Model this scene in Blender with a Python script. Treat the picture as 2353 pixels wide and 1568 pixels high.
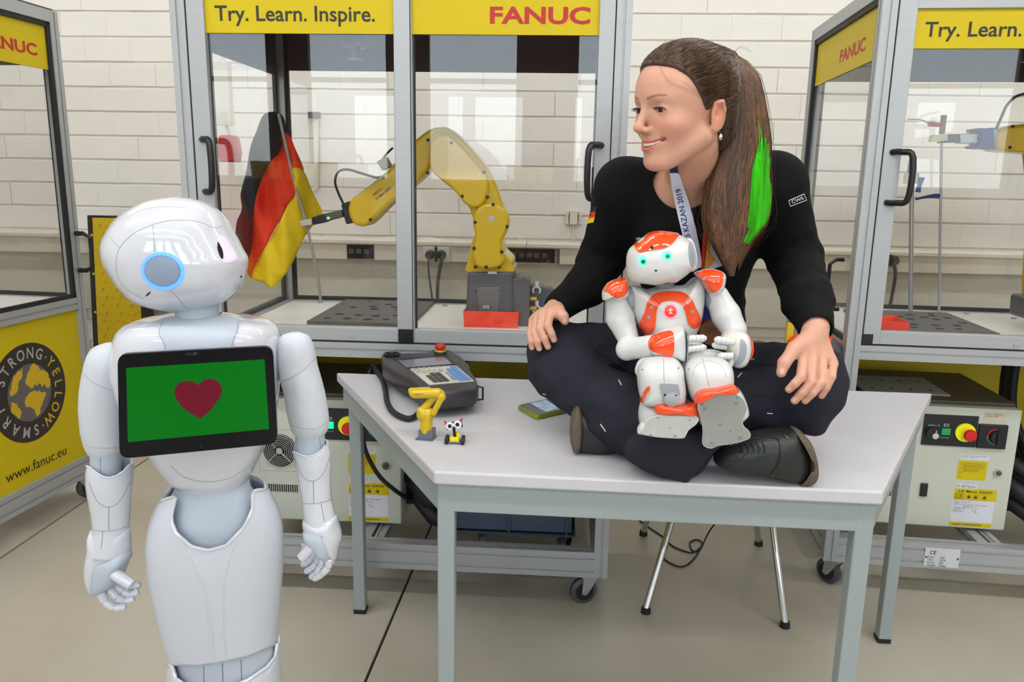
import bpy, bmesh, math, random
import numpy as np
from mathutils import Vector, Matrix
from mathutils.bvhtree import BVHTree

for o in list(bpy.data.objects): bpy.data.objects.remove(o)
random.seed(4); rng = np.random.default_rng(4)
SC = bpy.context.scene; COL = SC.collection
PI = math.pi

# ------------------------------------------------------------------ camera
FOC, PITCH, ROLL, YAW, CH = 1787.6, .2067, -.0171, .0593, 1.2475
def cam_axes():
    cy, sy = math.cos(YAW), math.sin(YAW)
    f = np.array([-sy*math.cos(PITCH), cy*math.cos(PITCH), -math.sin(PITCH)])
    r = np.array([cy, sy, 0.]); d = np.cross(f, r)
    r2 = r*math.cos(ROLL)+d*math.sin(ROLL); d2 = -r*math.sin(ROLL)+d*math.cos(ROLL)
    return np.array([r2, d2, f])
CM = cam_axes(); CPOS = np.array([0, 0, CH])
cam = bpy.data.objects.new('camera', bpy.data.cameras.new('camera')); COL.objects.link(cam)
cam.data.sensor_width = 36; cam.data.sensor_fit = 'HORIZONTAL'
cam.data.lens = 36*FOC/2353
cam.matrix_world = Matrix(((CM[0][0], -CM[1][0], -CM[2][0], 0), (CM[0][1], -CM[1][1], -CM[2][1], 0),
                           (CM[0][2], -CM[1][2], -CM[2][2], CH), (0, 0, 0, 1)))
cam.data.clip_start = .02; SC.camera = cam

# ------------------------------------------------------------------ view, world
SC.view_settings.view_transform = 'Standard'; SC.view_settings.look = 'None'
SC.view_settings.gamma = 1; SC.view_settings.use_curve_mapping = False
SC.view_settings.exposure = 0.0
wd = bpy.data.worlds.new('daylight'); SC.world = wd; wd.use_nodes = True
wn = wd.node_tree; wn.nodes.clear()
wo = wn.nodes.new('ShaderNodeOutputWorld'); wb = wn.nodes.new('ShaderNodeBackground')
sky = wn.nodes.new('ShaderNodeTexSky'); sky.sky_type = 'NISHITA'; sky.sun_disc = False
sky.sun_elevation = math.radians(48); sky.sun_rotation = math.radians(60); sky.air_density = 1.2; sky.dust_density = 2.0
wb.inputs['Strength'].default_value = .42
wn.links.new(sky.outputs[0], wb.inputs[0]); wn.links.new(wb.outputs[0], wo.inputs[0])
LAMP_POWER = 26.0      # emission strength of the fluorescent tubes of the hall, added fill rows included
WINDOW_POWER = 13.0    # daylight per square metre of window

# ------------------------------------------------------------------ rays through the lens -> places in the hall
def ray(px, py): return np.array([(px-1176.5)/FOC, (py-784)/FOC, 1.]) @ CM
def onz(px, py, z): d = ray(px, py); return CPOS+d*((z-CH)/d[2])
def at(px, py, y): d = ray(px, py); return CPOS+d*(y/d[1])
def ppm(px, py, y):                                   # metres per pixel at that place
    return y/ray(px, py)[1]/FOC

# ------------------------------------------------------------------ materials
MATS = {}
def mat(name, col, rough=.5, metal=0, var=.04, vscale=8., bump=0., bscale=60., coat=0, emit=None, estr=0,
        spec=.5, sss=0, attr=False, stretch=None, coords='Object', sheen=0):
    if name in MATS: return MATS[name]
    m = bpy.data.materials.new(name); m.use_nodes = True; nt = m.node_tree; N = nt.nodes; L = nt.links
    b = N['Principled BSDF']; b.inputs['Roughness'].default_value = rough; b.inputs['Metallic'].default_value = metal
    b.inputs['Specular IOR Level'].default_value = spec
    b.inputs['Coat Weight'].default_value = coat; b.inputs['Coat Roughness'].default_value = .04
    if sss:
        b.inputs['Subsurface Weight'].default_value = sss; b.inputs['Subsurface Radius'].default_value = (.012, .004, .002)
        b.inputs['Subsurface Scale'].default_value = 1
    if sheen: b.inputs['Sheen Weight'].default_value = sheen
    tc = N.new('ShaderNodeTexCoord'); mp = N.new('ShaderNodeMapping'); L.new(tc.outputs[coords], mp.inputs[0])
    if stretch: mp.inputs['Scale'].default_value = stretch
    nz = N.new('ShaderNodeTexNoise'); nz.inputs['Scale'].default_value = vscale; nz.inputs['Detail'].default_value = 4
    L.new(mp.outputs[0], nz.inputs['Vector'])
    mr = N.new('ShaderNodeMapRange'); mr.inputs['From Min'].default_value = .3; mr.inputs['From Max'].default_value = .7
    mr.inputs['To Min'].default_value = 1-var; mr.inputs['To Max'].default_value = 1+var
    L.new(nz.outputs[0], mr.inputs[0])
    mx = N.new('ShaderNodeVectorMath'); mx.operation = 'SCALE'
    if attr:
        at_ = N.new('ShaderNodeAttribute'); at_.attribute_name = 'Col'; L.new(at_.outputs['Color'], mx.inputs[0])
    else: mx.inputs[0].default_value = col[:3]
    L.new(mr.outputs[0], mx.inputs['Scale']); L.new(mx.outputs[0], b.inputs['Base Color'])
    if bump:
        n2 = N.new('ShaderNodeTexNoise'); n2.inputs['Scale'].default_value = bscale; n2.inputs['Detail'].default_value = 3
        L.new(mp.outputs[0], n2.inputs['Vector'])
        bp = N.new('ShaderNodeBump'); bp.inputs['Strength'].default_value = bump; bp.inputs['Distance'].default_value = .002
        L.new(n2.outputs[0], bp.inputs['Height']); L.new(bp.outputs[0], b.inputs['Normal'])
    if emit: b.inputs['Emission Color'].default_value = (*emit, 1); b.inputs['Emission Strength'].default_value = estr
    MATS[name] = m; return m
def S(r, g, b):      # 8 bit sRGB -> linear
    return tuple(((v/255)/12.92 if v/255 <= .04045 else ((v/255+.055)/1.055)**2.4) for v in (r, g, b))
def glassmat(name, tint, refl=1.0, rough=.0):
    m = bpy.data.materials.new(name); m.use_nodes = True; nt = m.node_tree; nt.nodes.clear(); N = nt.nodes; L = nt.links
    o = N.new('ShaderNodeOutputMaterial'); mx = N.new('ShaderNodeMixShader'); tr = N.new('ShaderNodeBsdfTransparent'); gl = N.new('ShaderNodeBsdfGlossy')
    lw = N.new('ShaderNodeLayerWeight'); lw.inputs[0].default_value = .5
    pw = N.new('ShaderNodeMath'); pw.operation = 'POWER'; pw.inputs[1].default_value = 5; L.new(lw.outputs['Facing'], pw.inputs[0])
    mu = N.new('ShaderNodeMath'); mu.operation = 'MULTIPLY_ADD'; mu.inputs[1].default_value = .9*refl; mu.inputs[2].default_value = .045*refl; mu.use_clamp = True
    L.new(pw.outputs[0], mu.inputs[0]); L.new(mu.outputs[0], mx.inputs[0])
    tr.inputs[0].default_value = (*tint, 1); gl.inputs['Roughness'].default_value = rough; gl.inputs['Color'].default_value = (1, 1, 1, 1)
    L.new(tr.outputs[0], mx.inputs[1]); L.new(gl.outputs[0], mx.inputs[2]); L.new(mx.outputs[0], o.inputs[0])
    MATS[name] = m; return m

M_ALU = mat('anodised_aluminium', S(170, 173, 175), .42, .35, var=.03, vscale=3, stretch=(1, 1, 30))
M_ALUB = mat('satin_aluminium_edge', S(205, 207, 208), .38, .3, var=.03)
M_RUB = mat('black_rubber', S(22, 22, 26), .6)
M_BLK = mat('black_plastic', S(20, 21, 24), .38, var=.08)
M_YEL = mat('yellow_film', S(200, 178, 2), .5, var=.02, spec=.3)
M_YELP = mat('yellow_paint', S(208, 174, 4), .3, var=.03, coat=.4)
M_BANB = mat('banner_reverse', S(70, 58, 62), .4)
M_INK = mat('black_ink', S(32, 30, 22), .5)
M_RED = mat('red_ink', S(178, 24, 30), .5)
M_GLASS = glassmat('cell_glass', (.975, .975, .975), .6)
M_WHITE = mat('white_panel', S(240, 238, 232), .4)
M_DKST = mat('dark_steel', S(86, 84, 84), .45, .5)
M_HOLE = mat('hole_black', S(14, 14, 14), .8)
M_CHROME = mat('chrome', S(200, 200, 200), .15, .95, var=.03)
M_ZINC = mat('zinc_plated_steel', S(178, 184, 186), .35, .7)
M_WGLOSS = mat('gloss_white_shell', S(207, 210, 219), .13, coat=1.0, var=.01)
M_WSAT = mat('satin_white_shell', S(200, 205, 214), .42, var=.015)
M_GJOINT = mat('blue_grey_soft_shell', S(178, 188, 200), .5, var=.015)
M_SEAM = mat('dark_seam', S(118, 124, 134), .7)
M_LSEAM = mat('light_seam', S(160, 162, 166), .6)

# ------------------------------------------------------------------ mesh building
def mesh_np(name, V, F, mats=(), smooth=False, mi=None):
    """V (n,3), F list of polys or array"""
    me = bpy.data.meshes.new(name)
    V = np.asarray(V, dtype=np.float32).reshape(-1, 3)
    if isinstance(F, np.ndarray):
        k = F.shape[1]; me.vertices.add(len(V)); me.vertices.foreach_set('co', V.ravel())
        me.loops.add(F.size); me.loops.foreach_set('vertex_index', F.astype(np.int32).ravel())
        me.polygons.add(len(F)); me.polygons.foreach_set('loop_start', np.arange(0, F.size, k, dtype=np.int32))
        me.update(calc_edges=True)
    else:
        me.from_pydata([tuple(map(float, v)) for v in V], [], [list(f) for f in F])
    me.validate()
    for m in mats: me.materials.append(m)
    if mi is not None and len(mi) == len(me.polygons): me.polygons.foreach_set('material_index', np.array(mi, dtype=np.int32))
    if smooth: me.polygons.foreach_set('use_smooth', np.ones(len(me.polygons), dtype=bool))
    me.update(); return me

class MB:
    def __init__(s): s.v = []; s.f = []; s.m = []; s.cm = 0
    def add(s, V, F):
        o = len(s.v); s.v += [tuple(map(float, p)) for p in V]; s.f += [[i+o for i in f] for f in F]; s.m += [s.cm]*len(F)
    def box(s, lo, hi, R=None, c=None):
        x0, y0, z0 = lo; x1, y1, z1 = hi
        P = [(x0, y0, z0), (x1, y0, z0), (x1, y1, z0), (x0, y1, z0), (x0, y0, z1), (x1, y0, z1), (x1, y1, z1), (x0, y1, z1)]
        if R is not None: P = [tuple((R @ Vector(p)) + Vector(c)) for p in P]
        s.add(P, [(0, 3, 2, 1), (4, 5, 6, 7), (0, 1, 5, 4), (1, 2, 6, 5), (2, 3, 7, 6), (3, 0, 4, 7)])
    def rings(s, R, cap=True, closed=True):
        n = len(R[0]); V = [p for r in R for p in r]; F = []
        for i in range(len(R)-1):
            for j in range(n if closed else n-1):
                k = (j+1) % n; F.append((i*n+j, i*n+k, (i+1)*n+k, (i+1)*n+j))
        if cap: F.append(tuple(range(n))[::-1]); F.append(tuple((len(R)-1)*n+j for j in range(n)))
        s.add(V, F)
    def cyl(s, a, b, ra, rb=None, n=20, cap=True):
        s.tube([a, b], [ra, ra if rb is None else rb], n, cap)
    def tube(s, pts, r, n=10, cap=True, flat=1.0, up=None):
        pts = [np.array(p, float) for p in pts]; R = []
        if np.isscalar(r): r = [r]*len(pts)
        T = []
        for i in range(len(pts)):
            t = pts[min(i+1, len(pts)-1)]-pts[max(i-1, 0)]; T.append(t/(np.linalg.norm(t)+1e-12))
        u = np.array(up, float) if up is not None else (np.array([0, 0, 1.]) if abs(T[0][2]) < .9 else np.array([1., 0, 0]))
        for i, p in enumerate(pts):
            u = u-T[i]*np.dot(u, T[i]); u /= (np.linalg.norm(u)+1e-12); w = np.cross(T[i], u)
            R.append([p+r[i]*(math.cos(2*PI*k/n)*w+flat*math.sin(2*PI*k/n)*u) for k in range(n)])
        s.rings(R, cap)
    def lathe(s, prof, n=32, c=(0, 0, 0), ax='z'):
        R = []
        for r, h in prof:
            ring = []
            for k in range(n):
                a = 2*PI*k/n; x, y = r*math.cos(a), r*math.sin(a)
                p = {'z': (x, y, h), 'y': (x, h, y), 'x': (h, x, y)}[ax]
                ring.append((p[0]+c[0], p[1]+c[1], p[2]+c[2]))
            R.append(ring)
        s.rings(R)
    def sph(s, c, r, n=16, m=10):
        r = (r, r, r) if np.isscalar(r) else r
        R = [[(c[0]+r[0]*math.sin(t)*math.cos(2*PI*k/n), c[1]+r[1]*math.sin(t)*math.sin(2*PI*k/n), c[2]+r[2]*math.cos(t)) for k in range(n)]
             for t in np.linspace(.02, PI-.02, m)]
        s.rings(R)
    def prism(s, poly, lo, hi, ax='y'):
        def P(a, b, h): return {'y': (a, h, b), 'z': (a, b, h), 'x': (h, a, b)}[ax]
        n = len(poly); V = [P(a, b, lo) for a, b in poly]+[P(a, b, hi) for a, b in poly]
        F = [tuple(range(n)), tuple(range(2*n-1, n-1, -1))]+[(i, i+n, (i+1) % n+n, (i+1) % n) for i in range(n)]
        s.add(V, F)
    def frame(s, x0, x1, z0, z1, w, y0, y1):          # rectangular frame in the xz plane
        s.box((x0, y0, z0), (x0+w, y1, z1)); s.box((x1-w, y0, z0), (x1, y1, z1))
        s.box((x0+w, y0, z0), (x1-w, y1, z0+w)); s.box((x0+w, y0, z1-w), (x1-w, y1, z1))

WORLDV = {}
def finish(me, name, parent=None, world=False, kind=None, label=None, bevel=0, smooth=None, fixn=True):
    ob = bpy.data.objects.new(name, me); COL.objects.link(ob)
    if parent is not None: ob.parent = parent
    if world and parent is not None:
        R = parent_matrix(parent); me.transform(R.inverted())
    if fixn and len(me.polygons) < 60000:
        bm = bmesh.new(); bm.from_mesh(me); bmesh.ops.recalc_face_normals(bm, faces=bm.faces); bm.to_mesh(me); bm.free()
    if bevel:
        b = ob.modifiers.new('bevel', 'BEVEL'); b.width = bevel; b.segments = 2; b.limit_method = 'ANGLE'; b.angle_limit = .6
        b.harden_normals = False
    if kind: ob['kind'] = kind
    if label: ob['label'] = label
    return ob
def parent_matrix(p):
    M = p.matrix_basis.copy()
    while p.parent is not None: p = p.parent; M = p.matrix_basis @ M
    return M
def build(mb, name, m, parent=None, world=False, smooth=False, bevel=0, kind=None, label=None, sharp=None):
    ms = m if isinstance(m, (list, tuple)) else [m]
    me = mesh_np(name, mb.v, mb.f, ms, smooth, mb.m)
    ob = finish(me, name, parent, world, kind, label, bevel)
    if smooth:
        try: me.set_sharp_from_angle(angle=sharp or .7)
        except Exception: pass
    return ob
def thing(name, label, cat, loc=(0, 0, 0), rz=0, group=None, R=None):
    o = bpy.data.objects.new(name, None); COL.objects.link(o); o.location = loc; o.rotation_euler = (0, 0, rz)
    if R is not None: o.matrix_basis = Matrix.Translation(loc) @ R.to_4x4()
    o.empty_display_size = .05; o['label'] = label; o['category'] = cat
    if group: o['group'] = group
    return o
def tag(o, label, cat, group=None, kind=None):
    o['label'] = label; o['category'] = cat
    if group: o['group'] = group
    if kind: o['kind'] = kind
    return o
def copy_tree(o, parent=None):
    c = o.copy(); COL.objects.link(c)
    c.parent = parent
    for ch in list(o.children): copy_tree(ch, c)
    return c

def text_mesh(txt, size, bold=0., sx=1.0, depth=.0006, center=False, shear=0):
    cu = bpy.data.curves.new('t', 'FONT'); cu.body = txt; cu.size = size; cu.offset = bold*size; cu.extrude = depth; cu.shear = shear
    cu.resolution_u = 3
    if center: cu.align_x = 'CENTER'; cu.align_y = 'CENTER'
    o = bpy.data.objects.new('t', cu); COL.objects.link(o)
    dg = bpy.context.evaluated_depsgraph_get(); me = bpy.data.meshes.new_from_object(o.evaluated_get(dg))
    bpy.data.objects.remove(o); bpy.data.curves.remove(cu)
    V = np.array([v.co[:] for v in me.vertices]).reshape(-1, 3); V[:, 0] *= sx; F = [list(p.vertices) for p in me.polygons]
    bpy.data.meshes.remove(me); return V, F
def put_text(name, txt, m, parent, origin, X, Y, size=None, width=None, bold=0., sx=1., center=False, depth=.0006, world=False, label=None, height=None):
    V, F = text_mesh(txt, size or 1.0, bold, sx, depth if size else .0, center)
    mn, mx = V.min(0), V.max(0)
    if width:
        k = width/(mx[0]-mn[0]); ky = (height/(mx[1]-mn[1])) if height else k
        V = (V-[mn[0], 0 if not height else mn[1], 0])*[k, ky, 1]
        V2 = V.copy(); V[:, 2] = 0
    X = np.array(X, float); Y = np.array(Y, float); Z = np.cross(X, Y)
    P = np.array(origin, float)+V[:, :1]*X+V[:, 1:2]*Y+V[:, 2:3]*Z
    me = mesh_np(name, P, F, [m]); return finish(me, name, parent, world, label=label, fixn=False)

# ------------------------------------------------------------------ implicit surfaces (organic shapes)
def rc(a, b, ra, rb):
    a = np.array(a, float); b = np.array(b, float); ab = b-a; L2 = max(ab @ ab, 1e-12)
    def f(P):
        t = np.clip((P-a) @ ab/L2, 0, 1); return np.linalg.norm(P-a-t[:, None]*ab, axis=1)-(ra+(rb-ra)*t)
    return f, (a+b)/2, math.sqrt(L2)/2+max(ra, rb)
def el(c, r, R=None):
    c = np.array(c, float); r = np.array(r, float); A = None if R is None else np.array(R.to_3x3()) if hasattr(R, 'to_3x3') else np.array(R)
    def f(P):
        q = P-c
        if A is not None: q = q @ A
        k0 = np.linalg.norm(q/r, axis=1); k1 = np.linalg.norm(q/(r*r), axis=1)+1e-9
        return k0*(k0-1)/k1
    return f, c, max(r)
def bxs(c, h, rd, R=None):
    c = np.array(c, float); h = np.array(h, float)-rd; A = None if R is None else np.array(R.to_3x3())
    def f(P):
        q = P-c
        if A is not None: q = q @ A
        q = np.abs(q)-h; return np.linalg.norm(np.maximum(q, 0), axis=1)+np.minimum(q.max(1), 0)-rd
    return f, c, float(np.linalg.norm(h))+rd
def half(p, n):                                        # keeps the side the normal points away from
    p = np.array(p, float); n = np.array(n, float); n /= np.linalg.norm(n)
    def f(P): return (P-p) @ n
    return f, p, 1e3
class SDF:
    def __init__(s): s.ops = []; s.disp = None
    def u(s, p, k=.01): s.ops.append(('u', p, k)); return s
    def s(s, p, k=.005): s.ops.append(('s', p, k)); return s
    def i(s, p, k=.003): s.ops.append(('i', p, k)); return s
    def ev(s, P, cull=None):
        d = np.full(len(P), 1.0)
        for op, (f, c, r), k in s.ops:
            if cull is not None and np.linalg.norm(cull[0]-c)-r-cull[1] > .03+k: 
                if op != 'i': continue
            e = f(P)
            if op == 'u': h = np.clip(.5+.5*(d-e)/k, 0, 1); d = d*(1-h)+e*h-k*h*(1-h)
            elif op == 's': h = np.clip(.5-.5*(d+e)/k, 0, 1); d = d*(1-h)-e*h+k*h*(1-h)
            else: h = np.clip(.5-.5*(d-e)/k, 0, 1); d = d*(1-h)+e*h+k*h*(1-h)
        if s.disp is not None: d = d-s.disp(P)
        return d
    def bounds(s):
        lo = np.full(3, 1e9); hi = -lo
        for op, (f, c, r), k in s.ops:
            if op == 'u': lo = np.minimum(lo, c-r-.01); hi = np.maximum(hi, c+r+.01)
        return lo, hi
def surfnet(sdf, h, B=8):
    lo, hi = sdf.bounds(); S_ = B*h; nb = np.ceil((hi-lo)/S_).astype(int)+1
    g = np.stack(np.meshgrid(*[np.arange(n) for n in nb], indexing='ij'), -1).reshape(-1, 3)
    act = []
    K = 6
    key = (g//K) @ np.array([1, 1000, 1000000]); order = np.argsort(key, kind='stable'); g = g[order]; key = key[order]
    cuts = np.flatnonzero(np.diff(key))+1
    for G in np.split(g, cuts):
        ctr = lo+(G+.5)*S_; cc = ctr.mean(0); rr = np.abs(ctr-cc).max()*1.74+S_
        d = sdf.ev(ctr, (cc, rr+.05)); G = G[np.abs(d) < S_*.87*1.25+.004]
        if len(G): act.append((G, cc, rr))
    ids, pos = [], []; ED = []
    N = nb*B+2
    def gid(c): return (c[:, 0].astype(np.int64)*N[1]+c[:, 1])*N[2]+c[:, 2]
    off = np.stack(np.meshgrid(*[np.arange(B+1)]*3, indexing='ij'), -1).reshape(-1, 3)
    cell = np.stack(np.meshgrid(*[np.arange(B)]*3, indexing='ij'), -1).reshape(-1, 3)
    cn = [(0, 0, 0), (1, 0, 0), (0, 1, 0), (1, 1, 0), (0, 0, 1), (1, 0, 1), (0, 1, 1), (1, 1, 1)]
    eds = [(0, 1), (2, 3), (4, 5), (6, 7), (0, 2), (1, 3), (4, 6), (5, 7), (0, 4), (1, 5), (2, 6), (3, 7)]
    for G, cc, rr in act:
        base = G[:, None, :]*B
        P = lo+(base+off[None])*h
        d = sdf.ev(P.reshape(-1, 3), (cc, rr)).reshape(len(G), B+1, B+1, B+1)
        c8 = np.stack([d[:, a:a+B, b:b+B, c:c+B].reshape(len(G), -1) for a, b, c in cn], -1)
        sg = c8 < 0; m = sg.any(-1) & ~sg.all(-1)
        gi, ci = np.nonzero(m)
        if not len(gi): continue
        v8 = c8[gi, ci]; cc_ = G[gi]*B+cell[ci]
        acc = np.zeros((len(gi), 3)); cnt = np.zeros(len(gi))
        for a, b in eds:
            x = (v8[:, a] < 0) != (v8[:, b] < 0); t = np.where(x, v8[:, a]/(v8[:, a]-v8[:, b]+1e-20), 0)
            pa = np.array(cn[a]); pb = np.array(cn[b]); acc += np.where(x[:, None], pa+(pb-pa)*t[:, None], 0); cnt += x
        ids.append(gid(cc_)); pos.append(lo+(cc_+acc/cnt[:, None])*h)
        for ax, b in ((0, 1), (1, 2), (2, 4)):
            x = (v8[:, 0] < 0) != (v8[:, b] < 0)
            ED.append(np.column_stack([cc_[x], np.full(x.sum(), ax), (v8[x, 0] < 0)]))
    ids = np.concatenate(ids); pos = np.concatenate(pos); o = np.argsort(ids); ids = ids[o]; pos = pos[o]
    E = np.concatenate(ED); Q = []
    for ax in range(3):
        e = E[E[:, 3] == ax]; a1, a2 = (ax+1) % 3, (ax+2) % 3
        q = []
        for s1, s2 in ((0, 0), (1, 0), (1, 1), (0, 1)):
            c = e[:, :3].copy(); c[:, a1] -= s1; c[:, a2] -= s2
            g_ = gid(c); k = np.searchsorted(ids, g_); k = np.clip(k, 0, len(ids)-1); ok = ids[k] == g_
            q.append(np.where(ok, k, -1))
        q = np.stack(q, 1); flip = e[:, 4] == 1; q[~flip] = q[~flip][:, ::-1]; q = q[(q >= 0).all(1)]; Q.append(q)
    Q = np.concatenate(Q)
    return pos, Q
REG = {}
def organic(sdf, h, name, m, parent, colfn=None, relax=1, label=None, reg=None, mats=None):
    V, Q = surfnet(sdf, h)
    for _ in range(relax):                               # light Laplacian smoothing
        acc = np.zeros_like(V); cnt = np.zeros(len(V))
        for a in range(4):
            for b in ((a+1) % 4, (a+3) % 4): np.add.at(acc, Q[:, a], V[Q[:, b]]); np.add.at(cnt, Q[:, a], 1)
        V = V*.5+.5*acc/np.maximum(cnt, 1)[:, None]
    if reg: REG[reg] = (V.copy(), Q.copy())
    me = mesh_np(name, V, Q, [m] if mats is None else mats, True)
    if colfn is not None:
        at_ = me.color_attributes.new('Col', 'FLOAT_COLOR', 'POINT'); c = colfn(V); c = np.column_stack([c, np.ones(len(c))]).astype(np.float32)
        at_.data.foreach_set('color', c.ravel())
    return finish(me, name, parent, True, label=label, fixn=False)
def bvh_of(*obs):
    V = []; F = []; o = 0
    for ob in obs:
        M = parent_matrix(ob); vs = [M @ v.co for v in ob.data.vertices]; V += vs
        F += [[i+o for i in p.vertices] for p in ob.data.polygons]; o += len(vs)
    return BVHTree.FromPolygons(V, F)
def hit(tree, px, py):
    d = Vector(ray(px, py)).normalized(); r = tree.ray_cast(Vector(CPOS), d, 8)
    return (None, None) if r[0] is None else (r[0], r[1] if r[1].dot(d) < 0 else -r[1])
def dense(poly, step):
    out = []
    for i in range(len(poly)-1):
        a = np.array(poly[i], float); b = np.array(poly[i+1], float); n = max(1, int(np.linalg.norm(b-a)/step))
        out += [a+(b-a)*k/n for k in range(n)]
    out.append(np.array(poly[-1], float)); return out
def spline(pts, n=8, closed=False):
    P = [np.array(p, float) for p in pts]; m = len(P); out = []
    rngi = range(m if closed else m-1)
    for i in rngi:
        p0 = P[(i-1) % m] if closed or i > 0 else P[0]; p1 = P[i]; p2 = P[(i+1) % m]; p3 = P[(i+2) % m] if closed or i+2 < m else P[-1]
        for k in range(n):
            t = k/n; out.append(.5*((2*p1)+(-p0+p2)*t+(2*p0-5*p1+4*p2-p3)*t*t+(-p0+3*p1-3*p2+p3)*t**3))
    if not closed: out.append(P[-1])
    return out
def seam(tree, pts, name, m, parent, r=.0007, step=4, lift=0., smooth=True, closed=False, flat=1.0, label=None):
    pp = spline(pts, 6, closed) if smooth else pts
    pp = dense(pp, step); P = []; N = []
    for p in pp:
        h, n = hit(tree, p[0], p[1])
        if h is not None: P.append(np.array(h+n*lift)); N.append(n)
    if len(P) < 2: return None
    if closed: P.append(P[0])
    mb = MB(); mb.tube(P, r, 6, flat=flat, up=N[0]); return build(mb, name, m, parent, True, True, label=label)
def inpoly(x, y, poly):
    c = False; n = len(poly); j = n-1
    for i in range(n):
        if (poly[i][1] > y) != (poly[j][1] > y) and x < (poly[j][0]-poly[i][0])*(y-poly[i][1])/(poly[j][1]-poly[i][1])+poly[i][0]: c = not c
        j = i
    return c
def patch(tree, outline, name, m, parent, thick=.0015, step=3., smooth=True, label=None, sub=6, rim=0, rimmat=None):
    """a moulded plate that lies on a modelled surface: thickness outward"""
    poly = spline(outline, sub, True) if smooth else [np.array(p, float) for p in outline]
    poly = dense(list(poly)+[poly[0]], step)[:-1]
    bm = bmesh.new(); vs = [bm.verts.new((p[0], p[1], 0)) for p in poly]
    n = len(vs)
    try: f = bm.faces.new(vs)
    except Exception: return None
    bm.normal_update()
    bmesh.ops.triangulate(bm, faces=[f])
    for _ in range(3):
        long = [e for e in bm.edges if e.calc_length() > step*3 and not e.is_boundary]
        if not long: break
        bmesh.ops.subdivide_edges(bm, edges=long, cuts=1)
        bmesh.ops.triangulate(bm, faces=[q for q in bm.faces if len(q.verts) > 3])
        bmesh.ops.beautify_fill(bm, faces=bm.faces[:], edges=[e for e in bm.edges if not e.is_boundary])
    top = {}; bad = []
    for v in bm.verts:
        h, nn = hit(tree, v.co.x, v.co.y)
        if h is None: bad.append(v)
        else: top[v] = (h.copy(), nn.copy())
    if bad: bmesh.ops.delete(bm, geom=bad, context='VERTS')
    for v in bm.verts:
        h, nn = top[v]; v.co = h+nn*thick
    bd = [e for e in bm.edges if e.is_boundary]
    r = bmesh.ops.extrude_edge_only(bm, edges=bd); low = {}
    newv = [g for g in r['geom'] if isinstance(g, bmesh.types.BMVert)]
    pos = {}
    for v, (h, nn) in top.items():
        if v.is_valid: pos[tuple(round(c, 6) for c in v.co)] = (h, nn)
    for v in newv:
        k = tuple(round(c, 6) for c in v.co)
        if k in pos: h, nn = pos[k]; v.co = h-nn*.0006
    bm.normal_update(); me = bpy.data.meshes.new(name); bm.to_mesh(me); bm.free(); me.materials.append(m)
    me.polygons.foreach_set('use_smooth', np.ones(len(me.polygons), dtype=bool))
    try: me.set_sharp_from_angle(angle=.9)
    except Exception: pass
    return finish(me, name, parent, True, label=label)
def loft(sec, name, m, parent, n=48, cap=True, smooth=True, label=None, p=2.0, topfn=None):
    """sec: list of (centre xyz, rx, ry) horizontal super-ellipses"""
    R = []
    for c, rx, ry in sec:
        ring = []
        for k in range(n):
            a = 2*PI*k/n; ca, sa = math.cos(a), math.sin(a)
            ring.append((c[0]+rx*math.copysign(abs(ca)**(2/p), ca), c[1]+ry*math.copysign(abs(sa)**(2/p), sa), c[2]))
        R.append(ring)
    mb = MB(); mb.rings(R, cap); return build(mb, name, m, parent, True, smooth, label=label, sharp=1.0)
def screw(parent, p, n, r, m, name='screw'):
    mb = MB(); p = np.array(p); n = np.array(n)/np.linalg.norm(n); mb.cyl(p-n*.002, p+n*.002, r, r*.85, 12); return build(mb, name, m, parent, True)
# ================================================================== the hall
YW = 4.1
WALLW = mat('white_painted_block', S(226, 223, 216), .55, var=.03, vscale=5, bump=.25, bscale=90)
def struct(o): o['kind'] = 'structure'; return o
def concrete_floor():
    m = bpy.data.materials.new('polished_screed'); m.use_nodes = True; nt = m.node_tree; N = nt.nodes; L = nt.links; b = N['Principled BSDF']
    tc = N.new('ShaderNodeTexCoord'); n1 = N.new('ShaderNodeTexNoise'); n1.inputs['Scale'].default_value = 1.3; n1.inputs['Detail'].default_value = 8
    n2 = N.new('ShaderNodeTexNoise'); n2.inputs['Scale'].default_value = 26; n2.inputs['Detail'].default_value = 6; n2.inputs['Roughness'].default_value = .7
    for n in (n1, n2): L.new(tc.outputs['Object'], n.inputs['Vector'])
    r1 = N.new('ShaderNodeValToRGB'); r1.color_ramp.elements[0].position = .3; r1.color_ramp.elements[1].position = .72
    r1.color_ramp.elements[0].color = (*S(168, 162, 148), 1); r1.color_ramp.elements[1].color = (*S(190, 184, 170), 1)
    r2 = N.new('ShaderNodeValToRGB'); r2.color_ramp.elements[0].position = .26; r2.color_ramp.elements[0].color = (.55, .5, .42, 1)
    r2.color_ramp.elements[1].position = .36; r2.color_ramp.elements[1].color = (1, 1, 1, 1)
    mx = N.new('ShaderNodeMixRGB'); mx.blend_type = 'MULTIPLY'; mx.inputs[0].default_value = .55
    L.new(n1.outputs[0], r1.inputs[0]); L.new(n2.outputs[0], r2.inputs[0]); L.new(r1.outputs[0], mx.inputs[1]); L.new(r2.outputs[0], mx.inputs[2])
    L.new(mx.outputs[0], b.inputs['Base Color'])
    rr = N.new('ShaderNodeMapRange'); rr.inputs['To Min'].default_value = .22; rr.inputs['To Max'].default_value = .42; L.new(n1.outputs[0], rr.inputs[0]); L.new(rr.outputs[0], b.inputs['Roughness'])
    return m
X0, X1, Y0, ZC = -4.6, 4.4, -5.0, 3.6
JX = -.44                                           # a saw cut joint in the floor runs away from the camera
fl = MB()
jx = [(-9, None)]
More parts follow.
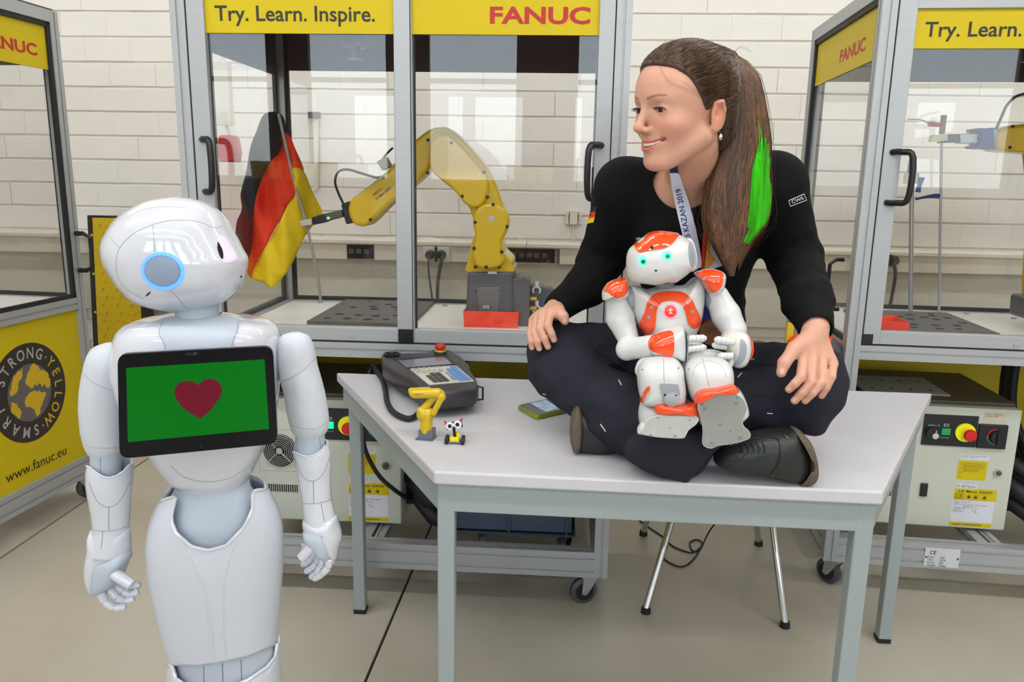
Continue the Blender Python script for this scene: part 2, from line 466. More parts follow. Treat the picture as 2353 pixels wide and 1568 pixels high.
mb = MB(); mb.box((X0, Y0, -.1), (X1, YW, -.012)); floor = struct(build(mb, 'floor', M_INK))
floor['label'] = 'pale beige polished screed floor with dark joints'
MF = concrete_floor()
def slab(pts):
    mb = MB(); mb.prism(pts, -.05, 0, 'z'); return build(mb, 'floor_slab', MF, floor)
g = .004
def jline(y): return JX-.012+.02*(y-2.0)-.0
slab([(-1.806+g+.003, Y0), (jline(Y0)-g, Y0), (jline(YW)-g, YW), (-1.80+g+.003, YW)])
slab([(jline(Y0)+g, Y0), (X1, Y0), (X1, YW), (jline(YW)+g, YW)])
slab([(X0, Y0), (-1.806-g, Y0), (-1.80-g, YW), (X0, YW)])

# back wall: painted sand-lime blocks, each a block of its own with recessed joints
BH, BL, BZ = .1235, .2435, .935
mb = MB(); mb.box((X0, YW+.006, 0), (X1, YW+.2, ZC)); wall = struct(build(mb, 'wall_back', mat('painted_joint', S(212, 206, 192), .7)))
wall['label'] = 'white painted block wall behind the robot cells'
blk = []
for v in range(4):
    mb = MB(); w, h = BL+.0003, BH-.009; o = [random.uniform(-.0012, .0012) for _ in range(4)]
    mb.rings([[(-w/2, .03, -h/2+o[0]), (w/2, .03, -h/2+o[1]), (w/2, .03, h/2+o[2]), (-w/2, .03, h/2+o[3])],
              [(-w/2, .004, -h/2+o[0]), (w/2, .004, -h/2+o[1]), (w/2, .004, h/2+o[2]), (-w/2, .004, h/2+o[3])],
              [(-w/2+.0006, 0, -h/2+.003+o[0]), (w/2-.0009, 0, -h/2+.003+o[1]), (w/2-.0009, 0, h/2-.003+o[2]), (-w/2+.0006, 0, h/2-.003+o[3])]])
    blk.append(mesh_np('block', mb.v, mb.f, [WALLW]))
nb = 0; rest = MB()
for k in range(-8, 21):
    zc = BZ+BH*(k+.5)
    if -2 <= k <= -1 or (k >= 0 and False): pass
    ph = (-2.36 if k % 2 == 0 else -2.36+BL/2)
    vis = -7 <= k <= 10
    for j in range(-9, 29):
        xc = ph+BL*(j+.5)
        if xc-BL/2 < X0 or xc+BL/2 > X1 or zc+BH/2 > ZC or zc < 0: continue
        inview = k >= 0 and k <= 10 and -3.05 < xc < 2.45 or (-5 <= k < -3 and (-2.7 < xc < -1.9 or .85 < xc < 1.3))
        if inview and nb < 300:
            ob = bpy.data.objects.new('block', blk[(j*7+k*3) % 4]); COL.objects.link(ob); ob.parent = wall
            ob.location = (xc+random.uniform(-.001, .001), YW+random.uniform(-.0012, .0012), zc); nb += 1
        else:
            w, h = BL/2-.003, BH/2-.0045; rest.box((xc-w, YW, zc-h), (xc+w, YW+.03, zc+h))
build(rest, 'block_courses', WALLW, wall, kind='stuff')
# other walls, ceiling
MPL = mat('white_plaster', S(214, 211, 204), .8)
mb = MB(); mb.box((X0-.2, Y0, 0), (X0, YW+.2, ZC)); struct(build(mb, 'wall_left', MPL))
mb = MB(); mb.box((X1, Y0, 0), (X1+.2, YW+.2, ZC)); struct(build(mb, 'wall_right', MPL))
mb = MB(); mb.box((X0-.2, Y0-.2, ZC), (X1+.2, YW+.2, ZC+.2)); struct(build(mb, 'ceiling', mat('ceiling_white', S(205, 203, 198), .9)))
MCOL = mat('brown_steel_column', S(96, 72, 60), .5)
wins = [(-4.3, -3.4), (-3.0, -2.0), (-1.6, -.5), (.1, 1.5), (2.0, 4.1)]; WZ = 1.15
mb = MB(); xs = [X0]+[v for w in wins for v in w]+[X1]
for i in range(0, len(xs), 2): mb.box((xs[i], Y0-.15, WZ), (xs[i+1], Y0, 3.0))
mb.box((X0, Y0-.2, 0), (X1, Y0, WZ)); mb.box((X0, Y0-.2, 3.0), (X1, Y0, ZC)); struct(build(mb, 'wall_front', MCOL))
for i, (a, b) in enumerate(wins):
    mb = MB(); mb.frame(a, b, WZ, 3.0, .05, Y0-.1, Y0-.02); mb.box((a, Y0-.1, 2.3), (b, Y0-.02, 2.35))
    w = struct(build(mb, 'window_%d' % (i+1), MCOL))
    mb = MB(); mb.box((a+.05, Y0-.065, WZ+.05), (b-.05, Y0-.06, 2.95)); build(mb, 'glass_pane', M_GLASS, w)
    la = bpy.data.lights.new('window_daylight', 'AREA'); la.shape = 'RECTANGLE'; la.size = b-a; la.size_y = 1.8; la.energy = WINDOW_POWER*(b-a)*1.8; la.color = (.86, .93, 1)
    lo = bpy.data.objects.new('window_daylight', la); COL.objects.link(lo); lo.location = ((a+b)/2, Y0-.25, 2.12); lo.rotation_euler = (PI/2, 0, 0)
    lo.parent = None
M_YBX = mat('yellow_storage_box', S(226, 196, 30), .4)
for i, x in enumerate((-3.5, -3.3, -3.1, -2.9, -2.7, -.55, -.37, -.19)):
    t = thing('storage_box', 'yellow storage box on the shelf below the windows, mirrored in the cell glass', 'box', (x, Y0+.16, 1.19), 0, 'yellow boxes under the windows')
    mb = MB(); mb.rings([[(-.07, -.1, 0), (.07, -.1, 0), (.07, .1, 0), (-.07, .1, 0)], [(-.085, -.11, .2), (.085, -.11, .2), (.085, .11, .2), (-.085, .11, .2)]]); build(mb, 'box_body', M_YBX, t, bevel=.006)
t = thing('wall_shelf', 'grey shelf under the windows carrying yellow boxes', 'shelf', (-1.9, Y0, 1.16)); mb = MB(); mb.box((-1.9, .0, 0), (2.1, .32, .03)); build(mb, 'shelf_board', M_DKST, t)
for x in (-1.5, 0, 1.6): mb = MB(); mb.prism([(.0, 0), (.28, 0), (0, -.2)], x, x+.03, 'x'); build(mb, 'bracket', M_DKST, t)
# outside the windows: grass, a pale building and trees that the cell glass mirrors
mb = MB(); mb.box((-30, -40, -.4), (30, Y0-.25, -.3)); struct(build(mb, 'ground', mat('paving_and_grass', S(150, 150, 120), .9, var=.3, vscale=.6)))
# fluorescent lamps; the rows behind the camera are added as fill light
M_TUBE = mat('lamp_diffuser', S(250, 250, 250), .5, emit=(1, .99, .975), estr=LAMP_POWER)
M_TUBE2 = mat('bright_lamp_diffuser', S(250, 250, 250), .5, emit=(1, .99, .975), estr=LAMP_POWER*1.9)
M_LH = mat('lamp_housing', S(235, 235, 235), .5)
k = 0
for (lx, ly) in ((-2.9, .6), (-1.0, .6), (.9, .6), (2.8, .6), (-2.6, -1.5), (-.8, -1.5), (1.0, -1.5), (2.8, -1.5), (-2.6, -3.4), (-.8, -3.4), (1.0, -3.4), (2.8, -3.4), (-1.0, 3.1), (1.1, 3.1), (3.0, 3.1), (-2.9, 3.1)):
    t = thing('ceiling_lamp', 'white strip lamp under the hall ceiling, rows behind the camera added as fill', 'lamp', (lx, ly, 3.3), 0, 'strip lamps under the ceiling')
    mb = MB(); mb.box((-.78, -.06, 0), (.78, .06, .06)); mb.cyl((-.6, 0, .05), (-.6, 0, .3), .006); mb.cyl((.6, 0, .05), (.6, 0, .3), .006); build(mb, 'housing', M_LH, t)
    mb = MB(); mb.box((-.75, -.05, -.02), (.75, .05, 0)); build(mb, 'diffuser', M_TUBE2 if ly == .6 else M_TUBE, t)

# cable duct along the wall, plinth band, sockets
MD = mat('cream_duct', S(218, 212, 196), .45)
def duct_piece(x0, x1, holes):
    mb = MB(); xs = [x0]+[v for h in holes for v in h]+[x1]
    for i in range(0, len(xs), 2): mb.box((xs[i], YW-.07, .815), (xs[i+1], YW-.002, .895))
    for a, b in holes: mb.box((a, YW-.02, .815), (b, YW, .895))
    d = build(mb, 'duct_body', MD, duct)
    mb = MB(); mb.rings([[(x, YW-.0, .893), (x, YW-.075, .893), (x, YW-.085, .90), (x, YW-.085, .915), (x, YW-.075, .925), (x, YW, .925)] for x in (x0, x1-.003)])
    build(mb, 'duct_top_profile', mat('cream_duct_lid', S(228, 222, 206), .35), duct)
duct = thing('cable_duct', 'cream cable duct running along the block wall behind the cells', 'duct', (0, YW, .86))
duct.location = (0, 0, 0)
duct_piece(X0, -1.33, []); duct_piece(-1.33, -.17, [(-1.115, -.97)]); duct_piece(-.17, X1, [(-.05, -.0)])
for a, b in ((-1.113, -.972), (-.30, -.025)):
    mb = MB(); mb.box((a, YW-.074, .82), (b, YW-.068, .892)); o = build(mb, 'open_bay', M_HOLE, duct)
    mb = MB()
    for i in range(int((b-a)/.04)): mb.box((a+.01+i*.04, YW-.08, .845), (a+.035+i*.04, YW-.074, .87))
    build(mb, 'terminal_row', M_DKST, o)
mb = MB(); mb.box((X0, YW-.03, .505), (X1, YW, .815)); struct(build(mb, 'trim_1', mat('plinth_grey_cream', S(200, 196, 182), .6)))
def socket(x, z, lab, cable=None):
    t = thing('wall_socket', lab, 'socket', (x, YW-.085, z))
    mb = MB(); mb.box((-.04, 0, -.04), (.04, .014, .04)); mb.lathe([(.026, -.001), (.026, .004), (.0, .004)], 20, ax='y'); build(mb, 'plate', MD, t, bevel=.003); return t
socket(-.671, .852, 'left of the two wall sockets with black plugs'); socket(-.612, .852, 'right of the two wall sockets with black plugs')
for x, z, lab, pts, r in ((-.671, .852, 'thin grey lead with black plug in the left socket', [(986, 585), (984, 610), (988, 650), (995, 697)], .005),
                      (-.612, .852, 'thicker grey lead with black plug in the right socket', [(1019, 585), (1012, 610), (1006, 650), (1005, 697)], .009)):
    t = thing('power_lead', lab, 'cable', (x, YW-.1, z)); mb = MB(); mb.cyl((0, .012, 0), (0, -.04, 0), .025, .018, 16); build(mb, 'plug', M_BLK, t, smooth=True)
    mb = MB(); mb.tube(spline([at(a, b, YW-.14) for a, b in pts]), r, 8); build(mb, 'cord', M_DKST, t, True, True)
socket(1.50, .86, 'round wall socket behind the right cell')
t = thing('conduit', 'thin white conduit with clip on the wall behind the flag', 'conduit', (-1.36, YW-.02, 1.3))
mb = MB(); mb.tube([at(727, 265, YW-.02), at(727, 430, YW-.02), at(723, 438, YW-.02)], .012, 8); build(mb, 'pipe', MD, t, True, True)
mb = MB(); p = at(722, 265, YW-.03); mb.box(p-[.03, .01, .016], p+[.03, .01, .016]); build(mb, 'clip', M_DKST, t, True)
t = thing('junction_box', 'small grey junction box with lead on the wall above the duct', 'box', tuple(at(1318, 500, YW-.02)))
mb = MB(); mb.box((-.02, -.02, -.035), (.02, .02, .035)); build(mb, 'box_body', MD, t, bevel=.003)
mb = MB(); mb.box((-.042, -.0, -.035), (-.026, .02, .03)); mb.box((.026, 0, -.035), (.042, .02, .03)); build(mb, 'bracket', MD, t)
mb = MB(); mb.tube([(0, 0, -.03), (.003, -.01, -.08), (0, -.02, -.13)], .004, 6); build(mb, 'lead', MD, t, smooth=True)

# yellow and black tread ramp leaning on the wall
t = thing('cable_ramp', 'yellow and black studded ramp plate leaning upright on the wall behind the white robot', 'ramp', (-2.3, 3.9, 0), .0)
MRY = mat('yellow_rubber', S(214, 182, 10), .5); 
mb = MB(); mb.rings([[(-.16, 0, 0), (-.16, -.03, 0), (-.12, -.05, 0), (.12, -.05, 0), (.16, -.03, 0), (.16, 0, 0)], [(-.16, .08, 1.02), (-.16, .05, 1.02), (-.12, .03, 1.02), (.12, .03, 1.02), (.16, .05, 1.02), (.16, .08, 1.02)]])
build(mb, 'ramp_body', M_RUB, t)
mb = MB(); mb.rings([[(-.115, -.06, 0.0), (.12, -.06, 0.0), (.12, -.045, 0.0), (-.115, -.045, 0.0)], [(-.115, .02, 1.01), (.12, .02, 1.01), (.12, .035, 1.01), (-.115, .035, 1.01)]]); pl = build(mb, 'tread_plate', MRY, t)
mb = MB()
for i in range(24):
    for j in range(6):
        z = .03+i*.041; x = -.095+j*.038+(.019 if i % 2 else 0); y = -.061+.08*z/1.02
        s = .009 if (i+j) % 2 else -.009
        mb.rings([[(x-.009, y, z-s), (x-.006, y, z-s-.004), (x+.009, y, z+s), (x+.006, y, z+s+.004)], [(x-.004, y-.004, z-s*.5), (x-.003, y-.004, z-s*.5-.001), (x+.004, y-.004, z+s*.5), (x+.003, y-.004, z+s*.5+.001)]])
build(mb, 'tread_studs', MRY, pl, kind='stuff')
for i in range(5):
    mb = MB(); z = .12+i*.2; mb.sph((-.125, -.055+.08*z/1.02, z), .007, 8, 6); build(mb, 'edge_stud', MRY, t)

# hanging red socket behind the glass
t = thing('hanging_socket', 'red industrial socket hanging on a lead behind the glass at left', 'socket', tuple(at(528, 345, 3.3)))
c = at(528, 345, 3.3)
mb = MB(); mb.rings([[c+np.array([s*.5*w, d*.04, h]) for s, d in ((-1, -1), (1, -1), (1, 1), (-1, 1))] for w, h in ((.05, .06), (.065, .04), (.08, -.01), (.06, -.05))]); build(mb, 'socket_body', mat('red_plastic', S(186, 40, 48), .4), t, True, bevel=.006)
mb = MB(); mb.tube([at(528, 310, 3.3), at(516, 280, 3.3), at(513, 140, 3.3), at(513, 140, 3.3)*[1, 1, 0]+[0, 0, ZC]], .006, 6); build(mb, 'lead', MD, t, True)
mb = MB(); mb.box(at(516, 288, 3.3)-[.035, .02, 0], at(516, 145, 3.3)+[.02, .02, 0]); build(mb, 'lead_channel', MD, t, True)
# ================================================================== robot training cells (aluminium profile, glass, yellow film)
CW, CD = 1.20, .77
def groove(mb, a, b): pass
def bar(name, parent, lo, hi, ax, m=M_ALU):
    """aluminium extrusion with a T-slot groove on each face"""
    lo = list(lo); hi = list(hi); i, j = [k for k in range(3) if k != ax]
    mb = MB(); w, h = hi[i]-lo[i], hi[j]-lo[j]
    def prof(t):
        a0, a1, b0, b1 = lo[i], hi[i], lo[j], hi[j]; g, d = .0035, .004
        P = []
        def edge(p, q, nx, ny, cuts):
            P.append(p)
            for c in cuts:
                ex = ((q[0]-p[0]), (q[1]-p[1])); L = math.hypot(*ex); ex = (ex[0]/L, ex[1]/L)
                for s, dd in ((c-g, 0), (c-g, d), (c+g, d), (c+g, 0)): P.append((p[0]+ex[0]*s-nx*dd, p[1]+ex[1]*s-ny*dd))
        cu = [.02] if w < .06 else [w*.25, w*.75]; cv = [.02] if h < .06 else [h*.25, h*.75]
        if w < .03: cu = []
        if h < .03: cv = []
        edge((a0, b0), (a1, b0), 0, -1, cu); edge((a1, b0), (a1, b1), 1, 0, cv)
        edge((a1, b1), (a0, b1), 0, 1, cu); edge((a0, b1), (a0, b0), -1, 0, cv)
        out = []
        for a, b in P:
            p = [0, 0, 0]; p[i] = a; p[j] = b; p[ax] = t; out.append(tuple(p))
        return out
    mb.rings([prof(lo[ax]), prof(hi[ax])]); return build(mb, name, m, parent)
def handle(parent, p, X, Z, L=.137, out=.045, r=.0085, lean=.0, name='handle', angular=False):
    """bow handle: p = middle on the face, X = outward direction, Z = along"""
    p = np.array(p, float); X = np.array(X, float); Z = np.array(Z, float); mb = MB()
    side = np.cross(Z, X)*lean
    P = [p+Z*L/2, p+Z*L/2+X*out*.55+side*.4, p+Z*(L/2-.014)+X*out+side, p-Z*(L/2-.014)+X*out+side, p-Z*L/2+X*out*.55+side*.4, p-Z*L/2]
    if angular: mb.tube(P, r*.95, 4); build(mb, name, M_BLK, parent, bevel=.002)
    else: mb.tube(spline(P, 5), r, 12); build(mb, name, M_BLK, parent, smooth=True)
def caster(parent, x, y, rot, z=.104):
    t = bpy.data.objects.new('caster', mesh_np('caster', *caster_plate(), [M_ZINC])); COL.objects.link(t); t.parent = parent; t.location = (x, y, 0); t.rotation_euler = (0, 0, rot)
    mb = MB()
    prof = [(.018, -.012), (.035, -.012), (.041, -.008), (.041, .008), (.035, .012), (.018, .012)]
    mb.lathe(prof, 28, (.018, 0, .041), 'y'); build(mb, 'wheel', mat('grey_tyre', S(72, 74, 80), .5), t, smooth=True)
    mb = MB(); mb.lathe([(.028, -.0135), (.028, .0135)], 24, (.018, 0, .041), 'y'); build(mb, 'wheel_hub', M_BLK, t)
    mb = MB(); mb.lathe([(.006, -.021), (.006, .021)], 10, (.018, 0, .041), 'y'); build(mb, 'axle_bolt', M_CHROME, t)
    return t
def caster_plate():
    mb = MB(); mb.box((-.036, -.036, .096), (.036, .036, .104)); mb.cyl((0, 0, .088), (0, 0, .097), .024, .026, 20)
    for s in (-1, 1):
        y = s*.016; mb.prism([(-.026, .09), (.024, .09), (.028, .036), (.018, .030), (.008, .036)], y-.0015, y+.0015, 'y')
    mb.box((-.026, -.0175, .087), (.024, .0175, .0895)); return mb.v, mb.f
def letters(parent, txt, x0, x1, zb, m, height, bold, name='lettering', y=-.0035, face='front', x_plane=None, rev=False):
    if face == 'front': put_text(name, txt, m, parent, (x0, y, zb), (1, 0, 0), (0, 0, 1), width=x1-x0, height=height, bold=bold)
def door(cell, xa, xb, left_stile, right_stile, txt, hx, hout):
    mb = MB(); mb.box((xa, 0, .793), (xa+left_stile, .032, 1.752)); mb.box((xb-right_stile, 0, .793), (xb, .032, 1.752))
    mb.box((xa+left_stile, .002, .793), (xb-right_stile, .030, .831)); mb.box((xa+left_stile, .002, 1.707), (xb-right_stile, .030, 1.752))
    d = build(mb, 'door', M_ALU, cell, bevel=.0015)
    a, b = xa+left_stile, xb-right_stile
    mb = MB(); mb.box((a-.006, .014, .825), (b+.006, .018, 1.712)); build(mb, 'glass_pane', M_GLASS, d)
    mb = MB(); mb.box((a, .010, 1.607), (b, .0135, 1.707)); build(mb, 'banner', M_YEL, d)
    mb = MB(); mb.box((a, .0185, 1.607), (b, .0195, 1.707)); build(mb, 'banner_back', M_BANB, d)
    mb = MB(); mb.box((a, .0185, .831), (a+.004, .03, 1.707)); mb.box((b-.004, .0185, .831), (b, .03, 1.707)); build(mb, 'gasket', M_RUB, d)
    for (s, x0, x1, z0, h, m_, bold) in txt: put_text('lettering', s, m_, d, (x0, .0092, z0), (1, 0, 0), (0, 0, 1), width=x1-x0, height=h, bold=bold)
    handle(d, (hx, 0, 1.266), (0, -1, 0), (0, 0, 1), lean=hout)
    for sx in ((a+b)/2+.12,): mb = MB(); mb.cyl((sx, .003, .806), (sx, -.001, .806), .006, n=12); build(mb, 'screw', M_ZINC, d)
    return d
def side(cell, x, out, mirror_txt):
    """one glazed side: out = -1 left, +1 right; the plane is the yz plane at x"""
    n = out; x_in = x-n*.03
    mb = MB(); lo, hi = min(x, x_in), max(x, x_in)
    mb.box((lo, .04, 1.745), (hi, CD-.04, 1.785)); s = build(mb, 'side_frame', M_ALU, cell, bevel=.0015)
    xm = x-n*.016
    mb = MB(); mb.box((xm-.002, .045, .79), (xm+.002, CD-.045, 1.744)); build(mb, 'glass_pane', M_GLASS, s)
    mb = MB(); g = .016
    for (y0, y1, z0, z1) in ((.04, .04+g, .788, 1.745), (CD-.04-g, CD-.04, .788, 1.745), (.04, CD-.04, .788, .788+g), (.04, CD-.04, 1.745-g, 1.745)):
        mb.box((min(xm, xm+n*.012), y0, z0), (max(xm, xm+n*.012), y1, z1))
    build(mb, 'gasket', M_RUB, s)
    bx = (xm+n*.0025); mb = MB(); mb.box((min(bx, bx+n*.001), .056, 1.587), (max(bx, bx+n*.001), CD-.056, 1.729)); build(mb, 'banner', M_YEL, s)
    bx = (xm-n*.0025); mb = MB(); mb.box((min(bx, bx-n*.001), .056, 1.587), (max(bx, bx-n*.001), CD-.056, 1.729)); build(mb, 'banner_back', M_BANB, s)
    X = (0, n, 0); 
    if mirror_txt: 
        y0, y1 = mirror_txt; put_text('lettering', 'FANUC', M_RED, s, (xm+n*.0040, y0, 1.625), X, (0, 0, 1), width=abs(y1-y0), height=.040, bold=.03)
    # lower yellow panel
    mb = MB(); xl = x-n*.012; mb.box((min(xl, xl-n*.006), .04, .184), (max(xl, xl-n*.006), CD-.04, .746)); lp = build(mb, 'side_panel', M_YEL if out > 0 else mat('grey_side_panel', S(168, 162, 146), .5), cell)
    return s, lp
def cell(loc, rz, label, side_txt_l=None, side_txt_r=None):
    c = thing('robot_cell', label, 'robot cell', loc, rz)
    for (x, y) in ((0, 0), (CW-.04, 0), (0, CD-.04), (CW-.04, CD-.04)): bar('post', c, (x, y, .104), (x+.04, y+.04, 1.785), 2)
    for y in (0, CD-.04):
        bar('bottom_beam', c, (.04, y, .104), (CW-.04, y+.04, .184), 0)
        bar('table_beam', c, (.04, y, .746), (CW-.04, y+.04, .788), 0)
        bar('top_beam', c, (.04, y, 1.757), (CW-.04, y+.04, 1.785), 0)
    for x in (0, CW-.04):
        bar('side_beam', c, (x, .04, .104), (x+.04, CD-.04, .184), 1); bar('side_beam', c, (x, .04, .746), (x+.04, CD-.04, .789), 1)
    for x in (.46, .50): bar('cross_rail', c, (x, .04, .150), (x+.03, CD-.04, .180), 1)
    for x in (.80, 1.05): bar('cross_rail', c, (x, .04, .110), (x+.03, CD-.04, .140), 1)
    mb = MB(); mb.box((.03, .034, .7885), (CW-.03, .04, 1.757)); 
    mb = MB()
    for a in (.0395, CW-.0425): mb.box((a, .004, .79), (a+.003, .03, 1.757))
    mb.box((.04, .006, .788), (CW-.04, .03, .7925)); build(mb, 'door_gap_seal', M_RUB, c)
    mb = MB(); mb.box((.035, .04, .776), (CW-.035, CD-.036, .784)); build(mb, 'table_plate', M_WHITE, c)
    for (x, y) in ((.16, .69), (.75, .62), (.62, .69), (.35, .68)):
        mb = MB(); mb.cyl((x, y, .784), (x, y, .79), .009, n=10); build(mb, 'bolt', M_ZINC, c)
    mb = MB(); mb.box((.01, .01, 1.785), (CW-.01, CD-.01, 1.793)); build(mb, 'roof_panel', mat('roof_panel_dark', S(84, 76, 74), .5), c)
    for x0 in (.04, .62): 
        pass
    # glazed back with film on the outside
    mb = MB(); mb.box((.04, CD-.022, .79), (CW-.04, CD-.018, 1.757)); bp = build(mb, 'back_glass', M_GLASS, c)
    mb = MB(); mb.box((.04, CD-.03, .788), (CW-.04, CD-.02, .802)); mb.box((.04, CD-.03, .8), (.054, CD-.02, 1.757)); mb.box((CW-.054, CD-.03, .8), (CW-.04, CD-.02, 1.757)); build(mb, 'gasket', M_RUB, bp)
    mb = MB(); mb.box((.04, CD-.026, 1.607), (CW-.04, CD-.024, 1.757)); build(mb, 'banner_back', M_BANB, bp)
    mb = MB(); mb.box((.04, CD-.03, .30), (CW-.04, CD-.024, .746)); build(mb, 'back_panel', mat('yellow_back_panel', S(200, 178, 10), .4), c)
    mb = MB(); mb.box((.592, -.001, .7935), (.634, .036, .8310)); build(mb, 'corner_cap', M_BLK, c)
    mb = MB(); mb.box((.041, -.001, .7935), (.0415+.03, .036, .822)) ; build(mb, 'corner_cap', M_BLK, c)
    mb = MB(); mb.box((.041, -.001, 1.735), (.085, .036, 1.757)); build(mb, 'corner_cap', M_BLK, c)
    door(c, .044, .632, .047, .0425, [('Try. Learn. Inspire.', .117, .540, 1.6245, .050, M_INK, .012)], .066, .040)
    door(c, .634, 1.157, .003, .040, [('FANUC', .838, 1.094, 1.633, .042, M_RED, .03)], 1.134, -.033)
    mb = MB(); mb.cyl((.455, .12, 1.56), (.455, .12, 1.60), .02, n=16); mb.box((.43, .09, 1.59), (.48, .15, 1.785)); build(mb, 'camera_module', M_BLK, c)
    sl = side(c, 0, -1, side_txt_l); sr = side(c, CW, 1, side_txt_r)
    handle(sl[0], (0, .105, .95), (-1, 0, 0), (0, 0, 1), L=.15, out=.04, r=.007, angular=True)
    handle(sr[0], (CW, CD-.02, .955), (1, 0, 0), (0, 0, 1), L=.135, out=.058, r=.010, angular=True)
    for (x, y, r) in ((.05, .05, 2.2), (CW-.05, .05, 3.5), (.05, CD-.05, 1.9), (CW-.05, CD-.05, 1.2)): caster(c, x, y, r)
    # rating plate
    mb = MB(); mb.box((.292, -.0022, .112), (.392, 0, .172)); rp = build(mb, 'rating_plate', mat('silver_label', S(205, 207, 210), .35), c)
    put_text('lettering', 'CE', M_INK, rp, (.306, -.003, .152), (1, 0, 0), (0, 0, 1), width=.018, height=.012, bold=.01)
    put_text('lettering', 'Type:      Cell\nYear:       2016\nSerial:    0000\nWeight:  250kg'.replace('0000', '1001'), M_INK, rp, (.300, -.003, .141), (1, 0, 0), (0, 0, 1), width=.055, bold=.0)
    for x in (.297, .387): mb = MB(); mb.cyl((x, 0, .142), (x, -.004, .142), .003, n=8); build(mb, 'rivet', M_DKST, rp)
    return c, sl, sr
CC = (-1.034, 2.10, 0); centre, cl_, cr_ = cell(CC, 0, 'middle robot cell of aluminium and glass holding the yellow arm and flag')
RC = (.841, 2.273, 0); RA = math.radians(-3.45); right, rl_, rr_ = cell(RC, RA, 'right robot cell of aluminium and glass with blue gripper robot, cut by the frame', side_txt_l=(.42, .16))
LA = math.radians(-4.6); lu = np.array([math.cos(LA), math.sin(LA), 0]); lv = np.array([-lu[1], lu[0], 0])
LO = np.array([-1.774, 2.702, 0])-lu*CW-lv*(CD-.075); left, ll_, lr_ = cell(tuple(LO), LA, 'left robot cell with yellow globe panel on its side', side_txt_r=(.43, .668))
def lside(px, py):                               # a place on the left cell's right flank -> (y, z) local
    p0 = LO+lu*CW; n = lu; d = ray(px, py); q = CPOS+d*(np.dot(p0-CPOS, n)/np.dot(d, n)); return float(np.dot(q-p0, lv)), float(q[2])
# --- globe emblem and address on the left cell's yellow flank
lp = lr_[1]; cy, cz = lside(76, 903); ey, ez = lside(158, 903); _, tz = lside(76, 787); R_ = abs(tz-cz)*1.0
XB = CW-.012
M_EMB = mat('emblem_black', S(46, 38, 34), .5); M_SIL = mat('emblem_silver', S(176, 172, 172), .5); M_OC = mat('emblem_grey', S(98, 92, 94), .5); M_GOLD = mat('emblem_gold', S(205, 170, 20), .5)
def disc(rad, x0, x1, m, name, n=64): mb = MB(); mb.prism([(cy+rad*math.cos(2*PI*k/n), cz+rad*math.sin(2*PI*k/n)) for k in range(n)], x0, x1, 'x'); return build(mb, name, m, lp)
disc(R_, XB, XB+.0008, M_EMB, 'emblem_ring'); disc(R_*.58, XB+.0008, XB+.0013, M_OC, 'globe_sea')
def rough_(P, n=2):
    for _ in range(n):
        Q = []
        for i in range(len(P)): a, b = np.array(P[i]), np.array(P[(i+1) % len(P)]); m = (a+b)/2+np.array([-(b-a)[1], (b-a)[0]])*random.uniform(-.22, .22); Q += [tuple(a), tuple(m)]
        P = Q
    return P
def land(pts): pts = rough_(pts); mb = MB(); mb.prism([(cy+R_*.58*a, cz+R_*.58*b) for a, b in pts], XB+.0013, XB+.0018, 'x'); build(mb, 'globe_land', M_GOLD, lp)
land([(.02, .15), (-.12, .3), (-.1, .55), (.05, .75), (.2, .95), (.45, .86), (.75, .62), (.93, .3), (.98, 0), (.8, -.05), (.7, .1), (.55, .05), (.5, .22), (.35, .12), (.25, .25), (.15, .12)])
land([(-.2, -.1), (-.05, .0), (.2, .02), (.45, -.05), (.6, -.15), (.72, -.2), (.6, -.4), (.45, -.6), (.35, -.85), (.2, -.93), (.08, -.6), (-.05, -.5), (-.25, -.45)])
land([(-.9, .25), (-.7, .6), (-.45, .85), (-.2, .9), (-.3, .6), (-.5, .4), (-.6, .15), (-.8, .1)])
land([(-.85, -.1), (-.65, -.2), (-.5, -.5), (-.55, -.75), (-.75, -.6), (-.92, -.3)])
word = [('S', 152), ('T', 135), ('R', 118), ('O', 100), ('N', 82), ('G', 64), ('·', 50), ('Y', 37), ('E', 18), ('L', 0), ('L', -18), ('O', -37), ('W', -58), ('·', -72), ('S', -86), ('M', -105), ('A', -127), ('R', -148), ('T', -168), ('·', 174)]
for ch, a in word:
    V, F = text_mesh(ch, R_*.31, .012, .85, 0, True); m_ = M_GOLD if -65 < a < 45 else M_SIL
    t_ = math.radians(a); er = np.array([0, math.cos(t_), math.sin(t_)]); et = np.array([0, math.sin(t_), -math.cos(t_)])
    P = np.array([XB+.0013, cy, cz])+er*R_*.785+V[:, :1]*et+V[:, 1:2]*er
    finish(mesh_np('lettering', P, F, [m_]), 'lettering', lp, fixn=False)
a0 = lside(22, 1112); a1 = lside(160, 1052)
put_text('lettering', 'www.fanuc.eu', M_INK, lp, (XB+.001, a0[0], a0[1]), (0, 1, 0), (0, 0, 1), width=a1[0]-a0[0], bold=.0)

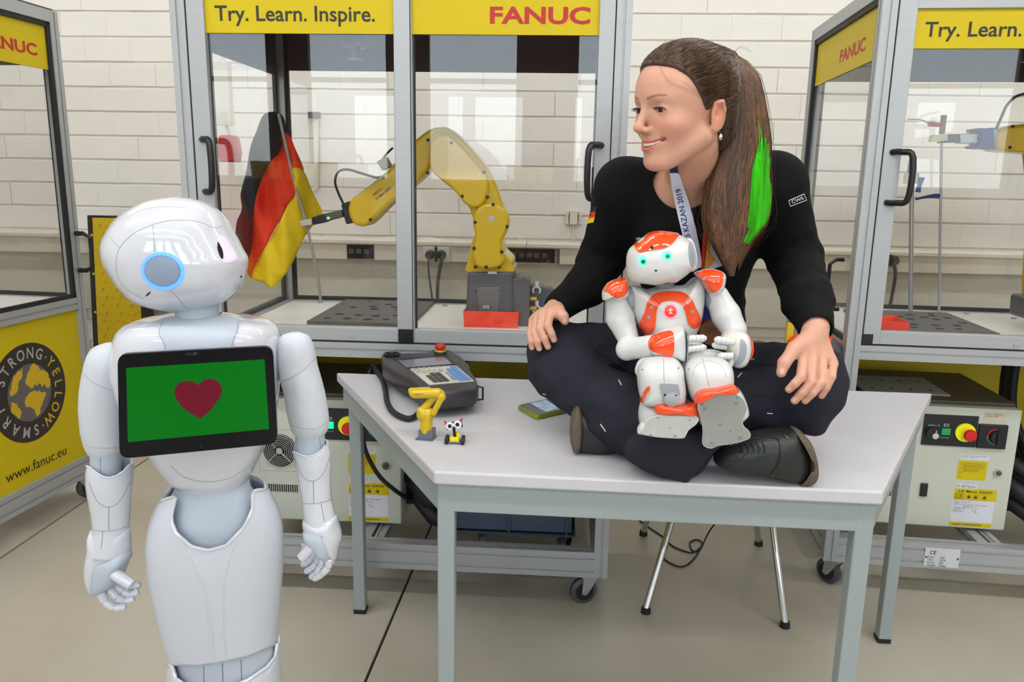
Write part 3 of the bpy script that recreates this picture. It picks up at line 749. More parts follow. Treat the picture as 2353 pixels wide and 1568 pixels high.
# ---------------------------------------------------------------- controllers standing in the cells
M_CREAM = mat('cream_enamel', S(190, 194, 180), .42, var=.02)
M_LABW = mat('white_label', S(206, 208, 214), .4)
def controller(loc, rz, label, lit, sticker=False, serial='E-87807'):
    t = thing('robot_controller', label, 'controller', loc, rz)
    W, H0, H1, D = .47, .19, .583, .42
    mb = MB(); mb.box((0, 0, H0), (W, D, H1)); body = build(mb, 'housing', M_CREAM, t, bevel=.004)
    mb = MB(); mb.box((.006, .03, H1), (W-.006, D, H1+.012)); build(mb, 'top_plate', mat('brown_top_plate', S(72, 64, 52), .4), t, bevel=.003)
    mb = MB(); mb.box((.19, -.004, .459), (.347, 0, .558)); pn = build(mb, 'operator_panel', M_BLK, t)
    mb = MB(); mb.box((.349, -.010, .459), (.433, 0, .536)); dl = build(mb, 'breaker_panel', M_BLK, t, bevel=.003)
    mb = MB(); mb.box((.243, -.010, .496), (.268, -.004, .516)); build(mb, 'start_button', mat('button_green_lit' if lit else 'button_green', S(20, 150, 80), .3, emit=(.0, .8, .3) if lit else None, estr=1.6), pn)
    mb = MB(); mb.cyl((.312, -.004, .506), (.312, -.011, .506), .029, n=32); build(mb, 'stop_ring', mat('signal_yellow', S(236, 236, 20), .4), pn)
    mb = MB(); mb.lathe([(.008, -.004), (.009, -.022), (.018, -.024), (.0185, -.032), (.016, -.037), (.001, -.038)], 28, (.318, 0, .504), 'y'); build(mb, 'stop_button', mat('signal_red', S(196, 26, 28), .35), pn, smooth=True)
    mb = MB(); mb.cyl((.214, -.004, .500), (.214, -.016, .500), .017, n=20); build(mb, 'key_switch', M_BLK, pn)
    mb = MB(); mb.cyl((.222, -.016, .494), (.222, -.022, .494), .0095, n=18); mb.box((.2205, -.0222, .5), (.2235, -.02, .512)); build(mb, 'key', M_CHROME, pn)
    put_text('lettering', 'AUTO T1 T2', M_LABW, pn, (.203, -.0046, .521), (1, 0, 0), (0, 0, 1), width=.034); put_text('lettering', 'CYCLE START', M_LABW, pn, (.242, -.0046, .484), (1, 0, 0), (0, 0, 1), width=.026)
    mb = MB(); mb.frame(.249, .263, .522, .530, .0015, -.0048, -.0044); build(mb, 'symbol', M_LABW, pn)
    for (r0, r1, a, b, m_) in ((.022, .026, 95, 175, MATS['signal_red']), (.022, .026, 175, 265, mat('arc_green', S(40, 130, 90), .4))):
        mb = MB(); P = [(.40+r1*math.cos(math.radians(q)), .498+r1*math.sin(math.radians(q))) for q in np.linspace(a, b, 12)]+[(.40+r0*math.cos(math.radians(q)), .498+r0*math.sin(math.radians(q))) for q in np.linspace(b, a, 12)]
        mb.prism(P, -.0108, -.010, 'y'); build(mb, 'dial_arc', m_, dl)
    mb = MB(); mb.cyl((.400, -.010, .498), (.400, -.024, .498), .019, n=24); mb.box((.396, -.030, .478), (.404, -.022, .518)); build(mb, 'breaker_knob', M_BLK, dl, bevel=.001)
    def lab(x0, x1, z0, z1, m_): mb = MB(); mb.box((x0, -.0008, z0), (x1, 0, z1)); return build(mb, 'label_sheet', m_, t)
    lab(.312, .395, .417, .434, M_LABW); y = lab(.308, .393, .352, .414, M_YEL)
    put_text('lettering', 'SHORT CIRCUIT CURRENT RATING\n200 VAC       5.0kA rms', M_INK, y, (.316, -.001, .428), (1, 0, 0), (0, 0, 1), width=.072)
    put_text('lettering', 'CAUTION: turn the power off\nbefore opening the cabinet\nWAIT ONE MINUTE AFTER\nPOWER OFF. Keep the door\nclosed during operation\nof this controller unit.', M_INK, y, (.322, -.001, .404), (1, 0, 0), (0, 0, 1), width=.066, height=None)
    for k in range(4):
        z = .405-.014*k; mb = MB(); mb.prism([(.312, z-.004), (.320, z-.004), (.316, z+.003)], -.0012, -.0008, 'y'); build(mb, 'warning_triangle', mat('sign_orange', S(190, 130, 0), .4), y)
    e = lab(.312, .372, .322, .337, M_LABW); put_text('lettering', serial, M_OC, e, (.315, -.001, .325), (1, 0, 0), (0, 0, 1), width=.052, height=.009)
    a = lab(.308, .432, .285, .322, M_YEL); put_text('lettering', 'LR Mate 200iD', M_INK, a, (.320, -.001, .309), (1, 0, 0), (0, 0, 1), width=.099, height=.0085, bold=.012)
    mb = MB(); mb.frame(.311, .335, .287, .305, .0012, -.0012, -.0008); build(mb, 'mark_frame', M_INK, a); put_text('lettering', 'CE', M_INK, a, (.3145, -.001, .291), (1, 0, 0), (0, 0, 1), width=.017, height=.010, bold=.01)
    for i, x in enumerate((.352, .372, .398)):
        mb = MB(); mb.lathe([(.0085, -.0011), (.0085, -.0008)], 20, (x, 0, .296), 'y'); build(mb, 'sign_disc', mat('sign_olive', S(176, 156, 4), .4), a)
        mb = MB(); mb.prism([(x-.005, .292), (x+.005, .292), (x, .302)], -.0014, -.0011, 'y'); build(mb, 'sign_symbol', M_INK, a)
    g = lab(.306, .430, .212, .283, M_LABW)
    put_text('lettering', 'ROBOT CONTROLLER\nWEIGHT     40   kg\nINPUT VOLTAGE  200-230V  1-PHASE  50/60Hz\n                      208-230  VAC\nINTERRUPT CAPACITY   FLA 12A\nTYPE A05B-2650\nSERIAL NO.                        DATE\nPOWER SUPPLY           1         Phase', M_INK, g, (.310, -.001, .277), (1, 0, 0), (0, 0, 1), width=.098)
    f = lab(.304, .430, .197, .209, M_YEL); put_text('lettering', 'FANUC CORPORATION', M_INK, f, (.316, -.001, .2), (1, 0, 0), (0, 0, 1), width=.085, height=.006, bold=.02)
    mb = MB(); mb.cyl((.425, 0, .381), (.425, -.006, .381), .012, n=20); build(mb, 'lock', M_CHROME, t)
    mb = MB(); mb.lathe([(.008, -.0068), (.008, -.006)], 16, (.426, 0, .38), 'y'); build(mb, 'lock_slot', M_DKST, t)
    mb = MB()
    for k in range(18): x = .028+k*.0068; mb.box((x, -.0008, .282), (x+.0038, 0, .306))
    build(mb, 'vent_slots', M_HOLE, t, kind='stuff')
    mb = MB()
    for k in range(8): x = .028+k*.0068; mb.box((x, -.0008, .515), (x+.0038, 0, .54))
    build(mb, 'vent_slots', M_HOLE, t, kind='stuff')
    mb = MB(); mb.box((.205, -.008, .290), (.226, 0, .333)); build(mb, 'latch', M_BLK, t, bevel=.002)
    # fan grille
    mb = MB(); mb.lathe([(.052, -.0008), (.052, 0)], 40, (.097, 0, .417), 'y'); fan = build(mb, 'fan', M_HOLE, t)
    mb = MB(); mb.lathe([(.010, -.009), (.010, -.0008)], 20, (.097, 0, .417), 'y'); build(mb, 'fan_hub', M_ZINC, fan)
    for k in range(1, 8):
        r = .012+k*.0056; mb = MB(); mb.tube([(.097+r*math.cos(a_), -.006, .417+r*math.sin(a_)) for a_ in np.linspace(0, 2*PI, 41)], .0011, 5); build(mb, 'guard_ring', M_CHROME, fan)
    mb = MB()
    for a_ in (PI/4, 3*PI/4, 5*PI/4, 7*PI/4): mb.cyl((.097, -.007, .417), (.097+.058*math.cos(a_), -.006, .417+.058*math.sin(a_)), .0014, n=5)
    build(mb, 'guard_spokes', M_CHROME, fan)
    mb = MB(); mb.frame(.03, .165, .35, .485, .0008, -.001, 0); build(mb, 'fan_cover_edge', M_LSEAM, t)
    if sticker:
        s_ = lab(.362, .428, .543, .572, mat('beige_label', S(196, 184, 160), .5)); put_text('lettering', 'Model:   R-30iB Mate\nNo. 2016  1001', M_INK, s_, (.366, -.001, .564), (1, 0, 0), (0, 0, 1), width=.05)
    else:
        s_ = lab(.012, .034, .545, .555, M_YEL)
    mb = MB()
    for x in (.03, W-.05): mb.box((x, .03, .183), (x+.02, D-.03, .19))
    build(mb, 'foot_rail', M_DKST, t)
    return t
controller((CC[0]+.098, CC[1]+.12, 0), 0, 'cream robot controller with lit green button under the middle cell', True)
ru = np.array([math.cos(RA), math.sin(RA), 0]); rv = np.array([-ru[1], ru[0], 0])
pos = np.array(RC)+ru*.098+rv*.12
controller(tuple(pos), RA, 'cream robot controller with unlit green button under the right cell', False, True, 'E-87266')
def rloc(x, y, z=0): return np.array(RC)+ru*x+rv*y+np.array([0, 0, z])
# heavy black plug connectors and hoses beside the controllers
def hoses(name, lab, f):
    t = thing(name, lab, 'hose', tuple(f(.64, .32, .18)))
    mb = MB(); mb.box((.0, 0, 0), (.05, .10, .09)); 
    P = f(.575, .25, .30); mb = MB(); mb.box((-.02, -.05, -.08), (.055, .12, .10)); o = build(mb, 'connector_block', M_BLK, t, bevel=.008); o.location = Vector(P)-t.location
    for q, (dz, dy) in enumerate(((.02, .0), (-.02, .05), (.05, .06))):
        mb = MB(); mb.tube(spline([f(.60, .28+dy, .30+dz), f(.66, .24+dy, .26+dz), f(.72, .26+dy, .24+dz), f(.74, .34+dy, .32+dz), f(.70, .44+dy, .5), f(.72, .5+dy, .70)], 5), .014, 10); build(mb, 'hose', M_RUB, t, True, True)
    for dx, dz, r in ((.60, .33, .030), (.615, .27, .026), (.63, .36, .024), (.60, .40, .022)):
        mb = MB(); mb.tube(spline([f(dx-.02, .20, dz), f(dx+.03, .14, dz-.03), f(dx+.065, .13, dz-.06), f(dx+.09, .135, dz-.02), f(dx+.095, .138, dz+.08)], 4), r, 10); build(mb, 'hose', M_RUB, t, True, True)
    mb = MB()
    for k in range(9): p = f(.735+.003*k, .22, .20+.018*k); mb.lathe([(.030, -.004), (.034, 0), (.030, .004)], 12, p, 'z')
    build(mb, 'hose_rings', M_RUB, t, True, kind='stuff')
hoses('hose_bundle', 'black hoses and plug block right of the middle controller', lambda x, y, z: np.array(CC)+[x, y, z])
hoses('hose_bundle', 'black hoses and plug block at the right frame edge', rloc)
# blue crate
t = thing('storage_crate', 'slate blue plastic crate on the floor of the middle cell behind the table leg', 'crate', (CC[0]+.70, CC[1]+.16, .14))
M_BLUE = mat('slate_blue_plastic', S(80, 92, 110), .45)
mb = MB(); mb.box((0, 0, .02), (.40, .004, .26)); mb.box((0, .496, .02), (.40, .50, .26)); mb.box((0, 0, .02), (.004, .5, .26)); mb.box((.396, 0, .02), (.40, .5, .26)); mb.box((0, 0, .02), (.4, .5, .026)); build(mb, 'crate_body', M_BLUE, t)
for x in (.02, .38, .20): mb = MB(); mb.box((x-.003, -.010, .02), (x+.003, 0, .26)); build(mb, 'rib', M_BLUE, t)
for z in (.02, .252): mb = MB(); mb.box((-.008, -.012, z-.004), (.408, .508, z+.002)) if z < .1 else mb.frame(-.01, .41, z-.004, z+.004, .004, -.012, -.002); build(mb, 'rim', M_BLUE, t)
for x in (.03, .33): mb = MB(); mb.box((x, .02, 0), (x+.04, .06, .02)); mb.box((x, .4, 0), (x+.04, .44, .02)); build(mb, 'foot', M_BLUE, t)
t = thing('loose_cable', 'black cable hanging down beside the blue crate', 'cable', tuple(at(1308, 1180, 2.28)))
mb = MB(); mb.tube(spline([at(1300, 1100, 2.3), at(1312, 1180, 2.29), at(1310, 1230, 2.28), at(1303, 1258, 2.27)]), .008, 8); build(mb, 'cord', M_RUB, t, True, True)
# lower part of the right cell: perforated bracket on the controller top
t = thing('mounting_plate', 'grey perforated plate lying on the right controller', 'plate', tuple(rloc(.13, .2, .596)), RA)
mb = MB(); mb.box((0, 0, 0), (.26, .22, .004)); build(mb, 'plate_body', mat('grey_bracket', S(150, 150, 148), .5), t)
for x in (.04, .1, .16, .22):
    for y in (.05, .16): mb = MB(); mb.cyl((x, y, .004), (x, y, .0046), .005, n=10); build(mb, 'hole', M_HOLE, t)
# ================================================================== contents of the middle cell
def slabpx(outline, ya, yb, name, m, parent, yref=None, bevel=.01, smooth_pts=True, label=None):
    """a cast housing: outline seen from the front at depth yref, thickness ya..yb"""
    yref = ya if yref is None else yref; P = spline(outline, 5, True) if smooth_pts else outline
    Q = [at(p[0], p[1], yref) for p in P]; mb = MB(); n = len(Q)
    V = [(q[0], ya, q[2]) for q in Q]+[(q[0], yb, q[2]) for q in Q]
    mb.add(V, [tuple(range(n)), tuple(range(2*n-1, n-1, -1))]+[(i, i+n, (i+1) % n+n, (i+1) % n) for i in range(n)])
    o = build(mb, name, m, parent, True, label=label)
    if bevel:
        b = o.modifiers.new('bevel', 'BEVEL'); b.width = bevel; b.segments = 3; b.limit_method = 'ANGLE'; b.angle_limit = .9
        me = o.data; me.polygons.foreach_set('use_smooth', np.ones(len(me.polygons), dtype=bool))
        try: me.set_sharp_from_angle(angle=.9)
        except Exception: pass
    return o
def circ(cx, cy, r, n=16, a0=0, a1=360): return [(cx+r*math.cos(math.radians(a)), cy+r*math.sin(math.radians(a))) for a in np.linspace(a0, a1, n, endpoint=(a1-a0) % 360 != 0)]
YR = 2.50
arm = thing('industrial_robot_arm', 'yellow six-axis robot arm holding a flag inside the middle cell', 'robot', tuple(at(1125, 740, YR)*[1, 1, 0]+[0, 0, .784]))
M_GRYB = mat('grey_cast_base', S(92, 92, 96), .4, .2)
b = slabpx([(1074, 624), (1178, 624), (1180, 690), (1182, 752), (1068, 752), (1071, 690)], YR-.07, YR+.09, 'base', M_GRYB, arm, bevel=.01, smooth_pts=False)
slabpx([(1178, 640), (1205, 636), (1216, 645), (1216, 752), (1176, 752), (1170, 650)], YR-.06, YR+.07, 'connector_panel', M_GRYB, arm, bevel=.006, smooth_pts=False)
slabpx([(1218, 655), (1250, 660), (1270, 665), (1278, 700), (1278, 745), (1218, 750)], YR+.02, YR+.09, 'rear_plate', M_GRYB, arm, bevel=.004, smooth_pts=False)
slabpx([(1093, 665), (1098, 660), (1145, 660), (1152, 668), (1142, 735), (1102, 735)], YR-.074, YR-.06, 'service_cover', mat('grey_cover', S(106, 104, 106), .35), arm, bevel=.004, smooth_pts=False)
for p in ((1094, 668), (1147, 668)): screw(arm, at(p[0], p[1], YR-.075), (0, -1, 0), .004, M_DKST)
put_text('lettering', 'GR1', M_INK, arm, tuple(at(1111, 709, YR-.0765)), (1, 0, 0), (0, 0, 1), width=.017, world=True)
mb = MB(); p = at(1117, 706, YR-.075); mb.box(p-[.010, 0, .005], p+[.010, .001, .005]); build(mb, 'small_label', M_LABW, arm, True)
mb = MB(); p = at(1131, 627, YR-.073); mb.box(p-[.014, 0, .004], p+[.014, .002, .004]); build(mb, 'small_label', M_LABW, arm, True)
slabpx([(1074, 625), (1075, 600), (1085, 555), (1098, 535), (1110, 540), (1150, 560), (1158, 580), (1175, 597), (1178, 612), (1178, 626), (1130, 629)], YR-.065, YR+.09, 'turret', M_YELP, arm, bevel=.015)
slabpx([(1086, 515), (1090, 490), (1106, 472), (1128, 467), (1152, 473), (1167, 492), (1170, 515), (1162, 538), (1154, 555), (1155, 580), (1158, 600), (1148, 613), (1120, 618), (1095, 611), (1085, 590), (1087, 565), (1092, 545)], YR-.10, YR-.06, 'shoulder_cover', M_YELP, arm, bevel=.010)
slabpx([(985, 340), (990, 312), (1006, 300), (1035, 305), (1060, 318), (1090, 350), (1118, 385), (1135, 415), (1148, 450), (1160, 490), (1162, 520), (1140, 540), (1098, 540), (1085, 500), (1075, 475), (1050, 445), (1020, 420), (995, 398), (984, 370)], YR-.06, YR+.045, 'upper_arm', M_YELP, arm, bevel=.016)
slabpx([(988, 345), (995, 320), (1015, 308), (1035, 312), (1060, 335), (1090, 368), (1115, 400), (1122, 430), (1115, 462), (1095, 478), (1070, 470), (1045, 440), (1018, 415), (996, 395), (987, 370)], YR-.078, YR-.055, 'arm_cover', M_YELP, arm, bevel=.008)
slabpx([(955, 320), (985, 298), (1010, 292), (1035, 300), (1062, 322), (1078, 345), (1068, 358), (1030, 345), (1000, 350), (985, 390), (950, 425), (900, 465), (855, 510), (835, 521), (812, 515), (800, 490), (803, 462), (830, 440), (880, 400), (915, 365), (940, 335)], YR-.02, YR+.085, 'forearm', M_YELP, arm, bevel=.018)
slabpx([(1010, 296), (1028, 293), (1062, 318), (1077, 338), (1072, 352), (1050, 335), (1020, 315)], YR+.0, YR+.10, 'motor_cover', M_YELP, arm, bevel=.01)
for p, yy in (((1133, 470), YR-.101), ((1092, 511), YR-.101), ((1165, 521), YR-.101), ((1089, 571), YR-.101), ((1153, 579), YR-.101), ((1092, 614), YR-.07), ((1117, 614), YR-.101), ((1147, 614), YR-.07), ((1062, 451), YR-.079), ((1120, 453), YR-.079), ((1112, 396), YR-.079), ((1037, 328), YR-.079), ((983, 322), YR-.022), ((982, 397), YR-.022), ((880, 408), YR-.022), ((851, 505), YR-.022), ((800, 467), YR-.022), ((947, 352), YR-.022)):
    screw(arm, at(p[0], p[1], yy), (0, -1, 0), .0055, M_BLK, 'cap_bolt')
mb = MB(); p = at(1129, 502, YR-.1); mb.lathe([(.0095, -.001), (.0095, .0)], 20, p, 'y'); mb.lathe([(.004, -.003), (.004, .0)], 12, p, 'y'); build(mb, 'sight_plug', M_ZINC, arm, True)
V = at(868, 452, YR-.0215); ang = math.radians(38)
for s, m_, dz, w in (('FANUC', M_RED, .009, .035), ('LR Mate 200iD', M_INK, -.006, .062)):
    X = (math.cos(ang), 0, math.sin(ang)); Yv = (-math.sin(ang), 0, math.cos(ang))
    put_text('lettering', s, m_, arm, tuple(V+np.array(Yv)*dz-np.array(X)*.01), X, Yv, width=w, bold=.02, world=True)
slabpx([(783, 470), (803, 462), (815, 512), (795, 516)], YR+.0, YR+.07, 'wrist_flange', M_BLK, arm, bevel=.004, smooth_pts=False)
slabpx([(742, 492), (785, 482), (788, 499), (746, 510)], YR+.01, YR+.05, 'gripper_body', M_DKST, arm, bevel=.003, smooth_pts=False)
slabpx([(716, 500), (745, 491), (748, 511), (718, 518)], YR+.005, YR+.055, 'gripper_jaw_block', M_BLK, arm, bevel=.003, smooth_pts=False)
slabpx([(688, 508), (716, 502), (718, 516), (692, 521)], YR+.01, YR+.03, 'gripper_finger', mat('grey_finger', S(186, 184, 176), .4), arm, bevel=.002, smooth_pts=False)
mb = MB(); mb.tube([at(752, 502, YR+.005), at(757, 501, YR+.005)], .004, 8); build(mb, 'status_light', mat('led_green', S(60, 220, 80), .4, emit=(.2, 1, .2), estr=1.5), arm, True)
mb = MB(); mb.tube(spline([at(*p, YR+.0) for p in ((790, 470), (778, 445), (770, 418), (778, 395), (800, 390), (835, 400), (865, 408), (885, 404))], 5), .004, 8); build(mb, 'air_hose', M_RUB, arm, True, True)
slabpx([(865, 372), (885, 360), (897, 382), (878, 392)], YR+.0, YR+.04, 'valve', mat('valve_grey', S(150, 146, 120), .5), arm, bevel=.002, smooth_pts=False)
mb = MB(); mb.tube(spline([at(*p, YR+.02) for p in ((880, 365), (892, 350), (903, 340))], 4), .0035, 6); build(mb, 'air_hose', M_RUB, arm, True, True)
for z, m_ in ((686, mat('brass', S(200, 160, 70), .3, .8)), (708, MATS['brass']), (735, M_LABW)):
    mb = MB(); p = at(1218, z, YR-.0); mb.cyl(p, p+[.022, 0, 0], .008, n=12); build(mb, 'air_fitting', m_, arm, True)
for z in (668, 712):
    mb = MB(); p = at(1233, z, YR+.0); R = .012
    mb.tube([p+[R*math.cos(a), 0, R*math.sin(a)] for a in np.linspace(-.7, PI+.7, 12)], .0035, 6); mb.cyl(p+[0, 0, R], p+[0, 0, R+.018], .006, n=8); build(mb, 'clip', M_LABW, arm, True, True)

def cloth(outline, yfun, name, m, parent, step=9, thick=.0012, sm=True):
    poly = spline(outline, 4, True) if sm else outline; poly = dense(list(poly)+[poly[0]], step)[:-1]
    bm = bmesh.new(); vs = [bm.verts.new((p[0], p[1], 0)) for p in poly]; f = bm.faces.new(vs); bm.normal_update(); bmesh.ops.triangulate(bm, faces=[f])
    for _ in range(4):
        long = [e for e in bm.edges if e.calc_length() > step*2 and not e.is_boundary]
        if not long: break
        bmesh.ops.subdivide_edges(bm, edges=long, cuts=1); bmesh.ops.triangulate(bm, faces=[q for q in bm.faces if len(q.verts) > 3])
        bmesh.ops.beautify_fill(bm, faces=bm.faces[:], edges=[e for e in bm.edges if not e.is_boundary])
    for v in bm.verts: v.co = Vector(at(v.co.x, v.co.y, yfun(v.co.x, v.co.y)))
    me = bpy.data.meshes.new(name); bm.to_mesh(me); bm.free(); me.materials.append(m)
    me.polygons.foreach_set('use_smooth', np.ones(len(me.polygons), dtype=bool)); o = finish(me, name, parent, True)
    s = o.modifiers.new('solid', 'SOLIDIFY'); s.thickness = thick; s.offset = 0; return o
fy = lambda x, y: 2.56+.022*math.sin(x*.055+y*.012)+.012*math.sin(x*.13-y*.02)+.0004*(x-650)
flag = thing('flag', 'black red and gold flag on a thin grey pole gripped by the yellow arm', 'flag', tuple(at(640, 270, 2.56)))
cloth([(608, 262), (646, 262), (662, 312), (650, 330), (640, 372), (612, 398), (596, 440), (585, 500), (578, 560), (572, 612), (558, 600), (535, 592), (528, 560), (540, 545), (544, 510), (556, 480), (553, 445), (566, 395), (575, 340), (590, 300)], fy, 'black_band', mat('flag_black', S(38, 42, 50), .8), flag)
cloth([(646, 312), (662, 308), (680, 345), (698, 393), (672, 390), (680, 440), (660, 475), (635, 520), (612, 565), (592, 612), (580, 640), (566, 618), (576, 580), (580, 540), (585, 470), (600, 415), (622, 372), (642, 350)], lambda x, y: fy(x, y)-.003, 'red_band', mat('flag_red', S(228, 52, 14), .7), flag)
cloth([(671, 390), (697, 393), (718, 440), (742, 492), (728, 508), (700, 545), (668, 612), (630, 660), (605, 650), (580, 638), (592, 600), (615, 560), (640, 515), (662, 470), (679, 445)], lambda x, y: fy(x, y)-.006, 'gold_band', mat('flag_gold', S(232, 200, 10), .7), flag)
mb = MB(); mb.tube([at(640, 262, 2.545), at(668, 385, 2.54), at(703, 512, 2.535), at(728, 620, 2.54), at(737, 690, 2.55)], .005, 8); build(mb, 'pole', mat('flag_pole_grey', S(150, 148, 140), .4), flag, True, True)
def holeplate(loc, rz, lab, w, d, holes):
    t = thing('perforated_plate', lab, 'plate', loc, rz); mb = MB(); mb.box((0, 0, 0), (w, d, .012)); b = build(mb, 'plate_body', M_DKST, t, bevel=.001)
    for x, y, r in holes: mb = MB(); mb.cyl((x*w, y*d, .0118), (x*w, y*d, .0124), r, n=20); build(mb, 'hole', M_HOLE, b)
hl = [(.23, .60, .014), (.42, .66, .014), (.55, .78, .014), (.47, .55, .014), (.65, .67, .014), (.76, .77, .014), (.72, .58, .014), (.86, .68, .014), (.2, .3, .014), (.40, .28, .014), (.34, .14, .014), (.58, .27, .014), (.55, .12, .014), (.78, .3, .014), (.72, .14, .012), (.15, .12, .012), (.8, .88, .012), (.9, .45, .014), (.3, .9, .006), (.06, .75, .005)]
holeplate((CC[0]+.245, CC[1]+.265, .784), 0, 'dark grey perforated plate on the table of the middle cell', .33, .46, hl)
holeplate(tuple(rloc(.17, .24, .784)), RA, 'dark grey perforated plate on the table of the right cell', .36, .40, hl)
M_RPL = mat('red_bin_plastic', S(238, 60, 30), .35)
def bin_(loc, rz, lab, w=.175, d=.12, h=.052):
    t = thing('small_parts_bin', lab, 'bin', loc, rz); mb = MB(); e = .003
    mb.rings([[(e, e, 0), (w-e, e, 0), (w-e, d-e, 0), (e, d-e, 0)], [(0, 0, h), (w, 0, h), (w, d, h), (0, d, h)], [(e, e, h), (w-e, e, h), (w-e, d-e, h), (e, d-e, h)], [(2*e, 2*e, e), (w-2*e, 2*e, e), (w-2*e, d-2*e, e), (2*e, d-2*e, e)]])
    build(mb, 'bin_body', M_RPL, t); return t
bin_(tuple(onz(1064, 752, .784)), 0, 'red open plastic bin before the yellow arm base')
bin_(tuple(rloc(.075, .10, .784)), RA, 'red open plastic bin at the left end of the right cell', .13, .12, .06)
t = thing('metal_pin', 'pointed steel pin standing in the red bin of the middle cell', 'pin', tuple(at(1163, 735, 2.44))); mb = MB(); z0 = at(1163, 735, 2.44)[2]; h = at(1163, 683, 2.44)[2]-z0
mb.lathe([(.0035, 0), (.0035, h-.006), (.0004, h)], 12); build(mb, 'pin_body', M_CHROME, t, smooth=True)
t = thing('black_workpiece', 'dark shaped part lying in the red bin of the middle cell', 'part', tuple(at(1150, 735, 2.48))); mb = MB(); mb.box((-.03, -.01, 0), (.03, .02, .02)); mb.box((-.01, -.01, -.02), (.01, .02, 0)); build(mb, 'part_body', mat('dark_red', S(120, 24, 14), .4), t, bevel=.003)

# ---- right cell robot
YQ = 2.62
t = thing('gripper_robot_arm', 'yellow arm with blue gripper reaching in from the right in the right cell', 'robot', tuple(rloc(.86, .4, .784)))
slabpx([(2290, 320), (2298, 300), (2325, 288), (2360, 285), (2420, 282), (2420, 348), (2360, 350), (2318, 348), (2296, 342)], YQ-.03, YQ+.08, 'forearm', M_YELP, t, bevel=.012)
slabpx([(2400, 285), (2470, 285), (2490, 330), (2480, 500), (2470, 700), (2400, 700), (2410, 480)], YQ-.04, YQ+.09, 'upper_arm', M_YELP, t, bevel=.012)
slabpx([(2385, 690), (2500, 690), (2510, 742), (2380, 742)], YQ-.06, YQ+.10, 'base', M_GRYB, t, smooth_pts=False)
MBL = mat('blue_gripper', S(20, 62, 140), .4)
slabpx([(2262, 295), (2285, 293), (2290, 342), (2262, 342), (2246, 340), (2246, 334), (2255, 332), (2256, 302), (2248, 302), (2250, 294)], YQ-.02, YQ+.06, 'gripper_mount', MBL, t, bevel=.003, smooth_pts=False)
slabpx([(2282, 295), (2296, 300), (2298, 335), (2284, 342)], YQ-.02, YQ+.06, 'sensor_ring', mat('pale_blue', S(150, 196, 226), .3), t, bevel=.003, smooth_pts=False)
slabpx([(2206, 308), (2258, 305), (2260, 330), (2207, 330)], YQ, YQ+.04, 'gripper_body', M_ZINC, t, bevel=.003, smooth_pts=False)
slabpx([(2182, 308), (2206, 308), (2206, 327), (2166, 328), (2166, 324), (2182, 323)], YQ, YQ+.04, 'gripper_jaw', mat('dark_teal', S(30, 60, 66), .4), t, bevel=.002, smooth_pts=False)
slabpx([(2144, 310), (2182, 309), (2182, 325), (2140, 326)], YQ+.01, YQ+.035, 'gripper_finger', mat('cream_finger', S(206, 200, 160), .4), t, bevel=.002, smooth_pts=False)
for p in ((2236, 304), (2238, 332), (2250, 318)): screw(t, at(p[0], p[1], YQ-.002), (0, -1, 0), .006, M_DKST, 'cap_bolt')
screw(t, at(2328, 290, YQ-.031), (0, -1, 0), .005, M_BLK, 'cap_bolt'); screw(t, at(2321, 339, YQ-.031), (0, -1, 0), .005, M_BLK, 'cap_bolt')
mb = MB(); mb.tube(spline([at(*p, YQ) for p in ((2287, 300), (2300, 272), (2312, 245), (2330, 225), (2350, 217), (2380, 212))], 5), .0045, 8); build(mb, 'cable', M_DKST, t, True, True)
# ring spanner set on the wall side: tools hanging on the rear glass of the right cell
t = thing('valve_block', 'cream valve block with blue knob seen behind the black door handle', 'valve', tuple(at(2095, 410, 2.9)))
mb = MB(); p = at(2094, 410, 2.9); mb.box(p-[.02, .02, .018], p+[.018, .02, .018]); build(mb, 'block_body', mat('cream_finger', S(206, 200, 160), .4), t, True, bevel=.003)
mb = MB(); mb.cyl(at(2098, 360, 2.9), at(2095, 398, 2.9), .012, .016, 12); build(mb, 'top_fitting', M_DKST, t, True, True)
mb = MB(); mb.tube([at(2118, 408, 2.88), at(2113, 425, 2.88), at(2109, 442, 2.88)], [.011, .007, .009], 10); build(mb, 'blue_knob', mat('bright_blue', S(30, 106, 168), .4), t, True, True)
mb = MB(); mb.tube([at(2104, 458, 2.88), at(2130, 452, 2.88), at(2150, 450, 2.88), at(2158, 451, 2.88)], [.004, .005, .008, .008], 8); build(mb, 'blue_lever', MBL, t, True, True)
mb = MB(); mb.cyl(at(2095, 428, 2.9), at(2095, 700, 2.9)*[1, 1, 0]+[0, 0, .785], .008, n=10); build(mb, 'stand_rod', M_ZINC, t, True)
t = thing('air_cylinder', 'small cylinder with red tube above the gripper finger in the right cell', 'cylinder', tuple(at(2168, 290, 2.95)))
mb = MB(); mb.cyl(at(2169, 265, 2.95), at(2164, 308, 2.95), .010, n=12); build(mb, 'cylinder_body', mat('grey_green', S(128, 130, 120), .4), t, True, True)
mb = MB(); mb.tube([at(2164, 288, 2.94), at(2134, 285, 2.94)], [.007, .009], 10); build(mb, 'red_tube', mat('pinkish_red', S(190, 40, 70), .4), t, True, True)
mb = MB(); mb.tube(spline([at(*p, 2.95) for p in ((2134, 285), (2118, 276), (2085, 274))], 4), .0018, 6); build(mb, 'thin_lead', M_DKST, t, True, True)
mb = MB(); mb.cyl(at(2164, 306, 2.95), at(2160, 700, 2.95)*[1, 1, 0]+[0, 0, .785], .005, n=8); build(mb, 'stand_rod', M_ZINC, t, True)
t = thing('power_lead', 'black plug and lead low on the wall seen through the right cell', 'cable', tuple(at(2050, 600, YW-.09)))
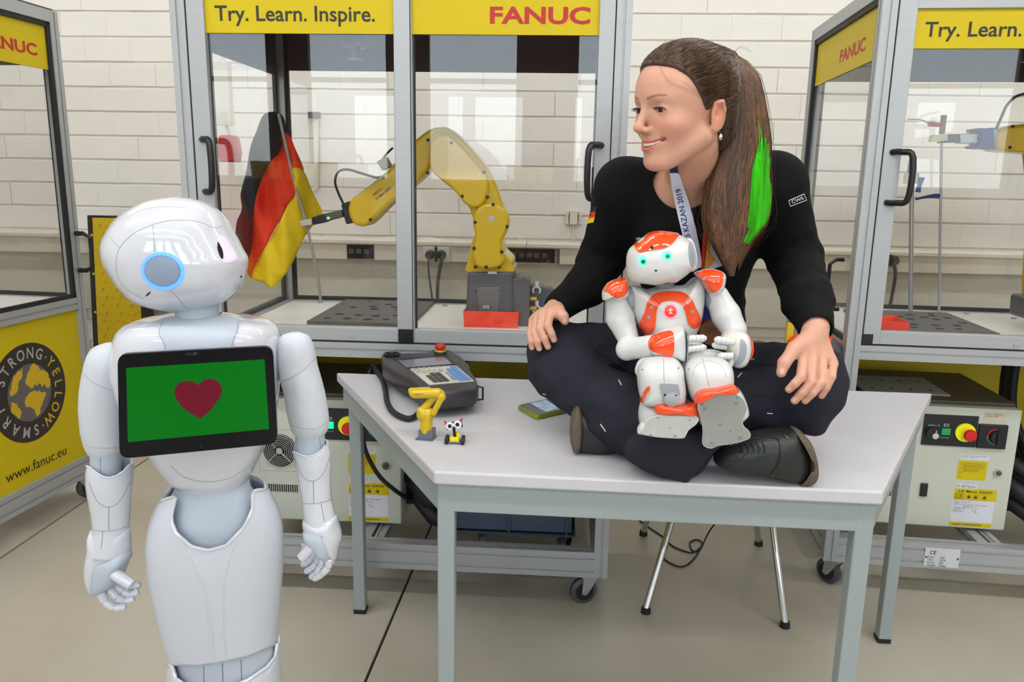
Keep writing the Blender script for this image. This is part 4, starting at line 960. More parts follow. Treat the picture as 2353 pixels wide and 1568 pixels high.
mb = MB(); mb.cyl(at(2058, 600, YW-.02), at(2040, 598, YW-.12), .03, .03, 12); build(mb, 'plug', M_BLK, t, True, True)
mb = MB(); mb.tube(spline([at(*p, YW-.12) for p in ((2046, 600), (2056, 615), (2056, 645), (2046, 700))], 5), .009, 8); build(mb, 'cord', M_DKST, t, True, True)

# ================================================================== the trapezoid table
TZ = .71
M_LAM = mat('grey_laminate', S(197, 196, 201), .38, var=.012, vscale=30, bump=.08, bscale=400)
M_LEG = mat('grey_green_powder_coat', S(150, 160, 160), .42, var=.02)
table = thing('trapezoid_table', 'light grey trapezoid table on grey square legs in the foreground', 'table', (.188, 1.70, 0))
TP = np.array([(-.609, 2.062), (.990, 2.046), (.589, 1.343), (-.222, 1.356)])-[.188, 1.70]
TP = [tuple(p) for p in TP]
mb = MB(); mb.prism(TP[::-1], TZ-.026, TZ, 'z'); top = build(mb, 'tabletop', M_LAM, table, bevel=.004)
def inset(P, d):
    out = []; n = len(P); c = np.mean(P, axis=0)
    for i in range(n):
        a, b, c_ = np.array(P[i-1]), np.array(P[i]), np.array(P[(i+1) % n])
        n1 = np.array([-(b-a)[1], (b-a)[0]]); n1 = n1/np.linalg.norm(n1); n2 = np.array([-(c_-b)[1], (c_-b)[0]]); n2 = n2/np.linalg.norm(n2)
        s1 = 1 if (np.array(c)-b) @ n1 > 0 else -1; s2 = 1 if (np.array(c)-b) @ n2 > 0 else -1; n1 = n1*s1; n2 = n2*s2
        m_ = n1+n2; m_ = m_/(1+n1 @ n2); out.append(tuple(b+m_*d))
    return out
IP = inset(TP, .012); IP2 = inset(TP, .037)
for i in range(4):
    a, b, c, d = IP[i], IP[(i+1) % 4], IP2[(i+1) % 4], IP2[i]
    mb = MB(); z0, z1 = TZ-.026-.058, TZ-.0265; mb.add([(*p, z) for z in (z0, z1) for p in (a, b, c, d)], [(3, 2, 1, 0), (4, 5, 6, 7), (0, 1, 5, 4), (1, 2, 6, 5), (2, 3, 7, 6), (3, 0, 4, 7)]); build(mb, 'apron', M_LEG, table, bevel=.002)
IPL = inset(TP, .028)
for i, (x, y) in enumerate(IPL):
    e = .0165; dx = {0: .012, 1: -.012, 2: -.004, 3: .004}[i]
    mb = MB(); mb.box((x+dx-e, y-e, .012), (x+dx+e, y+e, TZ-.0266)); lg = build(mb, 'leg', M_LEG, table, bevel=.003)
    mb = MB(); mb.box((x+dx-e-.001, y-e-.001, 0), (x+dx+e+.001, y+e+.001, .013)); build(mb, 'foot_cap', M_RUB, lg, bevel=.002)

# ---- teach pendant
pd = thing('teach_pendant', 'black teach pendant with keypad and red stop button lying on the table', 'teach pendant', tuple(onz(990, 900, TZ)))
M_PEND = mat('charcoal_pendant', S(58, 56, 58), .42)
TA = .775
topo = [(880, 834), (876, 815), (884, 808), (905, 805), (922, 812), (988, 810), (996, 800), (1020, 798), (1036, 806), (1060, 820), (1079, 838), (1080, 850), (1094, 868), (1100, 884), (1094, 892), (1040, 898), (990, 902), (968, 890), (940, 868), (905, 852)]
TT = [onz(x, y, TA) for x, y in topo]; cen = np.mean(TT, axis=0)
R0 = []
for z, k in ((TZ+.018, .94), (TZ+.03, 1.0), (TA-.008, 1.0), (TA-.002, .985), (TA, .965)): R0.append([np.array([cen[0]+(p[0]-cen[0])*k, cen[1]+(p[1]-cen[1])*k, z]) for p in TT])
mb = MB(); mb.rings(R0); build(mb, 'pendant_case', M_PEND, pd, True, True, sharp=.9)
def quad(name, px, z, th, m, parent, label=None):
    P = [onz(x, y, z) for x, y in px]; n = len(P); mb = MB(); mb.add([p-[0, 0, th] for p in P]+P, [tuple(range(n))[::-1], tuple(range(n, 2*n))]+[(i, (i+1) % n, (i+1) % n+n, i+n) for i in range(n)]); return build(mb, name, m, parent, True, label=label)
quad('screen_bezel', [(905, 826), (1026, 813), (1050, 837), (938, 848)], TA+.001, .002, M_BLK, pd)
quad('screen', [(915, 829), (1020, 820), (1038, 836), (933, 844)], TA+.002, .001, mat('dull_screen', S(128, 130, 142), .12), pd)
kp = quad('keypad', [(942, 848), (1048, 840), (1089, 875), (986, 884)], TA+.002, .002, mat('keypad_cream', S(205, 204, 192), .5), pd)
A_, B_, C_, D_ = [onz(x, y, TA+.0025) for x, y in ((942, 848), (1048, 840), (1089, 875), (986, 884))]
def kq(u0, u1, v0, v1, m, name='key'):
    f = lambda u, v: A_*(1-u)*(1-v)+B_*u*(1-v)+C_*u*v+D_*(1-u)*v
    P = [f(u0, v0), f(u1, v0), f(u1, v1), f(u0, v1)]; mb = MB(); mb.add(P+[p+[0, 0, .0022] for p in P], [(3, 2, 1, 0), (4, 5, 6, 7), (0, 1, 5, 4), (1, 2, 6, 5), (2, 3, 7, 6), (3, 0, 4, 7)]); build(mb, name, m, kp, True)
MKB = mat('key_blue', S(104, 146, 206), .5); MKD = mat('key_dark', S(66, 66, 62), .5); MKC = mat('key_cream', S(190, 190, 178), .5); MKG = mat('key_lilac', S(160, 160, 180), .5)
for i in range(7):
    for u in (.70, .84): 
        if not (i == 0 and u < .8): kq(u, u+.115, .06+.132*i, .165+.132*i, MKB)
for i in range(5):
    for j in range(3): 
        if not (i == 0 and j == 0): kq(.14+.125*j, .235+.125*j, .40+.11*i, .48+.11*i, MKD)
for j in range(8): kq(.03+.11*j, .10+.11*j, .02, .055, MKC)
for j in range(6): kq(.02+.11*j, .10+.11*j, .14, .21, MKC); 
for j in range(5): kq(.04+.12*j, .12+.12*j, .26, .33, MKG if j > 3 else MKC)
kq(.03, .13, .10, .13, MKB); kq(.60, .67, .40, .52, MKG); kq(.60, .67, .58, .70, MKG); kq(.58, .67, .76, .86, MKB)
p = onz(1012, 812, TA); mb = MB(); mb.lathe([(.018, 0), (.018, .003), (.016, .006), (.013, .006)], 24, p); build(mb, 'button_guard', M_BLK, pd, True, True)
mb = MB(); mb.lathe([(.0155, .005), (.0155, .010)], 24, p); build(mb, 'stop_collar', M_YEL, pd, True)
mb = MB(); mb.lathe([(.0125, .008), (.0125, .012), (.0145, .014), (.0145, .022), (.012, .025), (.001, .0255)], 24, p); build(mb, 'stop_button', M_RED, pd, True, True)
p = onz(900, 818, TA); mb = MB(); mb.lathe([(.021, 0), (.022, .007), (.017, .007), (.016, .002)], 24, p); mb.lathe([(.009, 0), (.008, .010), (.001, .011)], 16, p); build(mb, 'mode_dial', M_BLK, pd, True, True)
p = onz(1098, 905, TZ+.03); mb = MB(); mb.tube([p+[-.005, 0, .018], p+[.012, 0, .016], p+[.012, 0, -.014], p+[-.005, 0, -.016]], .0028, 6); build(mb, 'strap_loop', M_BLK, pd, True)
mb = MB(); mb.tube(spline([onz(905, 868, TZ+.03), onz(925, 885, TZ+.03), onz(955, 905, TZ+.03)], 5), [.009]*9+[.009]*2, 10); build(mb, 'hand_strap', M_BLK, pd, True, True)
mb = MB()
for q in ((1075, 902), (1000, 915), (905, 850)): p = onz(*q, TZ+.02); mb.box((p[0]-.02, p[1]-.0, TZ), (p[0]+.02, p[1]+.02, TZ+.03))
build(mb, 'support_feet', M_PEND, pd, True, bevel=.003)
cb = thing('pendant_cable', 'thick black cable curling from the teach pendant over the table edge', 'cable', tuple(onz(880, 900, TZ)))
pp = [(onz(905, 880, TZ+.02)), onz(920, 935, TZ+.0085), onz(960, 958, TZ+.0085)]
P1 = [onz(862, 850, TZ+.0085), onz(878, 872, TZ+.0085), onz(886, 900, TZ+.0085), onz(890, 925, TZ+.0085), onz(905, 948, TZ+.0085), onz(935, 962, TZ+.0085), onz(955, 956, TZ+.0085), onz(968, 940, TZ+.0085)]
mb = MB(); mb.tube(spline(P1, 6), .0065, 10); build(mb, 'cord', M_RUB, cb, True, True)
P2 = [onz(862, 850, TZ+.0085), onz(850, 846, TZ+.004)+[0, .02, 0], np.array([-.545, 2.09, .62]), at(830, 960, 2.13), at(838, 1030, 2.14), at(868, 1090, 2.15), at(905, 1125, 2.17), at(930, 1142, 2.24), at(950, 1150, 2.32)]
mb = MB(); mb.tube(spline(P2, 6), .0065, 10); build(mb, 'hanging_cord', M_RUB, cb, True, True)

# ---- miniature yellow arm
ym = onz(981, 1008, TZ)[1]; P = lambda x, y, d=0: at(x, y, ym+d)
mi = thing('miniature_robot_arm', 'small yellow plastic model of a robot arm on a grey block', 'model', tuple(onz(981, 1008, TZ)))
c = onz(980, 1008, TZ); rot = Matrix.Rotation(math.radians(-8), 3, 'Z')
mb = MB(); mb.box((-.020, -.017, 0), (.018, .019, .0015), rot, (c[0], c[1], TZ)); mb.box((-.014, -.012, .0015), (.016, .016, .021), rot, (c[0], c[1], TZ)); build(mb, 'base', mat('slate_plastic', S(98, 106, 116), .4), mi, True, bevel=.0015)
s = SDF(); k = .004
s.u(rc(P(979, 988), P(981, 962), .0135, .0125), k); s.u(rc(P(972, 950), P(984, 950), .0125, .0125), .008); s.u(rc(P(968, 945, -.003), P(968, 955, -.003), .0095, .0095), .004)
o = organic(s, .0014, 'turret', M_YELP, mi)
s = SDF(); s.u(rc(P(968, 946, .0), P(1004, 905, .0), .0085, .0075), k); organic(s, .0014, 'lower_arm', M_YELP, mi)
s = SDF(); s.u(rc(P(996, 950, -.009), P(1016, 912, -.009), .0065, .0065), k); s.u(rc(P(1015, 912, -.008), P(1012, 905, .004), .008, .009), k); organic(s, .0014, 'side_link', M_YELP, mi)
s = SDF(); s.u(rc(P(950, 905, -.004), P(1006, 904, -.004), .0092, .0108), k); s.u(rc(P(945, 899, .008), P(985, 897, .008), .007, .007), k); s.u(rc(P(952, 911, -.006), P(985, 910, -.006), .004, .004), k); organic(s, .0014, 'forearm', M_YELP, mi)
put_text('lettering', 'LR Mate 200iD', M_INK, mi, tuple(P(952, 907, -.0138)), (1, 0, .0), (0, 0, 1), width=.022, bold=.02, world=True)
# ---- toy brick robot
yl = onz(1046, 1018, TZ)[1]; P = lambda x, y, d=0: at(x, y, yl+d)
ty = thing('toy_brick_robot', 'tiny brick-built rover with round eyes and red horns beside the model arm', 'toy', tuple(onz(1046, 1018, TZ)))
c = onz(1045, 1020, TZ); u_ = ppm(1046, 1000, yl)
mb = MB(); mb.box((-.011, -.006, .004), (.011, .010, .007), None); mb2 = MB(); mb2.box((-.009, -.007, .007), (.009, .012, .0155)); mb2.box((-.002, .004, .0155), (.010, .012, .021)); 
for x in (.001, .007): mb2.cyl((x, .008, .021), (x, .008, .0225), .0022, n=10)
def off(mb): mb.v = [(v[0]+c[0], v[1]+c[1], v[2]+TZ) for v in mb.v]; return mb
build(off(mb), 'chassis', mat('toy_grey', S(150, 152, 154), .4), ty, True); build(off(mb2), 'yellow_bricks', mat('toy_yellow', S(236, 214, 20), .3), ty, True, bevel=.0004)
for x in (-.0165, .0165):
    for y in (-.004, .010):
        mb = MB(); mb.lathe([(.0035, -.0035), (.0072, -.0032), (.0078, 0), (.0072, .0032), (.0035, .0035)], 20, (x, y, .0078), 'x'); build(off(mb), 'wheel', M_RUB, ty, True, True)
mb = MB(); mb.cyl((0, 0, .0155), (-.002, -.002, .036), .0032, n=10); build(off(mb), 'neck', M_BLK, ty, True)
Rh = Matrix.Rotation(math.radians(-14), 3, 'Y'); hc = P(1043, 978); 
mb = MB(); mb.box((-.017, 0, -.007), (.017, .006, .007), Rh, hc); build(mb, 'head_plate', mat('toy_dark_grey', S(70, 72, 76), .4), ty, True)
for s_ in (-1, 1):
    q = np.array(hc)+np.array(Rh @ Vector((s_*.0082, 0, .001)))
    mb = MB(); mb.lathe([(.0082, -.0028), (.0082, 0)], 20, q, 'y'); e = build(mb, 'eye', mat('toy_white', S(238, 238, 236), .3), ty, True)
    mb = MB(); mb.lathe([(.0042, -.0032), (.0042, -.0026)], 16, q, 'y'); build(mb, 'pupil', M_BLK, e, True)
for (a, b_) in (((1029, 978), (1021, 968)), ((1054, 975), (1062, 962))):
    mb = MB(); mb.cyl(P(*a, .002), P(*b_, .002), .0028, .0018, 10); build(mb, 'horn', mat('toy_red', S(200, 30, 30), .3), ty, True, True)
# ---- phone
ph = thing('mobile_phone', 'mobile phone in a green rubber case lying on the table by the knee', 'phone', tuple(onz(1256, 938, TZ)))
pc = [(1188, 932), (1290, 911), (1330, 934), (1232, 957)]
P4 = [onz(x, y, TZ+.010) for x, y in pc]; cc = np.mean(P4, axis=0)
def rr(P4, k, z, rad=.16, n=5):
    out = []; P4 = [cc+(p-cc)*k for p in P4]
    for i in range(4):
        p = P4[i]; a = P4[i-1]; b = P4[(i+1) % 4]; da = (a-p)*rad*.55; db = (b-p)*rad
        for t in np.linspace(0, 1, n): out.append(((1-t)**2*(p+da)+2*t*(1-t)*p+t*t*(p+db))*[1, 1, 0]+[0, 0, z])
    return out
mb = MB(); mb.rings([rr(P4, .97, TZ+.0008), rr(P4, 1, TZ+.003), rr(P4, 1, TZ+.009), rr(P4, .985, TZ+.011)]); build(mb, 'case', mat('olive_green_rubber', S(128, 138, 30), .45), ph, True, True)
mb = MB(); mb.rings([rr(P4, .93, TZ+.009), rr(P4, .92, TZ+.0115)]); build(mb, 'phone_glass', mat('phone_black', S(70, 68, 76), .08), ph, True)
mb = MB(); Q = [P4[0]*.80+P4[1]*.2, P4[0]*.38+P4[1]*.62, P4[3]*.38+P4[2]*.62, P4[3]*.8+P4[0]*0+P4[2]*.2]; Q = [cc+(q-cc)*.82 for q in Q]
mb.add([q*[1, 1, 0]+[0, 0, TZ+.0116] for q in Q]+[q*[1, 1, 0]+[0, 0, TZ+.0119] for q in Q], [(3, 2, 1, 0), (4, 5, 6, 7), (0, 1, 5, 4), (1, 2, 6, 5), (2, 3, 7, 6), (3, 0, 4, 7)])
build(mb, 'lit_picture', mat('phone_picture', S(150, 170, 200), .3, var=.5, vscale=60, emit=S(120, 140, 170), estr=.25), ph, True)

# ---- chair behind the table, its cable, orange bag
ch = thing('chair', 'chair with splayed chrome legs standing under the rear of the table', 'chair', (.49, 2.36, 0))
feet = [(.284, 2.102), (.675, 2.062), (.329, 2.617), (.726, 2.577)]; tops = [at(1556, 1150, 2.24), at(1770, 1160, 2.22), at(1506, 1130, 2.52), at(1728, 1130, 2.5)]
for f_, tt in zip(feet, tops):
    f3 = np.array([f_[0], f_[1], .012]); d = (tt-f3); top_ = f3+d*(.42/d[2])
    mb = MB(); mb.cyl(f3, top_, .0105, n=16); l = build(mb, 'leg', M_CHROME, ch, True, True)
    mb = MB(); mb.cyl((f3[0], f3[1], 0), (f3[0], f3[1], .018), .015, .013, 14); build(mb, 'foot_cap', M_RUB, l, True)
MS = mat('chair_shell_black', S(34, 34, 38), .5)
def seatring(y, z, w): return [np.array([.50+w*(t-.5)*2*.26, y, z+.03*((t-.5)*2)**2]) for t in np.linspace(0, 1, 9)]
mb = MB(); R_s = []
for (y, z, w) in ((2.14, .44, .9), (2.18, .455, 1), (2.34, .445, 1), (2.48, .44, 1), (2.56, .47, .95)): r0 = seatring(y, z, w); R_s.append(r0+[p-[0, 0, .012] for p in r0[::-1]])
mb.rings(R_s); build(mb, 'seat', MS, ch, True, True)
mb = MB(); mb.frame(.36, .62, .415, .435, .02, 2.2, 2.5); build(mb, 'seat_frame', M_CHROME, ch, True)
cbl = thing('floor_cable', 'thin black cable with inline switch looping on the floor under the table', 'cable', tuple(onz(1600, 1300, 0)))
mb = MB(); mb.tube(spline([onz(*p, .004) for p in ((1405, 1162), (1445, 1175), (1480, 1205), (1520, 1232), (1545, 1255), (1575, 1268), (1593, 1270), (1610, 1258), (1612, 1246), (1600, 1241), (1586, 1247), (1588, 1262), (1598, 1268))]+[onz(1608, 1262, .01)], 6), .0028, 6); build(mb, 'cord', M_RUB, cbl, True, True)
mb = MB(); mb.tube(spline([onz(*p, .004) for p in ((1534, 1257), (1526, 1270), (1527, 1285), (1545, 1297), (1562, 1303), (1580, 1298), (1598, 1280), (1613, 1255))]+[onz(1628, 1225, .04), onz(1645, 1200, .10), onz(1660, 1170, .2), onz(1668, 1140, .35)], 6), .0028, 6); build(mb, 'cord', M_RUB, cbl, True, True)
p = onz(1425, 1170, .01); mb = MB(); mb.box((-.03, -.012, -.009), (.03, .012, .010), Matrix.Rotation(-.55, 3, 'Z'), p); build(mb, 'inline_switch', M_BLK, cbl, True, bevel=.004)
bg = thing('orange_bag', 'orange bag with grey rim and yellow strip on the chair behind the hand', 'bag', tuple(at(1865, 800, 2.36)*[1, 1, 0]+[0, 0, .49]))
s = SDF(); s.u(el(at(1866, 812, 2.34), (.085, .06, .07)), .01); q = at(1868, 850, 2.36); s.u(rc(q, q*[1, 1, 0]+[-.02, 0, .56], .085, .075), .03); s.i(half((0, 0, .487), (0, 0, -1)), .01); organic(s, .006, 'bag_body', mat('orange_fabric', S(226, 74, 24), .7, bump=.3, bscale=200), bg)
mb = MB(); mb.tube(spline([at(*p, 2.31) for p in ((1905, 788), (1922, 808), (1930, 850), (1928, 920))]+[at(1925, 980, 2.33)], 5), [.018]*21, 10); build(mb, 'grey_rim', mat('grey_webbing', S(82, 84, 92), .7), bg, True, True)
mb = MB(); mb.box(at(1804, 800, 2.36)-[.0, .004, .08], at(1818, 742, 2.36)+[.008, .004, 0]); build(mb, 'yellow_strip', MRY, bg, True)

pb = thing('waist_pouch', 'black pouch with yellow strap lying on the table behind the thigh', 'pouch', tuple(at(1742, 800, 1.86)*[1, 1, 0]+[0, 0, TZ]))
q = at(1742, 800, 1.87); s = SDF(); s.u(el(q, (.030, .03, .018)), .01); s.u(rc(q*[1, 1, 0]+[-.02, 0, TZ+.05], q*[1, 1, 0]+[-.0, 0, TZ+.09], .045, .03), .03); s.i(half((0, 0, TZ+.001), (0, 0, -1)), .004)
organic(s, .004, 'pouch_body', M_BLK, pb)
mb = MB(); mb.tube([at(1722, 782, 1.84), at(1732, 790, 1.835), at(1740, 797, 1.835)], .004, 8, flat=.5); build(mb, 'yellow_strap', mat('lime_strap', S(200, 200, 30), .5), pb, True, True)
# ================================================================== white humanoid robot with a tablet on its chest
def proj(P):
    v = CM @ (np.array(P, float)-CPOS); return np.array([1176.5+FOC*v[0]/v[2], 784+FOC*v[1]/v[2]])
def resample(pts, n):
    P = np.array(pts); d = np.r_[0, np.cumsum(np.linalg.norm(np.diff(np.vstack([P, P[:1]]), axis=0), axis=1))]
    Q = np.vstack([P, P[:1]]); t = np.linspace(0, d[-1], n, endpoint=False)
    return np.column_stack([np.interp(t, d, Q[:, 0]), np.interp(t, d, Q[:, 1])])
def inflate(outline, yc, W, name, m, parent, c=None, e=.8, n=80, k=14, Wb=None, label=None, sp=6, we=1.0):
    """a solid whose outline stands at depth yc and whose body swells W towards and Wb away from it"""
    O = resample(spline(outline, sp, True), n); c = O.mean(0) if c is None else np.array(c, float); Wb = W if Wb is None else Wb
    C3 = at(c[0], c[1], yc); O3 = np.array([at(x, y, yc) for x, y in O]); R = []
    for t in np.linspace(-PI/2+.02, PI/2-.02, 2*k+1):
        s = max(math.cos(t), 0)**e; w = abs(math.sin(t))**we*math.copysign(1, t); dy = w*(Wb if t > 0 else W)
        R.append([C3+(p-C3)*s+np.array([0, dy, 0]) for p in O3])
    mb = MB(); mb.rings(R); return build(mb, name, m, parent, True, True, label=label, sharp=1.4)
def tab(rows, yc):                                  # rows (py, left px, right px) -> z, centre x, half width
    out = []
    for py, l, r in rows:
        a = at((l+r)/2, py, yc); b = at(r, py, yc); out.append((a[2], a[0], abs(b[0]-a[0])))
    return sorted(out)
def lerp_tab(T, z):
    zz = [t[0] for t in T]; return np.interp(z, zz, [t[1] for t in T]), np.interp(z, zz, [t[2] for t in T])
def shell(rows, yc, kd, name, m, parent, n=64, top=None, bot=None, nv=26, label=None, cap=True, kb=None, thick=0, p=2.0):
    T = tab(rows, yc); kb = kb or kd; cols = []
    z0, z1 = T[0][0], T[-1][0]
    for j in range(n):
        a = 2*PI*j/n; ca, sa = math.cos(a), math.sin(a); k_ = kd if sa < 0 else kb
        ca = math.copysign(abs(ca)**(2/p), ca); sa = math.copysign(abs(sa)**(2/p), sa)
        def lim(lst, zdef):
            if lst is None or sa > .15: return zdef
            z = zdef
            for _ in range(6):
                cx, rx = lerp_tab(T, z); x = cx+rx*ca; y = yc+rx*k_*sa; q = proj((x, y, z))[0]
                py = np.interp(q, [l[0] for l in lst], [l[1] for l in lst]); z = at(q, py, y)[2]
            return z
        zt, zb = lim(top, z1), lim(bot, z0); col = []
        for v in np.linspace(0, 1, nv):
            z = zb+(zt-zb)*v; cx, rx = lerp_tab(T, min(max(z, z0), z1)); col.append((cx+rx*ca, yc+rx*k_*sa, z))
        cols.append(col)
    mb = MB(); R = [[cols[j][i] for j in range(n)] for i in range(nv)]; mb.rings(R, cap and top is None and bot is None)
    o = build(mb, name, m, parent, True, True, label=label, sharp=1.2)
    if thick:
        s = o.modifiers.new('solid', 'SOLIDIFY'); s.thickness = thick; s.offset = -1
    return o, [c[-1] for c in cols], [c[0] for c in cols]
def rim(pts, r, name, m, parent):
    mb = MB(); P = [np.array(p) for p in pts]; P.append(P[0]); mb.tube(P, r, 8); return build(mb, name, m, parent, True, True)

YB = 1.22
base = at(495, 1560, YB)
pep = thing('humanoid_robot', 'white humanoid robot with a tablet on its chest standing at the left', 'robot', (float(base[0]), YB, 0))
hz = lambda X, Y: (230+X/5.226, 440+Y/5.226)
head_o = [(249, 574), (252, 548), (261, 528), (280, 500), (306, 478), (335, 464), (364, 457), (402, 453), (435, 456), (465, 465), (494, 483), (513, 507), (525, 530), (538, 553), (549, 575), (559, 592), (561.5, 602), (561, 616), (558, 632), (555, 645), (548, 662), (535, 680), (515, 694), (495, 703), (460, 712), (425, 716), (385, 712), (350, 704), (325, 695), (308, 680), (291, 661), (278, 642), (266, 622), (256, 600)]
head = inflate(head_o, YB, .086, 'head', M_WGLOSS, pep, c=(400, 592), e=.72, n=120, k=26)
ht = bvh_of(head)
patch(ht, [hz(*p) for p in ((1440, 532), (1490, 548), (1540, 620), (1590, 690), (1635, 765), (1630, 812), (1580, 845), (1500, 862), (1465, 840), (1440, 770), (1410, 680), (1403, 600))], 'eye', mat('lilac_eye', S(206, 190, 232), .25, emit=S(212, 196, 240), estr=.35), head, .0008, step=2.5)
patch(ht, [hz(*p) for p in ((1406, 610), (1430, 640), (1460, 700), (1474, 770), (1470, 812), (1452, 806), (1425, 745), (1408, 680))], 'pupil', mat('dark_violet_pupil', S(34, 20, 36), .15), head, .0016, step=2)
def ell(cx, cy, rx, ry, rot=0, n=24): 
    r = math.radians(rot); return [(cx+rx*math.cos(a)*math.cos(r)-ry*math.sin(a)*math.sin(r), cy+rx*math.cos(a)*math.sin(r)+ry*math.sin(a)*math.cos(r)) for a in np.linspace(0, 2*PI, n, endpoint=False)]
patch(ht, ell(374.6, 622.8, 50, 43, 12), 'ear_light_ring', mat('blue_light_ring', S(90, 150, 250), .3, emit=S(84, 150, 255), estr=1.1), head, .0016, step=3)
patch(ht, ell(374.2, 622, 41.5, 35, 12), 'ear_inner_ring', mat('indigo_ring', S(92, 124, 226), .3, emit=S(70, 100, 230), estr=.5), head, .0024, step=3)
patch(ht, ell(374.2, 622, 39.5, 33, 12), 'ear_disc', mat('ear_disc_grey', S(140, 156, 178), .35), head, .0030, step=3)
patch(ht, [hz(*p) for p in ((328, 303), (400, 235), (500, 170), (650, 125), (850, 113), (980, 128), (1028, 165), (1010, 192), (950, 190), (800, 185), (650, 195), (500, 225), (385, 280))], 'crown_inlay', mat('pale_grey_inlay', S(204, 208, 216), .3), head, .0007, step=4)
for i, L_ in enumerate((((190, 905), (195, 800), (235, 680), (330, 565), (460, 475), (630, 400), (800, 357), (950, 345), (1100, 352), (1230, 380), (1330, 425), (1420, 435), (1478, 408)),
           ((628, 405), (645, 530), (655, 722)), ((850, 1185), (950, 1300), (1040, 1412)), ((118, 545), (170, 610), (230, 680)), ((190, 905), (215, 1030), (300, 1160), (420, 1240), (520, 1290)))):
    seam(ht, [hz(*p) for p in L_], 'shell_seam', M_LSEAM, head, r=.00055)
patch(ht, [hz(*p) for p in ((546, 1260), (570, 1225), (610, 1203), (590, 1235), (560, 1258))], 'ear_slot', M_HOLE, head, .0005, step=1.5, sub=3)
patch(ht, ell(554, 636, 1.6, 2.6, 0, 8), 'mouth_camera', M_HOLE, head, .0004, step=1)
# neck
p0, p1 = at(452, 690, YB), at(455, 768, YB)
mb = MB(); mb.tube([p0, p0*.55+p1*.45, p1], [.034, .0335, .033], 32); build(mb, 'neck', M_GJOINT, pep, True, True)
# torso
rows = [(724, 392, 520), (728, 365, 560), (735, 325, 600), (745, 300, 622), (760, 284, 632), (780, 275, 637), (810, 270, 638), (860, 270, 637), (930, 290, 630), (1000, 325, 612), (1040, 352, 598), (1070, 372, 584), (1100, 393, 570), (1118, 410, 556), (1130, 428, 535)]
torso, _, _ = shell(rows, YB, .72, 'torso', M_WGLOSS, pep, nv=60, p=2.35)
tt = bvh_of(torso)
patch(tt, [(365, 738), (400, 730), (455, 727), (510, 728), (547, 735), (545, 760), (536, 780), (529, 812), (385, 812), (380, 795), (368, 770)], 'collar_plate', M_GJOINT, torso, .0012, step=5)
for L_ in (((374, 742), (366, 765), (378, 790), (384, 812)), ((547, 735), (545, 760), (534, 785), (529, 812))): seam(tt, L_, 'shell_seam', M_LSEAM, torso, r=.0009, lift=.001)
seam(tt, ((392, 1070), (415, 1092), (450, 1105), (490, 1107), (530, 1098), (560, 1080), (586, 1058)), 'shell_seam', M_LSEAM, torso, r=.0008)
c_ = at(455, 752, YB); rim([c_+np.array([.0365*math.cos(a), .0365*math.sin(a), 0]) for a in np.linspace(0, 2*PI, 32, endpoint=False)], .0028, 'neck_gap', M_HOLE, pep)
# waist and hips
hip, _, _ = shell([(1085, 395, 572), (1110, 402, 570), (1125, 405, 576), (1140, 396, 588), (1160, 384, 600), (1190, 372, 612), (1240, 366, 620), (1300, 366, 622)], YB, .66, 'hip_joint', M_GJOINT, pep, nv=30)
rimT = [(366, 1150), (371, 1152), (382, 1188), (404, 1225), (440, 1257), (480, 1266), (520, 1254), (559, 1214), (585, 1170), (603, 1130), (610, 1122)]
botT = [(395, 1531), (404, 1531), (458, 1531), (512, 1522), (567, 1511), (632, 1484), (640, 1482)]
rows = [(1118, 388, 606), (1134, 378, 617), (1145, 374, 622), (1163, 364, 632), (1188, 353, 640), (1217, 346, 645), (1254, 342, 647), (1308, 346, 646), (1362, 355, 642), (1417, 367, 637), (1471, 382, 632), (1505, 393, 627), (1540, 405, 620)]
skirt, tr, br_ = shell(rows, YB, .72, 'thigh_shell', M_WSAT, pep, n=96, top=rimT, bot=botT, nv=50, thick=.004)
rim(tr, .0028, 'shell_rim', M_WGLOSS, skirt)
st = bvh_of(skirt)
seam(st, ((404, 1228), (425, 1255), (450, 1295), (468, 1340), (478, 1390), (485, 1440), (490, 1490), (493, 1527)), 'raised_crease', M_WSAT, skirt, r=.0022, step=6)
seam(st, ((548, 1240), (530, 1280), (518, 1330), (514, 1380), (515, 1440), (520, 1500), (522, 1520)), 'raised_crease', M_WSAT, skirt, r=.0014, step=6)
rows = [(1440, 395, 622), (1500, 404, 630), (1540, 408, 632), (1700, 415, 625)]
knee, _, _ = shell(rows, YB, .70, 'knee_joint', M_GJOINT, pep)
kt = bvh_of(knee)
for xs_ in ((468, 1530, 469, 1567), (511, 1523, 513, 1567), (554, 1515, 556, 1560)): seam(kt, ((xs_[0], xs_[1]+2), (xs_[2], xs_[3]+20)), 'panel_seam', M_SEAM, knee, r=.0009, smooth=False)
rimB = [(388, 1528), (396, 1533), (404, 1560), (440, 1586), (500, 1592), (570, 1563), (614, 1533), (634, 1507), (636, 1482), (644, 1478)]
rows = [(1470, 394, 636), (1510, 392, 638), (1560, 390, 642), (1640, 380, 655), (1760, 360, 680), (1900, 335, 705)]
lower, tr, _ = shell(rows, YB, .74, 'leg_shell', M_WSAT, pep, n=96, top=rimB, nv=20, thick=.004)
rim(tr, .003, 'shell_rim', M_WGLOSS, lower)
zb = min(v[2] for v in [at(480, 1900, YB)]); cx = float(at(512, 1850, YB)[0])
mb = MB(); R = []
for z, r in ((zb+.02, .128), (.20, .150), (.12, .20), (.05, .235), (.012, .24)): R.append([(cx+r*math.cos(a)*1.0, YB+.02+r*.95*math.sin(a), z) for a in np.linspace(0, 2*PI, 48, endpoint=False)])
mb.rings(R[::-1]); build(mb, 'wheel_base', M_WSAT, pep, True, True)
